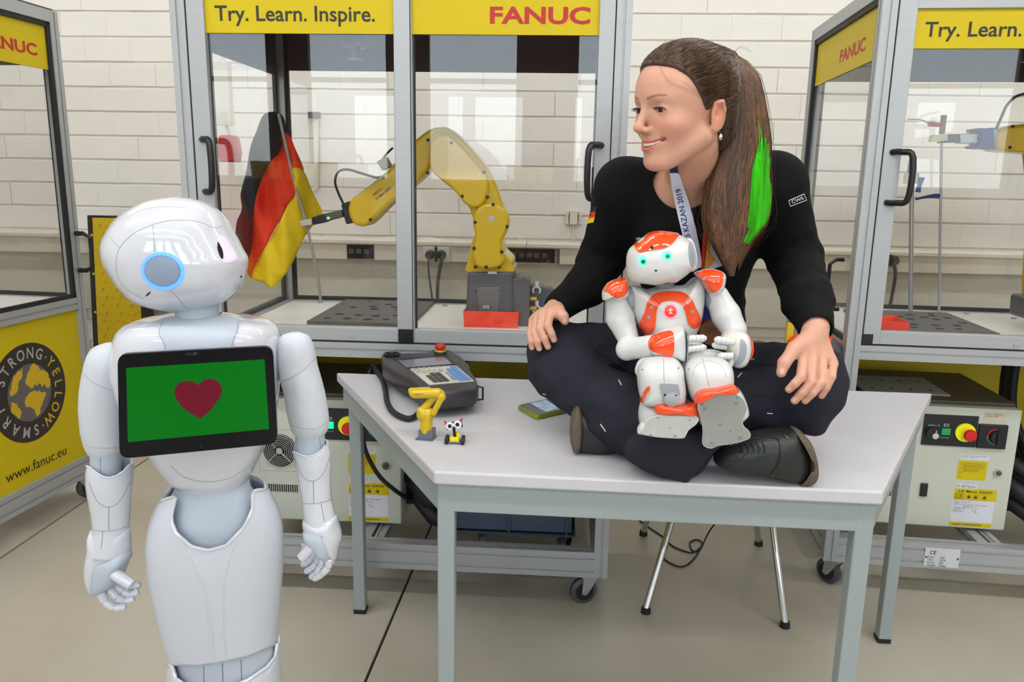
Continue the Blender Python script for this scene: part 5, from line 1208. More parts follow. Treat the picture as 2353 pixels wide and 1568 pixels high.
for a in (-PI/2, PI/6, 5*PI/6):
    mb = MB(); mb.sph((cx+.15*math.cos(a), YB+.02+.15*math.sin(a), .03), .03, 16, 10); build(mb, 'omni_wheel', M_BLK, pep, True, True)

# tablet
YL_, YR_ = 1.062, 1.118
TP0, TP1, TP2 = at(270, 815, YL_), at(637, 797, YR_), at(274, 1056, YL_-.002)
TPN = np.cross(TP1-TP0, TP2-TP0); TPN /= np.linalg.norm(TPN); TPN = TPN if TPN[1] > 0 else -TPN
def tp(px, py, d=0.):
    r = ray(px, py); return CPOS+r*(np.dot(TP0-CPOS, TPN)/np.dot(r, TPN))+TPN*d
def rrect(c4, rad, n=6, d=0):
    out = []
    for i in range(4):
        p = np.array(c4[i], float); a = np.array(c4[i-1], float); b = np.array(c4[(i+1) % 4], float)
        da = (a-p)/np.linalg.norm(a-p)*rad; db = (b-p)/np.linalg.norm(b-p)*rad
        for t in np.linspace(0, 1, n): q = (1-t)**2*(p+da)+2*t*(1-t)*p+t*t*(p+db); out.append(q)
    return out
def shrink(O, k, c=(453, 925)): return [(c[0]+(q[0]-c[0])*k, c[1]+(q[1]-c[1])*k) for q in O]
tb4 = [(269, 815), (626, 796), (638, 1021), (274, 1056)]
O = rrect(tb4, 24)
mb = MB(); mb.rings([[tp(*q, d) for q in shrink(O, k)] for k, d in ((.97, .016), (.995, .011), (1., .006), (.999, .001), (.992, 0))])
tbl = build(mb, 'tablet', mat('tablet_black', S(14, 15, 19), .12, spec=.2), pep, True, True, sharp=.8)
mb = MB(); O2 = shrink(O, 1.002); mb.rings([[tp(*q, .0075) for q in O2], [tp(*q, .0085) for q in shrink(O, 1.003)], [tp(*q, .0105) for q in O2]]); build(mb, 'tablet_edge', M_SEAM, tbl, True, True)
def flatpoly(pts, d0, d1, name, m, par):
    mb = MB(); n = len(pts); mb.add([tp(*q, d1) for q in pts]+[tp(*q, d0) for q in pts], [tuple(range(n)), tuple(range(2*n-1, n-1, -1))]+[(i, i+n, (i+1) % n+n, (i+1) % n) for i in range(n)]); return build(mb, name, m, par, True)
scr = flatpoly([(290, 846), (608, 826), (618.5, 986), (294, 1016.5)], -.0004, .002, 'screen', mat('screen_green', S(2, 30, 5), .12, var=.0, spec=.12, emit=S(2, 116, 20), estr=.85), tbl)
heart = [(401, 902), (405, 887), (420, 877), (440, 876.5), (455, 885), (467, 874), (487, 870.5), (504, 880), (510, 898), (504, 915), (490, 935), (476, 950), (461, 962), (440, 951), (420, 936), (406, 918)]
flatpoly([tuple(q) for q in spline(heart[:5], 5)]+[tuple(q) for q in spline(heart[5:13], 5)][:-1]+[tuple(q) for q in spline(heart[12:]+heart[:1], 5)][:-1], -.0008, .0, 'heart', mat('screen_heart', S(40, 5, 14), .12, var=0, spec=.12, emit=S(112, 24, 42), estr=.85), scr)
flatpoly([(426, 811.5), (456, 810), (456, 816), (426, 817.5)], -.0004, .002, 'camera_window', M_HOLE, tbl)
flatpoly(ell(448, 812.5, 3.4, 3.2), -.0008, .001, 'camera_lens', mat('lens_grey', S(58, 60, 68), .1), tbl)
flatpoly(ell(461, 1026, 3, 2.6), -.0006, .001, 'microphone_hole', M_HOLE, tbl)
mb = MB(); q = at(455, 930, 1.11); mb.box((q[0]-.03, 1.115, q[2]-.03), (q[0]+.03, 1.18, q[2]+.03)); build(mb, 'tablet_mount', M_BLK, tbl, True)

# arms
def arm_of(side, ya, up, seam1, el_, fore, cup, glove_o, wr, palm_o, glove_c, thumb, fingers, fr):
    a = bpy.data.objects.new('arm', None)
    o, _, _ = shell(up, ya, .95, 'upper_arm', M_WSAT, pep, n=40, nv=40, kb=.95)
    t = bvh_of(o)
    for s_ in seam1: seam(t, s_, 'shell_seam', M_LSEAM, o, r=.0006)
    mb = MB(); a0, a1 = at(*el_[0], ya), at(*el_[1], ya); mb.tube([a0, a1], [el_[2]]*2, 28); e = build(mb, 'elbow_joint', M_GJOINT, pep, True, True)
    et = bvh_of(e); seam(et, el_[3], 'joint_seam', M_SEAM, e, r=.0005, smooth=False)
    f, tr, _ = shell(fore, ya, .90, 'forearm', M_WGLOSS, pep, n=48, nv=30, top=cup, thick=.003)
    rim(tr, .0016, 'forearm_rim', M_WSAT, f)
    t = bvh_of(f)
    for s_ in wr: seam(t, s_, 'shell_seam', M_SEAM, f, r=.0005)
    g = inflate(glove_o, ya, .030, 'hand_back', M_WGLOSS, pep, e=.8, n=60, k=10, c=glove_c)
    pm = inflate(palm_o, ya-.006, .030, 'palm', M_GJOINT, pep, e=.55, n=60, k=10)
    th_, r_, dth = thumb
    mb = MB(); P = [at(x, y, ya+d) for x, y, d in th_]; mb.tube([P[0], P[0]*.5+P[1]*.5, P[1], P[1]*.85+P[2]*.15, P[2]*.93+P[1]*.07, P[2]], [r_, r_*1.0, r_*.95, r_*.9, r_*.85, r_*.55], 18); build(mb, 'thumb', M_WGLOSS, pep, True, True)
    mb = MB(); d = (P[1]-P[0])/np.linalg.norm(P[1]-P[0]); mb.tube([P[0]-d*.003, P[0]+d*.003], [r_*1.14]*2, 20); build(mb, 'thumb_socket', M_SEAM, pep, True)
    for F_ in fingers:
        P = [at(x, y, ya+dd) for x, y, dd in F_]; mb = MB()
        for i in range(len(P)-1):
            k0 = 1-.06*i; A, B_ = P[i], P[i+1]; mb.tube([A, A*.9+B_*.1, A*.15+B_*.85, B_, B_+(B_-A)*.08], [fr*k0*.8, fr*k0, fr*k0*.96, fr*k0*.8, fr*k0*.35], 12)
        build(mb, 'finger', M_WGLOSS, pep, True, True)
    return o, f
arm_of(-1, 1.19, [(789, 240, 262), (793, 226, 270), (800, 214, 278), (812, 206, 284), (830, 200, 288), (850, 196, 288), (870, 192, 286), (900, 188, 284), (940, 186, 280), (990, 190, 278), (1024, 198, 276), (1040, 206, 272), (1052, 218, 264)],
       [[(194, 862), (215, 880), (245, 893), (268, 902)], [(197, 1023), (225, 1030), (270, 1030)]],
       ((241, 1035), (246, 1110), .0235, ((231, 1052), (231, 1088))),
       [(1062, 206, 300), (1080, 202, 302), (1109, 202, 301), (1140, 206, 298), (1181, 213, 295), (1217, 217, 293), (1250, 209, 296), (1270, 206, 297)],
       [(200, 1072), (206, 1075), (219, 1085), (235, 1096), (250, 1099), (268, 1094), (284, 1083), (296, 1070), (304, 1066)],
       [(212, 1215), (255, 1212), (292, 1214), (297, 1240), (298, 1262), (290, 1280), (262, 1300), (240, 1320), (228, 1345), (220, 1369), (212, 1365), (204, 1350), (199, 1325), (200, 1295), (206, 1260)],
       [[(217, 1219), (240, 1221), (265, 1219), (293, 1210)], [(204, 1108), (222, 1150), (249, 1166), (275, 1152), (298, 1110)], [(250, 1166), (250, 1218)], [(236, 1222), (235, 1240), (232, 1262)]],
       [(226, 1295), (240, 1276), (265, 1268), (290, 1268), (297, 1280), (290, 1296), (284, 1312), (276, 1332), (262, 1346), (242, 1358), (224, 1362), (220, 1335)], (240, 1270),
       ([(254, 1312, -.022), (279, 1330, -.026), (304, 1346, -.028)], .0105, 0),
       [[(231, 1362, -.018), (240, 1384, -.02), (262, 1398, -.018), (289, 1395, -.012)], [(250, 1352, -.006), (268, 1375, -.008), (288, 1383, -.004), (308, 1376, .0)],
        [(262, 1340, .004), (282, 1360, .002), (300, 1368, .004), (318, 1360, .008)], [(270, 1330, .014), (290, 1345, .013), (308, 1350, .015), (322, 1342, .018)]], .0075)
arm_of(1, 1.235, [(765, 665, 692), (769, 650, 704), (778, 642, 712), (790, 638, 718), (810, 637, 723), (840, 640, 728), (875, 646, 738), (902, 654, 745), (948, 661, 753), (975, 667, 755), (990, 672, 752), (1004, 684, 742)],
       [[(646, 876), (670, 868), (700, 848), (724, 824)], [(668, 978), (700, 985), (730, 984), (755, 966)]],
       ((712, 990), (714, 1062), .0245, ((733, 1002), (738, 1035))),
       [(1018, 676, 751), (1037, 674, 758), (1070, 680, 760), (1101, 686, 759), (1149, 695, 761), (1190, 699, 771), (1215, 701, 778)],
       [(672, 1040), (676, 1038), (690, 1046), (705, 1050), (722, 1047), (738, 1035), (748, 1024), (760, 1020)],
       [(699, 1190), (730, 1188), (768, 1185), (776, 1205), (783, 1229), (784, 1242), (779, 1262), (775, 1283), (770, 1287), (766, 1262), (760, 1240), (750, 1222), (737, 1212), (718, 1214), (699, 1214)],
       [[(696, 1157), (720, 1158), (745, 1154), (762, 1148)], [(676, 1050), (695, 1095), (722, 1106), (745, 1085), (757, 1052)], [(720, 1106), (721, 1157)], [(738, 1158), (742, 1180), (746, 1200)]],
       [(700, 1215), (720, 1210), (740, 1210), (754, 1220), (762, 1240), (766, 1262), (764, 1280), (757, 1284), (745, 1280), (738, 1270), (730, 1262), (722, 1250), (708, 1240), (702, 1230)], (752, 1215),
       ([(727, 1245, -.022), (711, 1262, -.026), (691, 1284, -.028)], .0105, 0),
       [[(757, 1284, -.016), (754, 1304, -.018), (740, 1320, -.016), (722, 1331, -.010)], [(744, 1282, -.006), (738, 1304, -.008), (726, 1320, -.006), (714, 1327, .0)],
        [(736, 1275, .004), (728, 1295, .002), (716, 1308, .004), (703, 1314, .008)], [(730, 1268, .014), (718, 1284, .013), (706, 1294, .015), (694, 1298, .018)]], .0072)
for o in bpy.data.objects:
    if o.name.startswith('arm') and o.type == 'EMPTY' and not o.get('label'): bpy.data.objects.remove(o)
# ================================================================== small orange and white robot sitting in the lap
YN = 1.47
nz = lambda X, Y: (1353+X/2.412, 450+Y/2.412)
def nl(*pts): return [nz(*p) for p in pts]
M_NW = mat('warm_white_shell', S(212, 213, 212), .32, coat=.3, var=.01)
M_OR = mat('gloss_orange', S(238, 74, 12), .16, coat=1.0, var=.01)
M_NG = mat('mid_grey_plastic', S(150, 156, 162), .45)
M_SOLE = mat('grey_rubber_sole', S(150, 154, 148), .6, var=.05, vscale=40)
nao = thing('toy_humanoid_robot', 'small white robot with orange plates and green eyes sitting in the lap of the person', 'robot', tuple(at(1540, 900, 1.42)))
# back: hips hidden between torso and knees
pelvis = inflate(nl((330, 760), (450, 790), (590, 760), (640, 860), (600, 960), (450, 990), (320, 950), (290, 850)), 1.475, .05, 'pelvis', M_NW, nao)
torso = inflate(nl((222, 520), (232, 500), (270, 498), (320, 520), (380, 507), (455, 500), (530, 497), (570, 475), (600, 450), (632, 468), (642, 530), (636, 610), (622, 690), (600, 750), (575, 790), (520, 830), (450, 845), (390, 835), (335, 795), (290, 745), (255, 690), (236, 640), (224, 570)), 1.485, .055, 'torso', M_NW, nao, e=.62, c=nz(450, 650), n=110, k=18)
tt = bvh_of(torso)
pl = patch(tt, nl((286, 735), (287, 700), (300, 672), (315, 635), (325, 595), (345, 563), (370, 547), (405, 537), (460, 533), (515, 538), (548, 552), (570, 575), (588, 615), (605, 650), (617, 690), (612, 715), (597, 731), (575, 733), (553, 712), (541, 675), (533, 640), (520, 612), (500, 595), (470, 585), (430, 586), (400, 597), (382, 620), (375, 655), (372, 700), (367, 737), (345, 762), (320, 766), (298, 752)), 'chest_plate', M_OR, torso, .0022, step=3)
for p in ((350, 617), (335, 672), (543, 592), (570, 643)):
    h, n = hit(tt, *nz(*p)); 
    if h: screw(pl, np.array(h)+np.array(n)*.001, n, .0040, M_NG); screw(pl, np.array(h)+np.array(n)*.0018, n, .0022, M_ZINC, 'screw_socket')
patch(tt, ell(*nz(452, 641), 16.6, 16.6), 'button_glow', mat('button_pink', S(240, 150, 170), .3, emit=S(255, 110, 140), estr=.6), torso, .0012, step=2)
bt = patch(tt, ell(*nz(452, 641), 13.2, 13.2), 'chest_button', mat('button_red', S(230, 50, 40), .25, emit=S(240, 40, 30), estr=.35), torso, .0024, step=2)
for L_ in (((452, 622), (452, 630)), ((440, 634), (464, 634)), ((452, 634), (452, 645), (443, 656)), ((452, 645), (462, 654))): seam(tt, nl(*L_), 'button_figure', mat('figure_white', S(250, 240, 240), .4), torso, r=.0009, lift=.0028, smooth=False, step=2)
# neck and head
mb = MB(); mb.tube([at(*nz(418, 470), 1.475), at(*nz(420, 512), 1.48)], .0165, 24); nk = build(mb, 'neck', M_NG, nao, True, True)
for y in (486, 494, 502):
    a = at(*nz(420, y), 1.478); rim([a+[.0175*math.cos(q), .0175*math.sin(q), 0] for q in np.linspace(0, 2*PI, 20, endpoint=False)], .001, 'neck_ridge', M_NG, nk)
head = inflate(nl((209, 430), (207, 370), (212, 325), (228, 292), (255, 270), (290, 240), (330, 212), (380, 200), (440, 200), (495, 213), (545, 236), (572, 262), (590, 325), (590, 378), (570, 408), (535, 440), (500, 465), (475, 480), (430, 480), (365, 493), (300, 486), (240, 476), (222, 458)), 1.455, .062, 'head', M_NW, nao, e=.66, c=nz(400, 350), n=110, k=18)
ht = bvh_of(head)
cap = patch(ht, nl((257, 283), (263, 262), (285, 240), (320, 215), (360, 203), (405, 201), (460, 207), (497, 217), (485, 240), (465, 265), (440, 283), (405, 294), (365, 300), (325, 307), (285, 315), (265, 305)), 'head_cap', M_OR, head, .0022, step=3)
patch(ht, ell(*nz(352, 290), 3.6, 3.6, 0, 12), 'camera', M_HOLE, head, .003, step=1.2)
for (cx_, cy_, rx_, ry_, px_, py_) in ((298, 361, 11, 13, 303, 366), (433, 333, 13.2, 11.5, 437, 336)):
    e = patch(ht, ell(*nz(cx_, cy_), rx_, ry_), 'eye', mat('eye_light', S(120, 245, 200), .3, emit=S(110, 255, 205), estr=.9), head, .0006, step=2)
    patch(ht, ell(*nz(px_, py_), 7.2, 7), 'eye_glow', mat('eye_green', S(40, 235, 150), .3, emit=S(20, 240, 140), estr=.8), head, .0009, step=2)
    patch(ht, ell(*nz(px_, py_), 4.3, 4.3), 'pupil', mat('pupil_green', S(0, 70, 30), .2, emit=S(0, 110, 50), estr=.4), head, .0014, step=1.5)
patch(ht, ell(*nz(372, 415), 2.6, 2.4, 0, 10), 'mouth', M_HOLE, head, .0006, step=1)
patch(ht, nl((556, 262), (568, 275), (579, 320), (582, 365), (576, 392), (566, 385), (556, 350), (552, 300)), 'ear_speaker', M_NG, head, .0012, step=2.5)
mb = MB(); mb.tube(spline([at(*nz(*p), 1.452) for p in ((548, 240), (572, 262), (588, 318), (592, 372), (580, 402), (566, 412))], 4), .0035, 8); build(mb, 'ear_rim', M_NW, head, True, True)
mb = MB(); p = at(*nz(280, 242), 1.47); mb.sph(p, (.007, .012, .004)); build(mb, 'touch_sensor', mat('petrol_grey', S(70, 100, 110), .3), head, True, True)
# shoulders and arms
inflate(nl((190, 505), (230, 500), (262, 530), (268, 590), (240, 640), (205, 620), (180, 560)), 1.482, .03, 'shoulder_joint', M_NG, nao)
inflate(nl((640, 520), (690, 520), (720, 560), (715, 620), (680, 640), (640, 600)), 1.482, .03, 'shoulder_joint', M_NG, nao)
def limb(rows, name, k=.004, h=.0016, m=M_NW, mb_=None):
    s = SDF()
    for (a, b, ra, rb, ya, yb_) in rows:
        s.u(rc(at(*nz(*a), ya), at(*nz(*b), yb_), ra*ppm(*nz(*a), ya), rb*ppm(*nz(*b), yb_)), k)
    return organic(s, h, name, m, nao)
limb([((155, 570), (175, 680), 25, 32, 1.47, 1.465), ((175, 680), (222, 800), 32, 24, 1.465, 1.455)], 'upper_arm')
limb([((712, 560), (760, 660), 27, 33, 1.47, 1.46), ((760, 660), (805, 745), 33, 29, 1.46, 1.45)], 'upper_arm')
pad = inflate(nl((72, 545), (82, 515), (108, 484), (150, 465), (200, 458), (213, 470), (219, 508), (222, 538), (210, 560), (172, 578), (140, 572), (110, 550), (88, 550), (76, 578)), 1.462, .038, 'shoulder_pad', M_NW, nao, e=.6, c=nz(155, 525), k=12)
pt = bvh_of(pad); patch(pt, nl((84, 526), (110, 486), (152, 468), (200, 463), (210, 500), (212, 532), (190, 557), (160, 566), (132, 556), (105, 535)), 'shoulder_plate', M_OR, pad, .0018, step=2.5)
pad = inflate(nl((583, 432), (635, 412), (700, 408), (752, 432), (752, 480), (737, 525), (700, 546), (665, 540), (640, 512), (618, 465)), 1.462, .038, 'shoulder_pad', M_NW, nao, e=.6, c=nz(680, 475), k=12)
pt = bvh_of(pad); patch(pt, nl((596, 432), (640, 418), (700, 416), (742, 436), (741, 475), (730, 508), (708, 528), (682, 532), (655, 512), (636, 472), (615, 448)), 'shoulder_plate', M_OR, pad, .0018, step=2.5)
limb([((212, 852), (345, 835), 25, 26, 1.435, 1.405), ((222, 808), (212, 852), 24, 25, 1.452, 1.435)], 'forearm')
hand = inflate(nl((325, 815), (345, 785), (400, 755), (460, 733), (500, 727), (525, 735), (535, 800), (535, 885), (525, 915), (490, 905), (440, 895), (370, 885), (335, 865)), 1.40, .036, 'hand_shell', M_NW, nao, e=.5, c=nz(440, 820), k=14)
pt = bvh_of(hand); patch(pt, nl((332, 815), (348, 785), (390, 765), (440, 753), (463, 757), (472, 780), (473, 830), (470, 870), (455, 889), (405, 880), (355, 860), (336, 842)), 'hand_plate', M_OR, hand, .0018, step=2.5)
mb = MB(); mb.box(at(*nz(532, 905), 1.40)-[0, .022, 0], at(*nz(545, 755), 1.40)+[.001, .022, 0]); build(mb, 'hand_edge', M_NG, hand, True, bevel=.004)
def finger(pts, r, y, par):
    P = [at(*nz(*p), y) for p in pts]; r_ = r*ppm(*nz(*pts[0]), y); mb = MB(); n = 4; Q = []; R = []
    for i in range(n):
        a = P[0]+(P[-1]-P[0])*i/n; b = P[0]+(P[-1]-P[0])*(i+1)/n; Q += [a+(b-a)*.04, a+(b-a)*.16, a+(b-a)*.9, b]; R += [r_*.86, r_, r_*.98, r_*.86]
    d = (P[-1]-P[0])/np.linalg.norm(P[-1]-P[0]); Q.append(P[-1]+d*r_*.6); R.append(r_*.45); mb.tube(Q, R, 14); build(mb, 'finger', M_NW, par, True, True)
finger(((545, 793), (640, 790)), 8.6, 1.385, hand); finger(((545, 852), (640, 840)), 8.2, 1.385, hand); finger(((540, 825), (588, 826)), 6.5, 1.41, hand)
cuff = inflate(nl((735, 785), (760, 757), (800, 740), (850, 745), (884, 775), (895, 830), (888, 890), (862, 938), (825, 952), (798, 942), (788, 915), (770, 880), (748, 840)), 1.41, .035, 'hand_shell', M_NW, nao, e=.55, c=nz(825, 845), k=14)
pt = bvh_of(cuff)
patch(pt, nl((845, 795), (868, 815), (874, 850), (868, 895), (850, 925), (828, 938), (818, 925), (830, 890), (838, 850), (838, 815)), 'palm_insert', M_NG, cuff, .0012, step=2.5)
patch(pt, nl((745, 790), (775, 768), (815, 762), (828, 785), (822, 830), (815, 880), (805, 925), (795, 925), (778, 880), (757, 840)), 'palm', mat('ivory_palm', S(214, 210, 190), .5), cuff, .0012, step=2.5)
pl = inflate(nl((884, 790), (896, 788), (903, 820), (902, 850), (893, 885), (882, 910), (876, 890)), 1.415, .028, 'hand_plate', M_OR, cuff, e=.6)
finger(((808, 812), (708, 798)), 8.6, 1.375, cuff); finger(((765, 838), (695, 828)), 8.2, 1.385, cuff); finger(((800, 888), (728, 888)), 8.4, 1.375, cuff)
mb = MB(); mb.tube([at(*nz(800, 895), 1.39), at(*nz(785, 930), 1.385), at(*nz(778, 945), 1.385)], .006, 10); build(mb, 'finger', M_NW, cuff, True, True)
# legs: thigh back plates, knees, shins, feet
for pts, yy in ((((257, 985), (258, 950), (275, 915), (310, 893), (370, 887), (430, 890), (480, 905), (510, 935), (518, 975), (500, 1000), (400, 1010), (290, 1010)), 1.40), (((515, 955), (525, 905), (560, 872), (620, 855), (680, 852), (735, 865), (775, 890), (790, 930), (785, 970), (660, 985), (540, 985)), 1.40)):
    inflate(nl(*pts), yy, .012, 'knee_guard', M_NW, nao, e=.35, k=8)
for rows_, y0_, nm in ((((330, 850), (268, 985), (272, 1060), (285, 1120), (300, 1150), (420, 1165), (520, 1150), (538, 1090), (528, 1000), (520, 950), (480, 905), (400, 895), (330, 905), (285, 940)), 1.36, 0), (((535, 1010), (540, 950), (570, 915), (630, 897), (700, 895), (760, 915), (792, 950), (800, 1010), (795, 1060), (780, 1110), (700, 1150), (600, 1150), (560, 1110)), 1.355, 1)):
    pts = rows_[1:] if nm == 0 else rows_
    kn = inflate(nl(*pts), y0_, .045, 'shin', M_NW, nao, e=.5, k=14, n=90)
    kt = bvh_of(kn)
    if nm == 0:
        seam(kt, nl((415, 905), (415, 960), (418, 1035)), 'shell_seam', M_SEAM, kn, r=.00045)
        patch(kt, nl((392, 1045), (405, 1040), (490, 1045), (500, 1090), (497, 1140), (460, 1155), (410, 1140), (402, 1090)), 'ankle_joint', M_NG, kn, .004, step=3, smooth=False)
        patch(kt, ell(*nz(458, 1122), 17, 14), 'ankle_disc', mat('pale_grey_plastic', S(172, 176, 180), .4), kn, .006, step=3)
        for p in ((420, 1100), (478, 1102)):
            h, n = hit(kt, *nz(*p)); screw(kn, np.array(h)+np.array(n)*.004, n, .002, M_HOLE)
        patch(kt, nl((335, 1055), (340, 1075), (322, 1100), (303, 1140), (318, 1170), (312, 1192), (295, 1200), (290, 1215), (278, 1212), (272, 1185), (276, 1150), (298, 1110), (318, 1070)), 'shin_plate', M_OR, kn, .003, step=2.5)
    else: seam(kt, nl((628, 900), (645, 960), (665, 1055)), 'shell_seam', M_SEAM, kn, r=.00045); seam(kt, nl((575, 1010), (590, 950), (630, 920), (690, 920), (740, 950), (765, 1010)), 'shell_seam', M_LSEAM, kn, r=.0004)
    for p in (((495, 958), (300, 965)) if nm == 0 else ((556, 962),)):
        h, n = hit(kt, *nz(*p)); 
        if h: screw(kn, h, n, .0014, M_SEAM)
def foot(white, orange, sole, y0, dy, toe, holes):
    f = inflate(nl(*white), y0+.062, .05, 'foot', M_NW, nao, e=.5, k=10, c=None)
    o = inflate(nl(*orange), y0+.012, .020, 'foot_plate', M_OR, f, e=.5, k=8)
    P = spline(nl(*sole), 5, True); ys = [p[1] for p in P]; y_a, y_b = min(ys), max(ys)
    yy = lambda p: y0+dy*(p[1]-y_a)/(y_b-y_a)
    for nm_, d0, d1, m_, sc in (('sole', -.0015, .004, M_SOLE, .97), ('sole_edge', 0, .010, M_NW, 1.0)):
        c = np.mean(P, axis=0); Q = [c+(np.array(p)-c)*sc for p in P]; mb = MB(); n = len(Q)
        mb.rings([[at(*q, yy(q)+d) for q in Q] for d in (d0, d1)]); s_ = build(mb, nm_, m_, f, True, bevel=.0008)
        if nm_ == 'sole': so = s_
    if toe: inflate(nl(*toe), y0+.012, .014, 'toe', M_NW, f, e=.6, k=6)
    for (hx, hy, r, m_) in holes:
        q = nz(hx, hy); p = at(*q, yy(q)-.0018); mb = MB(); mb.cyl(p, p+[0, .001, 0], r*ppm(*q, y0), n=14); build(mb, 'sole_screw', m_, so, True)
GS = mat('sole_screw_grey', S(126, 130, 124), .5)
foot(((275, 1225), (290, 1150), (340, 1140), (420, 1150), (540, 1140), (600, 1165), (607, 1230), (560, 1265), (400, 1275), (300, 1290)), ((362, 1182), (370, 1158), (388, 1147), (440, 1153), (510, 1162), (560, 1157), (590, 1153), (605, 1175), (607, 1220), (560, 1212), (500, 1206), (430, 1207), (372, 1203)),
     ((308, 1262), (335, 1233), (400, 1213), (480, 1207), (560, 1213), (603, 1228), (604, 1252), (580, 1280), (552, 1302), (540, 1325), (522, 1345), (450, 1345), (380, 1340), (300, 1326), (272, 1318), (290, 1300), (316, 1282)), 1.315, -.045,
     ((268, 1310), (272, 1285), (290, 1262), (308, 1258), (322, 1275), (312, 1298), (288, 1314)), ((382, 1234, 3, GS), (560, 1248, 3, GS), (450, 1292, 2, GS), (345, 1330, 3, GS), (478, 1337, 4, GS)))
foot(((583, 1140), (600, 1090), (660, 1060), (740, 1050), (810, 1055), (850, 1095), (878, 1170), (870, 1215), (760, 1290), (650, 1290), (600, 1230)), ((583, 1132), (597, 1093), (640, 1068), (700, 1060), (750, 1050), (798, 1045), (820, 1060), (833, 1085), (800, 1088), (720, 1087), (650, 1097), (612, 1120), (598, 1147), (585, 1150)),
     ((603, 1165), (612, 1138), (645, 1112), (700, 1093), (760, 1088), (820, 1098), (858, 1125), (878, 1170), (870, 1210), (853, 1250), (862, 1280), (885, 1300), (897, 1328), (880, 1352), (800, 1376), (720, 1387), (680, 1402), (645, 1393), (628, 1368), (630, 1300), (620, 1230), (606, 1195)), 1.30, .012,
     None, ((628, 1157, 3.2, M_SEAM), (642, 1180, 5, GS), (822, 1120, 2.6, M_SEAM), (816, 1148, 5, GS), (728, 1270, 4, M_SEAM), (784, 1306, 2.6, M_SEAM), (682, 1323, 2, M_SEAM), (682, 1372, 4, GS), (838, 1342, 5, GS), (790, 1377, 2.6, M_SEAM), (700, 1392, 2.6, M_SEAM)))
# ================================================================== the seated person
def skinmat():
    m = mat('skin', (1, 1, 1), .48, var=.03, vscale=60, bump=.12, bscale=700, attr=True, spec=.35, sss=.12); return m
M_SKIN = skinmat()
M_SHIRT = mat('black_jersey', S(13, 13, 15), .9, var=.1, vscale=300, bump=.3, bscale=900, spec=.2)
M_TROU = mat('navy_work_cloth', S(38, 39, 49), .88, var=.07, vscale=180, bump=.5, bscale=700, spec=.25)
A3 = lambda px, py, y: at(px, py, y)
per = thing('person', 'person with brown ponytail, black top and dark trousers sitting cross-legged on the table', 'person', (float(at(1600, 800, 1.7)[0]), 1.7, TZ))
# ---- head frame
HR = Matrix.Rotation(math.radians(-58.7), 3, 'Z') @ Matrix.Rotation(math.radians(2), 3, 'X') @ Matrix.Rotation(math.radians(2), 3, 'Y')
HRn = np.array(HR); EYE = (.031, -.078, 0)
HO = at(1519, 250, 1.433)-HRn @ np.array(EYE)
def hw(x, y, z): return HO+HRn @ np.array([x, y, z])
def he(c, r): return el(hw(*c), r, HR)
def hrc(a, b, ra, rb): return rc(hw(*a), hw(*b), ra, rb)
B = SDF()
B.u(he((0, .008, .030), (.071, .093, .083)), .01)
B.u(he((0, -.030, .034), (.062, .062, .058)), .03)
B.u(he((0, -.034, -.028), (.053, .047, .074)), .03)
for s in (-1, 1):
    B.u(hrc((s*.052, .004, -.045), (s*.018, -.052, -.090), .019, .015), .02)
    B.u(he((s*.035, -.052, -.027), (.023, .024, .020)), .02)
    B.u(hrc((s*.012, -.083, .022), (s*.042, -.068, .020), .006, .006), .014)
B.u(he((0, -.062, -.093), (.021, .016, .014)), .016)
B.u(he((0, -.066, -.058), (.020, .0175, .021)), .02)
B.u(hrc((0, -.083, .014), (0, -.101, -.030), .0058, .0078), .010)
B.u(he((0, -.1025, -.0325), (.0088, .0090, .0082)), .006)
for s in (-1, 1):
    B.u(he((s*.0105, -.0905, -.0365), (.0060, .0090, .0062)), .005)
    B.s(he((s*.0062, -.094, -.0440), (.0030, .0050, .0026)), .002)
    B.s(he((s*.031, -.092, .000), (.019, .013, .0105)), .010)
    B.u(he((s*.031, -.0695, -.001), (.0150, .0140, .0125)), .004)
    B.s(he((s*.031, -.0835, -.0020), (.0128, .0085, .0043)), .0015)
# mouth
def arc(n=9, z0=-.0625, zc=.0110, y0=-.0862, w=.029, yc=.0190):
    return [(w*t, y0+yc*t*t, z0+zc*t*t) for t in np.linspace(-1, 1, n)]
MC = arc()
for i in range(len(MC)-1):
    t = abs((i+.5)/(len(MC)-1)*2-1); a, b = MC[i], MC[i+1]
    f = lambda p, dz, dy: (p[0], p[1]+dy, p[2]+dz)
    B.u(hrc(f(a, .0066-.004*t, .0030), f(b, .0066-.004*t, .0030), .0038*(1-.5*t), .0038*(1-.5*t)), .003)
    B.u(hrc(f(a, -.0080+.006*t, .0030), f(b, -.0080+.006*t, .0030), .0050*(1-.55*t), .0050*(1-.55*t)), .003)
for i in range(len(MC)-1):
    t = abs((i+.5)/(len(MC)-1)*2-1); a, b = MC[i], MC[i+1]
    B.s(hrc((a[0], a[1]+.0005, a[2]-.0005), (b[0], b[1]+.0005, b[2]-.0005), .0044*(1-.7*t), .0044*(1-.7*t)), .0015); B.s(hrc((a[0], a[1]-.004, a[2]-.0005), (b[0], b[1]-.004, b[2]-.0005), .0036*(1-.7*t), .0036*(1-.7*t)), .001)
for s in (-1, 1): B.s(he((s*.0315, -.0690, -.052), (.0035, .004, .006)), .004)
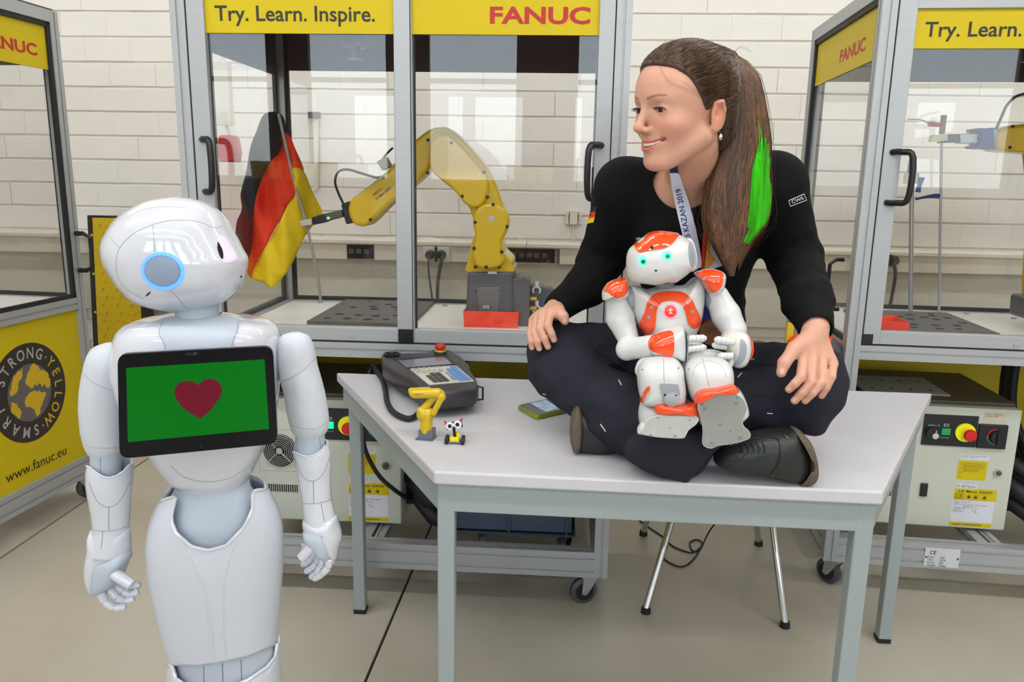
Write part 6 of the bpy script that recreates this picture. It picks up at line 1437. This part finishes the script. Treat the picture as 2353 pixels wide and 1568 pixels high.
# ears
for s in (-1, 1):
    B.u(he((s*.0735, .016, -.011), (.0050, .0165, .027)), .004)
    B.u(hrc((s*.076, .027, -.002), (s*.077, .020, .012), .0042, .0040), .003); B.u(hrc((s*.077, .020, .012), (s*.074, .006, .009), .0040, .0035), .003)
    B.s(he((s*.0815, .016, -.004), (.0065, .0090, .015)), .003); B.s(he((s*.0815, .010, -.010), (.0085, .0055, .008)), .002); B.u(he((s*.071, .0105, -.032), (.0055, .0085, .009)), .004)
# neck, shoulders, chest under the shirt
NB = at(1592, 425, 1.655)
B.u(rc(hw(0, .020, -.055), NB, .050, .054), .02)
B.u(rc(NB+[-.06, 0, -.02], NB+[.07, -.01, -.02], .045, .045), .03)
B.u(el(NB+[-.01, .022, -.065], (.105, .066, .085)), .03)
B.u(rc(at(1600, 520, 1.745), at(1592, 780, 1.80), .070, .085), .04)
SL, SR = at(1432, 432, 1.67), at(1782, 424, 1.62)
EL, ER = at(1382, 596, 1.78), at(1826, 594, 1.70)
WL, WR = at(1280, 710, 1.645), at(1874, 752, 1.445)
for S_, E_, W_ in ((SL, EL, WL), (SR, ER, WR)):
    B.u(rc(S_, E_, .036, .034), .02); B.u(rc(E_, W_, .034, .025), .015)
for hx in ((1520, 1.79), (1670, 1.77)): pass
LEG = [(at(1508, 830, 1.79), at(1275, 812, 1.65), .06, .045), (at(1275, 812, 1.65), at(1420, 955, 1.50), .045, .038), (at(1420, 955, 1.50), at(1580, 1040, 1.40), .038, .030), (at(1665, 858, 1.77), at(1862, 870, 1.50), .055, .045), (at(1862, 880, 1.50), at(1640, 955, 1.56), .048, .04), (at(1640, 955, 1.56), at(1440, 985, 1.60), .04, .03)]
for a, b, ra, rb in LEG: B.u(rc(a, b, ra, rb), .02)
B.u(rc(at(1592, 790, 1.80), at(1508, 830, 1.80), .08, .055), .03); B.u(rc(at(1592, 790, 1.80), at(1660, 850, 1.78), .08, .055), .03)
# hands
NAILS = []
def hand(W, yw, kn, pip, tips, thumb, fr, ydep, palm_r=.0135):
    yk, yp, yt = ydep; K = [at(*k, yk+.004*i) for i, k in enumerate(kn)]; Pp = [at(*k, yp+.003*i) for i, k in enumerate(pip)]; T = [at(*k, yt+.003*i) for i, k in enumerate(tips)]
    for i in range(4):
        r = fr*(1, 1.02, .97, .86)[i]
        D = Pp[i]*.42+T[i]*.58+np.array([0, -.004, .002])
        B.u(rc(W+(K[i]-W)*.12, K[i], .0175-.001*i, r*1.16), .008)
        B.u(rc(K[i], Pp[i], r*1.08, r*1.0), .0022); B.u(rc(Pp[i], D, r*1.0, r*.90), .0018); B.u(rc(D, T[i], r*.90, r*.80), .0018)
        NAILS.append((T[i], T[i]-D, r))
    for i in range(3): B.u(rc(K[i]*.9+W*.1+[0, .006, -.004], K[i+1]*.9+W*.1+[0, .006, -.004], .011, .011), .010)
    th = [at(p[0], p[1], p[2]) for p in thumb]
    B.u(rc(W+(K[0]-W)*.25+[0, -.002, 0], th[0], .017, .0135), .012); B.u(rc(th[0], th[1], .0130, .0112), .006); B.u(rc(th[1], th[2], .0112, .0088), .004)
    NAILS.append((th[2], th[2]-th[1], .0095))
hand(WR, 0, [(1846, 822), (1868, 817), (1890, 824), (1914, 838)], [(1841, 867), (1864, 877), (1888, 879), (1911, 866)], [(1813, 895), (1826, 921), (1850, 921), (1888, 910)], [(1826, 802, 1.405), (1802, 834, 1.385), (1795, 857, 1.380)], .0090, (1.405, 1.372, 1.374))
hand(WL, 0, [(1264, 718), (1247, 722), (1234, 729), (1224, 737)], [(1259, 749), (1241, 757), (1228, 766), (1218, 769)], [(1273, 781), (1259, 797), (1239, 801), (1222, 799)], [(1283, 716, 1.600), (1294, 728, 1.585), (1298, 738, 1.582)], .0086, (1.600, 1.566, 1.562))
HRi = HRn
def skincol(V):
    C = np.tile(np.array(S(207, 157, 134)), (len(V), 1)); L = (V-HO) @ HRn
    def mixc(w, col): 
        nonlocal C; C = C*(1-w[:, None])+np.array(col)*w[:, None]
    g = lambda c, r: np.exp(-(((L-np.array(c))/np.array(r))**2).sum(1))
    isH = L[:, 2] > -.14
    for s in (-1, 1): mixc(.35*g((s*.042, -.06, -.03), (.022, .03, .02))*isH, S(214, 128, 110))
    mixc(.35*g((0, -.105, -.034), (.014, .014, .012))*isH, S(212, 130, 112))
    for s in (-1, 1): mixc(.5*g((s*.078, .016, -.008), (.012, .02, .03))*isH, S(204, 108, 84))
    M = np.array(MC); d = np.full(len(V), 9.)
    hm = np.flatnonzero((L[:, 2] > -.09) & (L[:, 2] < -.035) & (L[:, 1] < -.055) & (np.abs(L[:, 0]) < .035))
    if len(hm):
        l = L[hm]; t = np.clip(np.abs(l[:, 0])/.029, 0, 1); zc = -.0625+.0110*t*t; dz = l[:, 2]-zc
        up = .0098*(1-.70*t**2); dn = .0128*(1-.75*t**2); w = np.clip((np.where(dz > 0, up-dz, dn+dz))/.0025, 0, 1)*np.clip((.0295-np.abs(l[:, 0]))/.002, 0, 1)*.85
        C[hm] = C[hm]*(1-w[:, None])+np.array(S(196, 100, 96))*w[:, None]
        inn = (np.abs(dz) < .0036*(1-.7*t)) & (l[:, 1] > -.0850+.0190*t*t); C[hm[inn]] = S(110, 40, 40)
    for s in (-1, 1):                                   # eyebrows
        hm = np.flatnonzero((np.abs(L[:, 0]-s*.031) < .026) & (L[:, 1] < -.045) & (L[:, 2] > .006) & (L[:, 2] < .032)); l = L[hm]; t = (s*l[:, 0]-.012)/.036
        zc = .0165+.0060*np.sin(np.clip(t, 0, 1)*2.2); w = np.clip((.0034*(1-.45*t)-np.abs(l[:, 2]-zc))/.0016, 0, 1)*(t > 0)*(t < 1)*.75; C[hm] = C[hm]*(1-w[:, None])+np.array(S(128, 88, 62))*w[:, None]
        mixc(.35*g((s*.031, -.085, -.009), (.016, .02, .005))*isH, S(176, 118, 104))
    return C
body = organic(B, .0019, 'body', M_SKIN, per, colfn=skincol, relax=1)
bt_ = bvh_of(body)
# eyes, teeth, lashes, nails
for s in (-1, 1):
    c = hw(s*.031, -.0695, -.002); mb = MB(); mb.sph((0, 0, 0), .0117, 48, 40); g = np.array([-.02, -.98, -.14]); g /= np.linalg.norm(g); gw = HRn @ g
    rot = Vector((0, 0, 1)).rotation_difference(Vector(gw)).to_matrix(); mb.v = [tuple(rot @ Vector(v)+Vector(c)) for v in mb.v]
    e = build(mb, 'eyeball', mat('eye_gloss', (1, 1, 1), .12, attr=True, var=.02), per, True, True)
    vv = np.array([v.co[:] for v in e.data.vertices])+np.array(per.location); ca_ = ((vv-c)/np.linalg.norm(vv-c, axis=1)[:, None]) @ gw; cc_ = np.tile(np.array((*S(214, 202, 192), 1)), (len(vv), 1))
    cc_[ca_ > math.cos(.58)] = (*S(58, 36, 24), 1); cc_[ca_ > math.cos(.27)] = (.004, .003, .003, 1)
    ct = e.data.color_attributes.new('Col', 'FLOAT_COLOR', 'POINT'); ct.data.foreach_set('color', cc_.astype(np.float32).ravel())
    mb = MB(); P = [hw(s*(.031+.0140*t), -.0838+.0068*t*t-.0008, .0022-.0042*t*t+.0006*t) for t in np.linspace(-1, 1, 9)]; mb.tube(P, [.0004, .0009, .0012, .0014, .0014, .0014, .0013, .0011, .0005], 6)
    for t in np.linspace(-.8, 1.05, 14):
        p = hw(s*(.031+.0138*t), -.0840+.0068*t*t, .0020-.0040*t*t); q = hw(s*(.031+.0170*t), -.0915+.0060*t*t, .0030-.003*t*t); mb.tube([p, p*.5+q*.5-[0, 0, .0006], q], [.0004, .0003, .0001], 4)
    build(mb, 'eyelashes', mat('lash_black', S(28, 20, 18), .6), per, True)
mb = MB(); n = 13
for i in range(n-1):
    t0, t1 = (i/(n-1)*2-1)*.86, ((i+1)/(n-1)*2-1)*.86; q = lambda t, dz, dy: hw(.029*t, -.0838+.0190*t*t+dy, -.0625+.0110*t*t+dz)
    mb.rings([[q(t0+.004, .0062, 0), q(t1-.004, .0062, 0), q(t1-.004, .0062, .004), q(t0+.004, .0062, .004)], [q(t0+.004, -.0014-.0006*(i % 2), -.0004), q(t1-.004, -.0014-.0006*(i % 2), -.0004), q(t1-.004, -.0014, .004), q(t0+.004, -.0014, .004)]])
build(mb, 'teeth', mat('teeth', S(232, 222, 204), .2), per, True)
M_NAIL = mat('nail', S(222, 168, 152), .22)
for (x, y, rx, ry, rot) in ((1797, 853, 5.5, 7.5, 12), (1814, 894, 5, 4, 30), (1824, 919, 6, 5.5, 25), (1847, 919, 5.5, 5.5, 20), (1887, 908, 4.5, 4.5, 10), (1272, 782, 5, 5, -20), (1258, 797, 4.5, 4.8, -15), (1239, 802, 4.2, 4.5, -5), (1223, 800, 3.8, 4.2, 0), (1297, 738, 4, 3.5, 20)):
    patch(bt_, ell(x, y, rx, ry, rot), 'fingernail', M_NAIL, per, .0005, step=1.5)

# ---- trousers
def wrinkle(scale, amp, dirs):
    dirs = [np.array(d, float) for d in dirs]
    def f(P):
        o = np.zeros(len(P))
        for i, d in enumerate(dirs):
            ph = P @ d*scale*(1+.37*i)+2.1*np.sin(P @ np.roll(d, 1)*scale*.31+i)+i*1.7; o += (np.abs(np.sin(ph))**1.0-.63)
        return -o*amp/len(dirs)
    return f
Tt = SDF()
Tt.u(rc(at(1592, 800, 1.80), at(1510, 830, 1.79), .110, .088), .04); Tt.u(rc(at(1592, 800, 1.80), at(1660, 850, 1.77), .110, .080), .04)
Tt.u(rc(at(1505, 828, 1.78), at(1285, 806, 1.655), .085, .062), .03); Tt.u(rc(at(1276, 800, 1.65), at(1290, 842, 1.62), .050, .056), .03)
Tt.u(rc(at(1292, 848, 1.61), at(1430, 950, 1.50), .060, .068), .04); Tt.u(rc(at(1430, 950, 1.49), at(1550, 1035, 1.415), .068, .056), .03)
Tt.u(rc(at(1268, 850, 1.63), at(1365, 925, 1.56), .038, .042), .04)
Tt.u(el(at(1535, 1045, 1.40), (.078, .045, .036)), .02); Tt.u(rc(at(1500, 1050, 1.385), at(1578, 1082, 1.372), .028, .018), .02); Tt.u(rc(at(1600, 1010, 1.40), at(1625, 1015, 1.40), .03, .022), .02)
Tt.u(rc(at(1668, 862, 1.76), at(1858, 866, 1.515), .076, .066), .03); Tt.u(rc(at(1862, 868, 1.50), at(1862, 915, 1.48), .058, .054), .03)
Tt.u(rc(at(1856, 905, 1.49), at(1720, 930, 1.52), .060, .062), .03); Tt.u(rc(at(1850, 950, 1.48), at(1868, 978, 1.465), .035, .018), .03)
Tt.u(rc(at(1720, 935, 1.52), at(1560, 965, 1.58), .064, .058), .03); Tt.u(rc(at(1560, 965, 1.58), at(1440, 975, 1.61), .058, .050), .03)
Tt.u(rc(at(1592, 770, 1.79), at(1592, 740, 1.78), .105, .095), .04)
Tt.i(half((0, 0, TZ+.0015), (0, 0, -1)), .004)
Tt.disp = wrinkle(34, .0095, [(1, .3, .5), (.3, -.5, 1), (-.7, .2, .8)])
tro = organic(Tt, .0042, 'trousers', M_TROU, per, relax=2)
ttb = bvh_of(tro)
MRF = mat('white_tack', S(214, 214, 216), .5)
for p in (((1422, 874), (1428, 886)), ((1695, 868), (1704, 858)), ((1690, 836), (1706, 829), (1733, 826)), ((1762, 950), (1775, 951)), ((1380, 975), (1392, 992)), ((1248, 905), (1254, 907)), ((1770, 993), (1800, 992))):
    seam(ttb, p, 'white_tack', MRF, tro, r=.0011, lift=.0005, smooth=False)
for p in (((1225, 760), (1300, 778), (1380, 812), (1440, 852)), ((1245, 880), (1300, 920), (1360, 955), (1400, 985), (1440, 1020)), ((1440, 1018), (1490, 990), (1540, 960)), ((1690, 830), (1760, 838), (1830, 842)), ((1730, 905), (1780, 914), (1840, 905))):
    seam(ttb, p, 'stitched_seam', mat('seam_navy', S(30, 31, 40), .9), tro, r=.0012, lift=.0002)

cuffp = inflate([(1440, 1015), (1500, 985), (1600, 985), (1662, 1008), (1642, 1035), (1606, 1070), (1581, 1104), (1560, 1103), (1500, 1086), (1450, 1060)], 1.366, .028, 'trouser_cuff', M_TROU, per, e=.35, k=10, n=90)
# ---- shoes
M_SHOE = mat('black_green_leather', S(30, 34, 32), .42, var=.25, vscale=25, bump=.5, bscale=160)
M_SOL2 = mat('worn_brown_sole', S(92, 80, 68), .8, var=.2, vscale=60, bump=.5, bscale=300)
s1 = inflate([(1640, 1060), (1650, 1030), (1690, 1008), (1745, 992), (1800, 987), (1832, 992), (1850, 1014), (1859, 1050), (1858, 1085), (1846, 1102), (1822, 1103), (1780, 1096), (1720, 1082), (1665, 1075)], 1.385, .045, 'shoe', M_SHOE, per, e=.55, k=12, n=90)
inflate([(1822, 988), (1838, 990), (1856, 1010), (1866, 1050), (1867, 1085), (1856, 1103), (1836, 1108), (1820, 1106), (1842, 1096), (1852, 1080), (1853, 1050), (1844, 1015)], 1.390, .046, 'shoe_sole', M_SOL2, s1, e=.35, k=8, c=(1855, 1052), we=.8)
sb = bvh_of(s1)
for i in range(5): x = 1700+i*13; seam(sb, ((x, 1022-i*1.5), (x+6, 1032), (x+3, 1042)), 'lace', M_BLK, s1, r=.0018, lift=.001)
for L_ in (((1688, 1024), (1720, 1010), (1765, 1006), (1790, 1015), (1790, 1060), (1770, 1092)), ((1690, 1052), (1725, 1058), (1760, 1052)), ((1712, 1044), (1700, 1058), (1682, 1062))): seam(sb, L_, 'leather_seam', M_BLK, s1, r=.0014, lift=.0006)
seam(sb, ((1802, 1001), (1808, 1006), (1812, 1010)), 'eyelet', M_CHROME, s1, r=.0016, lift=.001)
s2 = inflate([(1318, 965), (1325, 940), (1350, 945), (1385, 975), (1420, 1005), (1420, 1035), (1390, 1042), (1345, 1038), (1322, 1032), (1314, 1000)], 1.505, .04, 'shoe', M_SHOE, per, e=.55, k=10)
inflate([(1309, 1000), (1311, 965), (1320, 938), (1330, 932), (1338, 950), (1338, 985), (1335, 1020), (1328, 1034), (1317, 1032)], 1.50, .042, 'shoe_sole', M_SOL2, s2, e=.35, k=8, we=.8)

# ---- black top
H_ = SDF()
H_.u(rc(at(1597, 765, 1.79), at(1592, 640, 1.765), .112, .113), .04)
H_.u(el(at(1592, 560, 1.725), (.140, .105, .12)), .04); H_.u(el(at(1600, 480, 1.69), (.150, .098, .09)), .04)
for s_ in (-1, 1): H_.u(el(at(1600+s_*72, 520, 1.665), (.060, .062, .062)), .04)
H_.u(rc(SL+[.02, .0, .0], SR+[-.02, 0, 0], .056, .056), .04)
H_.u(rc(SL, NB+[-.045, .015, -.005], .050, .040), .03); H_.u(rc(SR, NB+[.045, .015, -.005], .050, .040), .03)
ML = at(1352, 655, 1.72)
H_.u(rc(SL, EL, .056, .050), .03); H_.u(rc(EL, ML, .052, .046), .02); H_.u(rc(ML, WL+(EL-WL)*.06, .046, .0335), .02)
H_.u(rc(SR, ER, .059, .054), .03); H_.u(rc(ER, WR+(ER-WR)*.35, .056, .046), .02); H_.u(rc(WR+(ER-WR)*.35, WR+(ER-WR)*.02, .046, .0335), .02)
nc = at(1572, 405, 1.60)
H_.s(el(nc, (.062, .085, .066)), .006); H_.s(rc(NB, hw(0, .02, -.06), .056, .056), .005)
dW = (WR-ER)/np.linalg.norm(WR-ER); H_.s(rc(WR+dW*.004, WR+dW*.04, .0262, .034), .002)
dW2 = (WL-EL)/np.linalg.norm(WL-EL); H_.s(rc(WL+dW2*.004, WL+dW2*.04, .0262, .034), .002)
w1 = wrinkle(70, .0040, [(.2, .3, 1), (-.3, .2, .9)])
def sdisp(P):
    w = w1(P); m = np.zeros(len(P))
    for c, r in ((EL, .10), (ER, .11), (ML, .09), (WR+(ER-WR)*.4, .10), (at(1730, 640, 1.75), .13), (at(1450, 620, 1.75), .11)): m = np.maximum(m, np.exp(-(((P-c)/r)**2).sum(1)))
    return w*(.12+m)
H_.disp = sdisp
shirt = organic(H_, .0036, 'long_sleeved_top', M_SHIRT, per, relax=1)
sh = bvh_of(shirt)
def decal_text(tree, txt, q, name, m, parent, lift=.0008, bold=.01):
    """lettering laid on a surface: q = 4 px corners (bl, br, tr, tl)"""
    V, F = text_mesh(txt, 1., bold, 1, 0); mn, mx = V.min(0), V.max(0); U = (V-mn)/np.maximum(mx-mn, 1e-6); q = [np.array(p, float) for p in q]; P = []; last = None
    for u, v, _ in U:
        p = q[0]*(1-u)*(1-v)+q[1]*u*(1-v)+q[2]*u*v+q[3]*(1-u)*v; h, n = hit(tree, *p)
        if h is None: h, n = last if last else (Vector(at(*p, 1.5)), Vector((0, -1, 0)))
        last = (h, n); P.append(np.array(h+n*lift))
    finish(mesh_np(name, P, F, [m]), name, parent, True, fixn=False)
MW = mat('badge_white', S(220, 220, 222), .5)
seam(sh, ((1812, 461), (1847, 446), (1853, 460), (1816, 474), (1812, 461)), 'badge_frame', MW, shirt, r=.0007, lift=.0005, smooth=False, step=3)
decal_text(sh, 'CWS', [(1820, 468), (1847, 458), (1844, 451), (1817, 461)], 'badge_lettering', MW, shirt, bold=.02)
seam(sh, ((1684, 588), (1701, 590), (1699, 600), (1684, 600)), 'badge_frame', MW, shirt, r=.0006, lift=.0005, smooth=False, step=3)
for pts, m_ in ((((1358, 478), (1372, 474), (1369, 486), (1355, 490)), MATS['flag_black']), (((1355, 490), (1369, 486), (1367, 499), (1353, 503)), MATS['flag_red']), (((1353, 503), (1367, 499), (1364, 511), (1350, 514)), MATS['flag_gold'])):
    patch(sh, list(pts), 'flag_badge', m_, shirt, .0008, step=3, smooth=False)

# ---- hair
def hairmat(name, c0, c1, rough=.42):
    m = bpy.data.materials.new(name); m.use_nodes = True; nt = m.node_tree; N = nt.nodes; L = nt.links; b = N['Principled BSDF']
    g = N.new('ShaderNodeNewGeometry'); r = N.new('ShaderNodeValToRGB'); r.color_ramp.elements[0].color = (*c0, 1); r.color_ramp.elements[1].color = (*c1, 1)
    L.new(g.outputs['Random Per Island'], r.inputs[0])
    tc_ = N.new('ShaderNodeTexCoord'); mp_ = N.new('ShaderNodeMapping'); mp_.inputs['Scale'].default_value = (55, 55, 4); n3 = N.new('ShaderNodeTexNoise'); n3.inputs['Scale'].default_value = 1; L.new(tc_.outputs['Object'], mp_.inputs[0]); L.new(mp_.outputs[0], n3.inputs['Vector'])
    r3 = N.new('ShaderNodeMapRange'); r3.inputs['From Min'].default_value = .35; r3.inputs['From Max'].default_value = .65; r3.inputs['To Min'].default_value = .55; r3.inputs['To Max'].default_value = 1.15; L.new(n3.outputs[0], r3.inputs[0])
    vm = N.new('ShaderNodeVectorMath'); vm.operation = 'SCALE'; L.new(r.outputs[0], vm.inputs[0]); L.new(r3.outputs[0], vm.inputs['Scale']); L.new(vm.outputs[0], b.inputs['Base Color']); b.inputs['Roughness'].default_value = rough; b.inputs['Specular IOR Level'].default_value = .45
    nz_ = N.new('ShaderNodeTexNoise'); nz_.inputs['Scale'].default_value = 300; bp = N.new('ShaderNodeBump'); bp.inputs['Strength'].default_value = .2; bp.inputs['Distance'].default_value = .001
    L.new(nz_.outputs[0], bp.inputs['Height']); L.new(bp.outputs[0], b.inputs['Normal']); return m
M_HAIR = hairmat('brown_hair', S(50, 36, 27), S(104, 74, 52)); M_HAIRT = hairmat('brown_tail_hair', S(50, 34, 24), S(134, 92, 60)); M_HGR = hairmat('green_hair', S(40, 190, 20), S(110, 240, 60))
M_HBASE = mat('hair_base', S(66, 46, 33), .6, var=.2, vscale=120, stretch=(1, 1, .1))
HS = SDF()
HS.u(he((0, .010, .034), (.0755, .099, .0885)), .01); HS.u(he((0, -.026, .038), (.066, .066, .064)), .03); HS.u(he((0, .080, .082), (.026, .030, .026)), .03); HS.u(he((0, .05, -.03), (.06, .05, .055)), .03)
YK = [-.12, -.085, -.065, -.048, -.034, -.020, -.008, .002, .012, .026, .036, .046, .07, .12]; ZK = [.072, .074, .066, .052, .032, .012, -.004, .000, .020, .014, -.010, -.045, -.075, -.09]
def hmask(P):
    l = (P-HO) @ HRn; return (np.interp(l[:, 1], YK, ZK)-l[:, 2])*.8
HS.ops.append(('i', (hmask, HO, 1e3), .006))
hair = organic(HS, .003, 'hair', M_HBASE, per, relax=1)
hb = bvh_of(hair); TIE = hw(0, .104, .088)
mb = MB(); cen = hw(0, .01, .03); cnt = 0
hv = REG.get('x')
hvv = np.array([hair.matrix_basis @ v.co for v in hair.data.vertices])+np.array(per.location)
hl_ = (hvv-HO) @ HRn
cand = np.flatnonzero(np.interp(hl_[:, 1], YK, ZK) < hl_[:, 2]+.001)
for i in rng.choice(cand, 3600):
    p = hvv[i]; d0 = p-cen; d1 = TIE-cen; n = 9; P = []
    end = TIE+rng.normal(0, .005, 3)
    for k in range(n):
        t = k/(n-1); q = p*(1-t)+end*t; sag = cen+(q-cen)+np.array([0, 0, -.010*math.sin(PI*t)*(1 if hl_[i, 2] < .06 else -.5)]); dd = Vector(sag-cen).normalized()
        h = hb.ray_cast(Vector(cen)+dd*.25, -dd, .3)
        if h[0] is None: continue
        P.append(np.array(h[0])+np.array(dd)*rng.uniform(.0002, .0020))
    if len(P) > 4: mb.tube(P, [.0003]+[.0007]*(len(P)-2)+[.0004], 3, cap=False); cnt += 1
build(mb, 'combed_hair', M_HAIR, hair, True, True, kind='stuff')
mb = MB(); mb.tube([TIE+HRn @ np.array([.017*math.cos(a), -.002, .017*math.sin(a)]) for a in np.linspace(0, 2*PI, 20)], .0042, 8); build(mb, 'hair_tie', mat('brown_band', S(58, 40, 30), .7), hair, True, True)
Lc = [(1678, 140), (1676, 200), (1668, 270), (1655, 340), (1632, 400), (1618, 460), (1620, 520), (1640, 565), (1660, 605), (1676, 636)]
Rc = [(1690, 126), (1740, 168), (1760, 250), (1770, 330), (1768, 400), (1768, 460), (1758, 515), (1730, 556), (1708, 595), (1692, 634)]
Lc = np.array(spline(Lc, 4)); Rc = np.array(spline(Rc, 4)); NT = len(Lc)
ty_ = float(TIE[1]); ydp = np.interp(np.linspace(0, 1, NT), [0, .1, .35, .6, 1], [ty_, ty_-.01, 1.545, 1.545, 1.555])
mb = MB(); R = []
for i in range(NT):
    a, b = at(*Lc[i], ydp[i]), at(*Rc[i], ydp[i]); c = (a+b)/2; w = np.linalg.norm(b-a)/2*.86; dd = .030*min(1, w/.03)
    if i > NT-14: w *= (NT-1-i)/13*.9+.05; dd *= (NT-1-i)/13+.05
    R.append([c+np.array([w*math.cos(q), dd*math.sin(q), 0]) for q in np.linspace(0, 2*PI, 20, endpoint=False)])
mb.rings(R); tail = build(mb, 'ponytail', M_HBASE, hair, True, True)
def strand_set(n, u0, u1, t0, t1, rad, m, name, spread=.004, lift=0.0, wob=.012, par=tail):
    mb = MB()
    for _ in range(n):
        u = rng.uniform(u0, u1); ua = .5+.35*(u-.5); ph = rng.uniform(0, 6); le = 1-.42*(1-abs(2*u-.85))*rng.uniform(0, 1)**2-(.22*rng.uniform(.3, 1) if u > .7 else 0) if t1 > .98 else t1+rng.uniform(-.03, .03); s0 = t0 if t0 < .05 else t0+rng.normal(0, .035)
        fr_ = rng.uniform(-1, 1) if lift == 0 else -1; P = []; K = 15
        for k in range(K):
            t = s0+(le-s0)*k/(K-1); x = t*(NT-1); i = min(int(x), NT-2); f = x-i; l = Lc[i]*(1-f)+Lc[i+1]*f; r = Rc[i]*(1-f)+Rc[i+1]*f; y = ydp[i]*(1-f)+ydp[i+1]*f
            uu = u+wob*3*math.sin(t*5+ph)*t+wob*math.sin(t*17+ph*2)*t; q = l*(1-uu)+r*uu; dep = .033*math.sqrt(max(0, 1-(2*min(max(uu, 0), 1)-1)**2))*min(1, t*5+.3)
            P.append(at(q[0], q[1], y-(dep+.001+lift)*1.0+rng.normal(0, .0006)) if fr_ < .75 else at(q[0], q[1], y+dep))
        rr_ = rad*rng.uniform(.7, 1.2); mb.tube(P, [rr_]*(K-3)+[rr_*.8, rr_*.6, rr_*.3], 3, cap=False)
    return build(mb, name, m, par, True, True, kind='stuff')
strand_set(2600, -.02, 1.02, 0, 1, .00075, M_HAIRT, 'tail_strands')
strand_set(70, -.12, 1.14, .0, 1, .00022, M_HAIRT, 'loose_strands', wob=.05)
strand_set(320, .72, 1.0, .42, .66, .0009, M_HGR, 'green_strands', lift=.003)
strand_set(130, .78, .94, .37, .76, .0008, M_HGR, 'green_strands', lift=.0035)
mb = MB()
for pts in (((1515, 155), (1525, 180), (1545, 198), (1566, 205), (1600, 222), (1640, 240)), ((1570, 192), (1600, 215), (1640, 235), (1655, 255)), ((1470, 175), (1472, 168), (1480, 160)), ((1655, 240), (1663, 280), (1660, 310)), ((1682, 128), (1700, 110), (1725, 122)), ((1530, 96), (1500, 120), (1485, 140))):
    P = []
    for p in dense(spline(pts, 4), 4):
        h, n = hit(bt_, p[0], p[1]); h2, n2 = hit(hb, p[0], p[1])
        hh = h2 if h2 is not None and (h is None or h2[1] < h[1]) else h
        P.append(np.array(hh)+np.array([0, -.004, .001]) if hh is not None else at(p[0], p[1], 1.50))
    for q in range(3): mb.tube([p+np.array([.0007*q, -.001*q, .0012*q]) for p in P], .00016, 3, cap=False)
build(mb, 'flyaway_strands', M_HAIR, hair, True, True, kind='stuff')
er_ = at(1656, 315, 1.44); mb = MB(); mb.tube([hw(.074, .014, -.038), er_+[0, 0, .008]], .0004, 4); mb.sph(er_, (.0035, .0025, .0060), 8, 6); build(mb, 'earring', M_CHROME, per, True, True)

# ---- lanyard with medal
lan = thing('lanyard', 'white event lanyard with blue lettering hanging from the neck over the black top', 'lanyard', tuple(at(1580, 450, 1.6)))
M_RIB = mat('white_ribbon', S(216, 218, 236), .6); M_NAVY = mat('navy_ribbon', S(30, 40, 96), .6)
both = bvh_of(shirt, body)
def ribbon(left, right, name, m, lift, y_extra=None):
    l = dense(spline(left, 4), 6); r = dense(spline(right, 4), 6); n = min(len(l), len(r)); l = resample_open(l, n); r = resample_open(r, n); mb = MB(); R = []; top = []
    for i in range(n):
        row = []
        for t in np.linspace(0, 1, 5):
            p = l[i]*(1-t)+r[i]*t; h, nn = hit(both, *p); row.append(np.array(h) if h is not None else None)
        row = [q for q in row if q is not None]
        if not row: continue
        ymin = min(q[1] for q in row)-lift; top.append(ymin)
    k = np.ones(7)/7; ys = np.convolve(np.pad(top, 3, 'edge'), k, 'valid')
    for i in range(len(ys)): R.append([at(*(l[i]*(1-t)+r[i]*t), ys[i]) for t in np.linspace(0, 1, 5)]+[at(*(l[i]*(1-t)+r[i]*t), ys[i]+.0012) for t in np.linspace(1, 0, 5)])
    mb.rings(R); return build(mb, name, m, lan, True, True), (l, r, ys)
def resample_open(P, n):
    P = np.array(P); d = np.r_[0, np.cumsum(np.linalg.norm(np.diff(P, axis=0), axis=1))]; t = np.linspace(0, d[-1], n); return np.column_stack([np.interp(t, d, P[:, 0]), np.interp(t, d, P[:, 1])])
ribbon([(1540, 372), (1539, 398)], [(1556, 380), (1560, 398)], 'navy_strap_end', M_NAVY, .004)
rb, inf = ribbon([(1539, 397), (1545, 440), (1556, 490), (1568, 540), (1582, 600), (1590, 626)], [(1560, 397), (1571, 430), (1583, 465), (1595, 510), (1606, 560), (1614, 612)], 'white_strap', M_RIB, .004)
rt_ = bvh_of(rb)
decal_text(rt_, 'SKILLS KAZAN 2019', [(1594, 585), (1564, 432), (1552, 436), (1580, 588)], 'lettering', M_NAVY, rb, lift=.0006, bold=.012)
ribbon([(1622, 440), (1618, 500), (1614, 560), (1611, 620)], [(1632, 440), (1628, 500), (1622, 560), (1617, 622)], 'red_strap_edge', mat('red_ribbon', S(196, 40, 30), .6), .006)
ribbon([(1630, 480), (1627, 530), (1622, 580), (1618, 624)], [(1636, 480), (1636, 530), (1640, 580), (1644, 600)], 'yellow_strap_edge', mat('orange_ribbon', S(230, 150, 50), .6), .005)
ribbon([(1632, 520), (1628, 560), (1620, 624)], [(1650, 520), (1656, 560), (1664, 610)], 'white_strap', M_RIB, .004)
ribbon([(1606, 640), (1608, 690), (1614, 740)], [(1640, 640), (1640, 690), (1640, 735)], 'medal_ribbon', M_NAVY, .010)
c = at(1636, 764, 1.60); mb = MB(); mb.lathe([(.001, -.0022), (.024, -.0022), (.0262, -.0026), (.0275, 0), (.0262, .0026), (.001, .0022)], 36, c, 'y'); md = build(mb, 'medal', mat('bronze', S(118, 72, 52), .35, .6), lan, True, True)
put_text('lettering', 'WORLDSKILLS\nCOMPETITION\nKAZAN 2019', mat('bronze_dark', S(60, 34, 26), .5), md, tuple(c+[-.012, -.0032, .008]), (1, 0, 0), (0, 0, 1), width=.022, world=True)
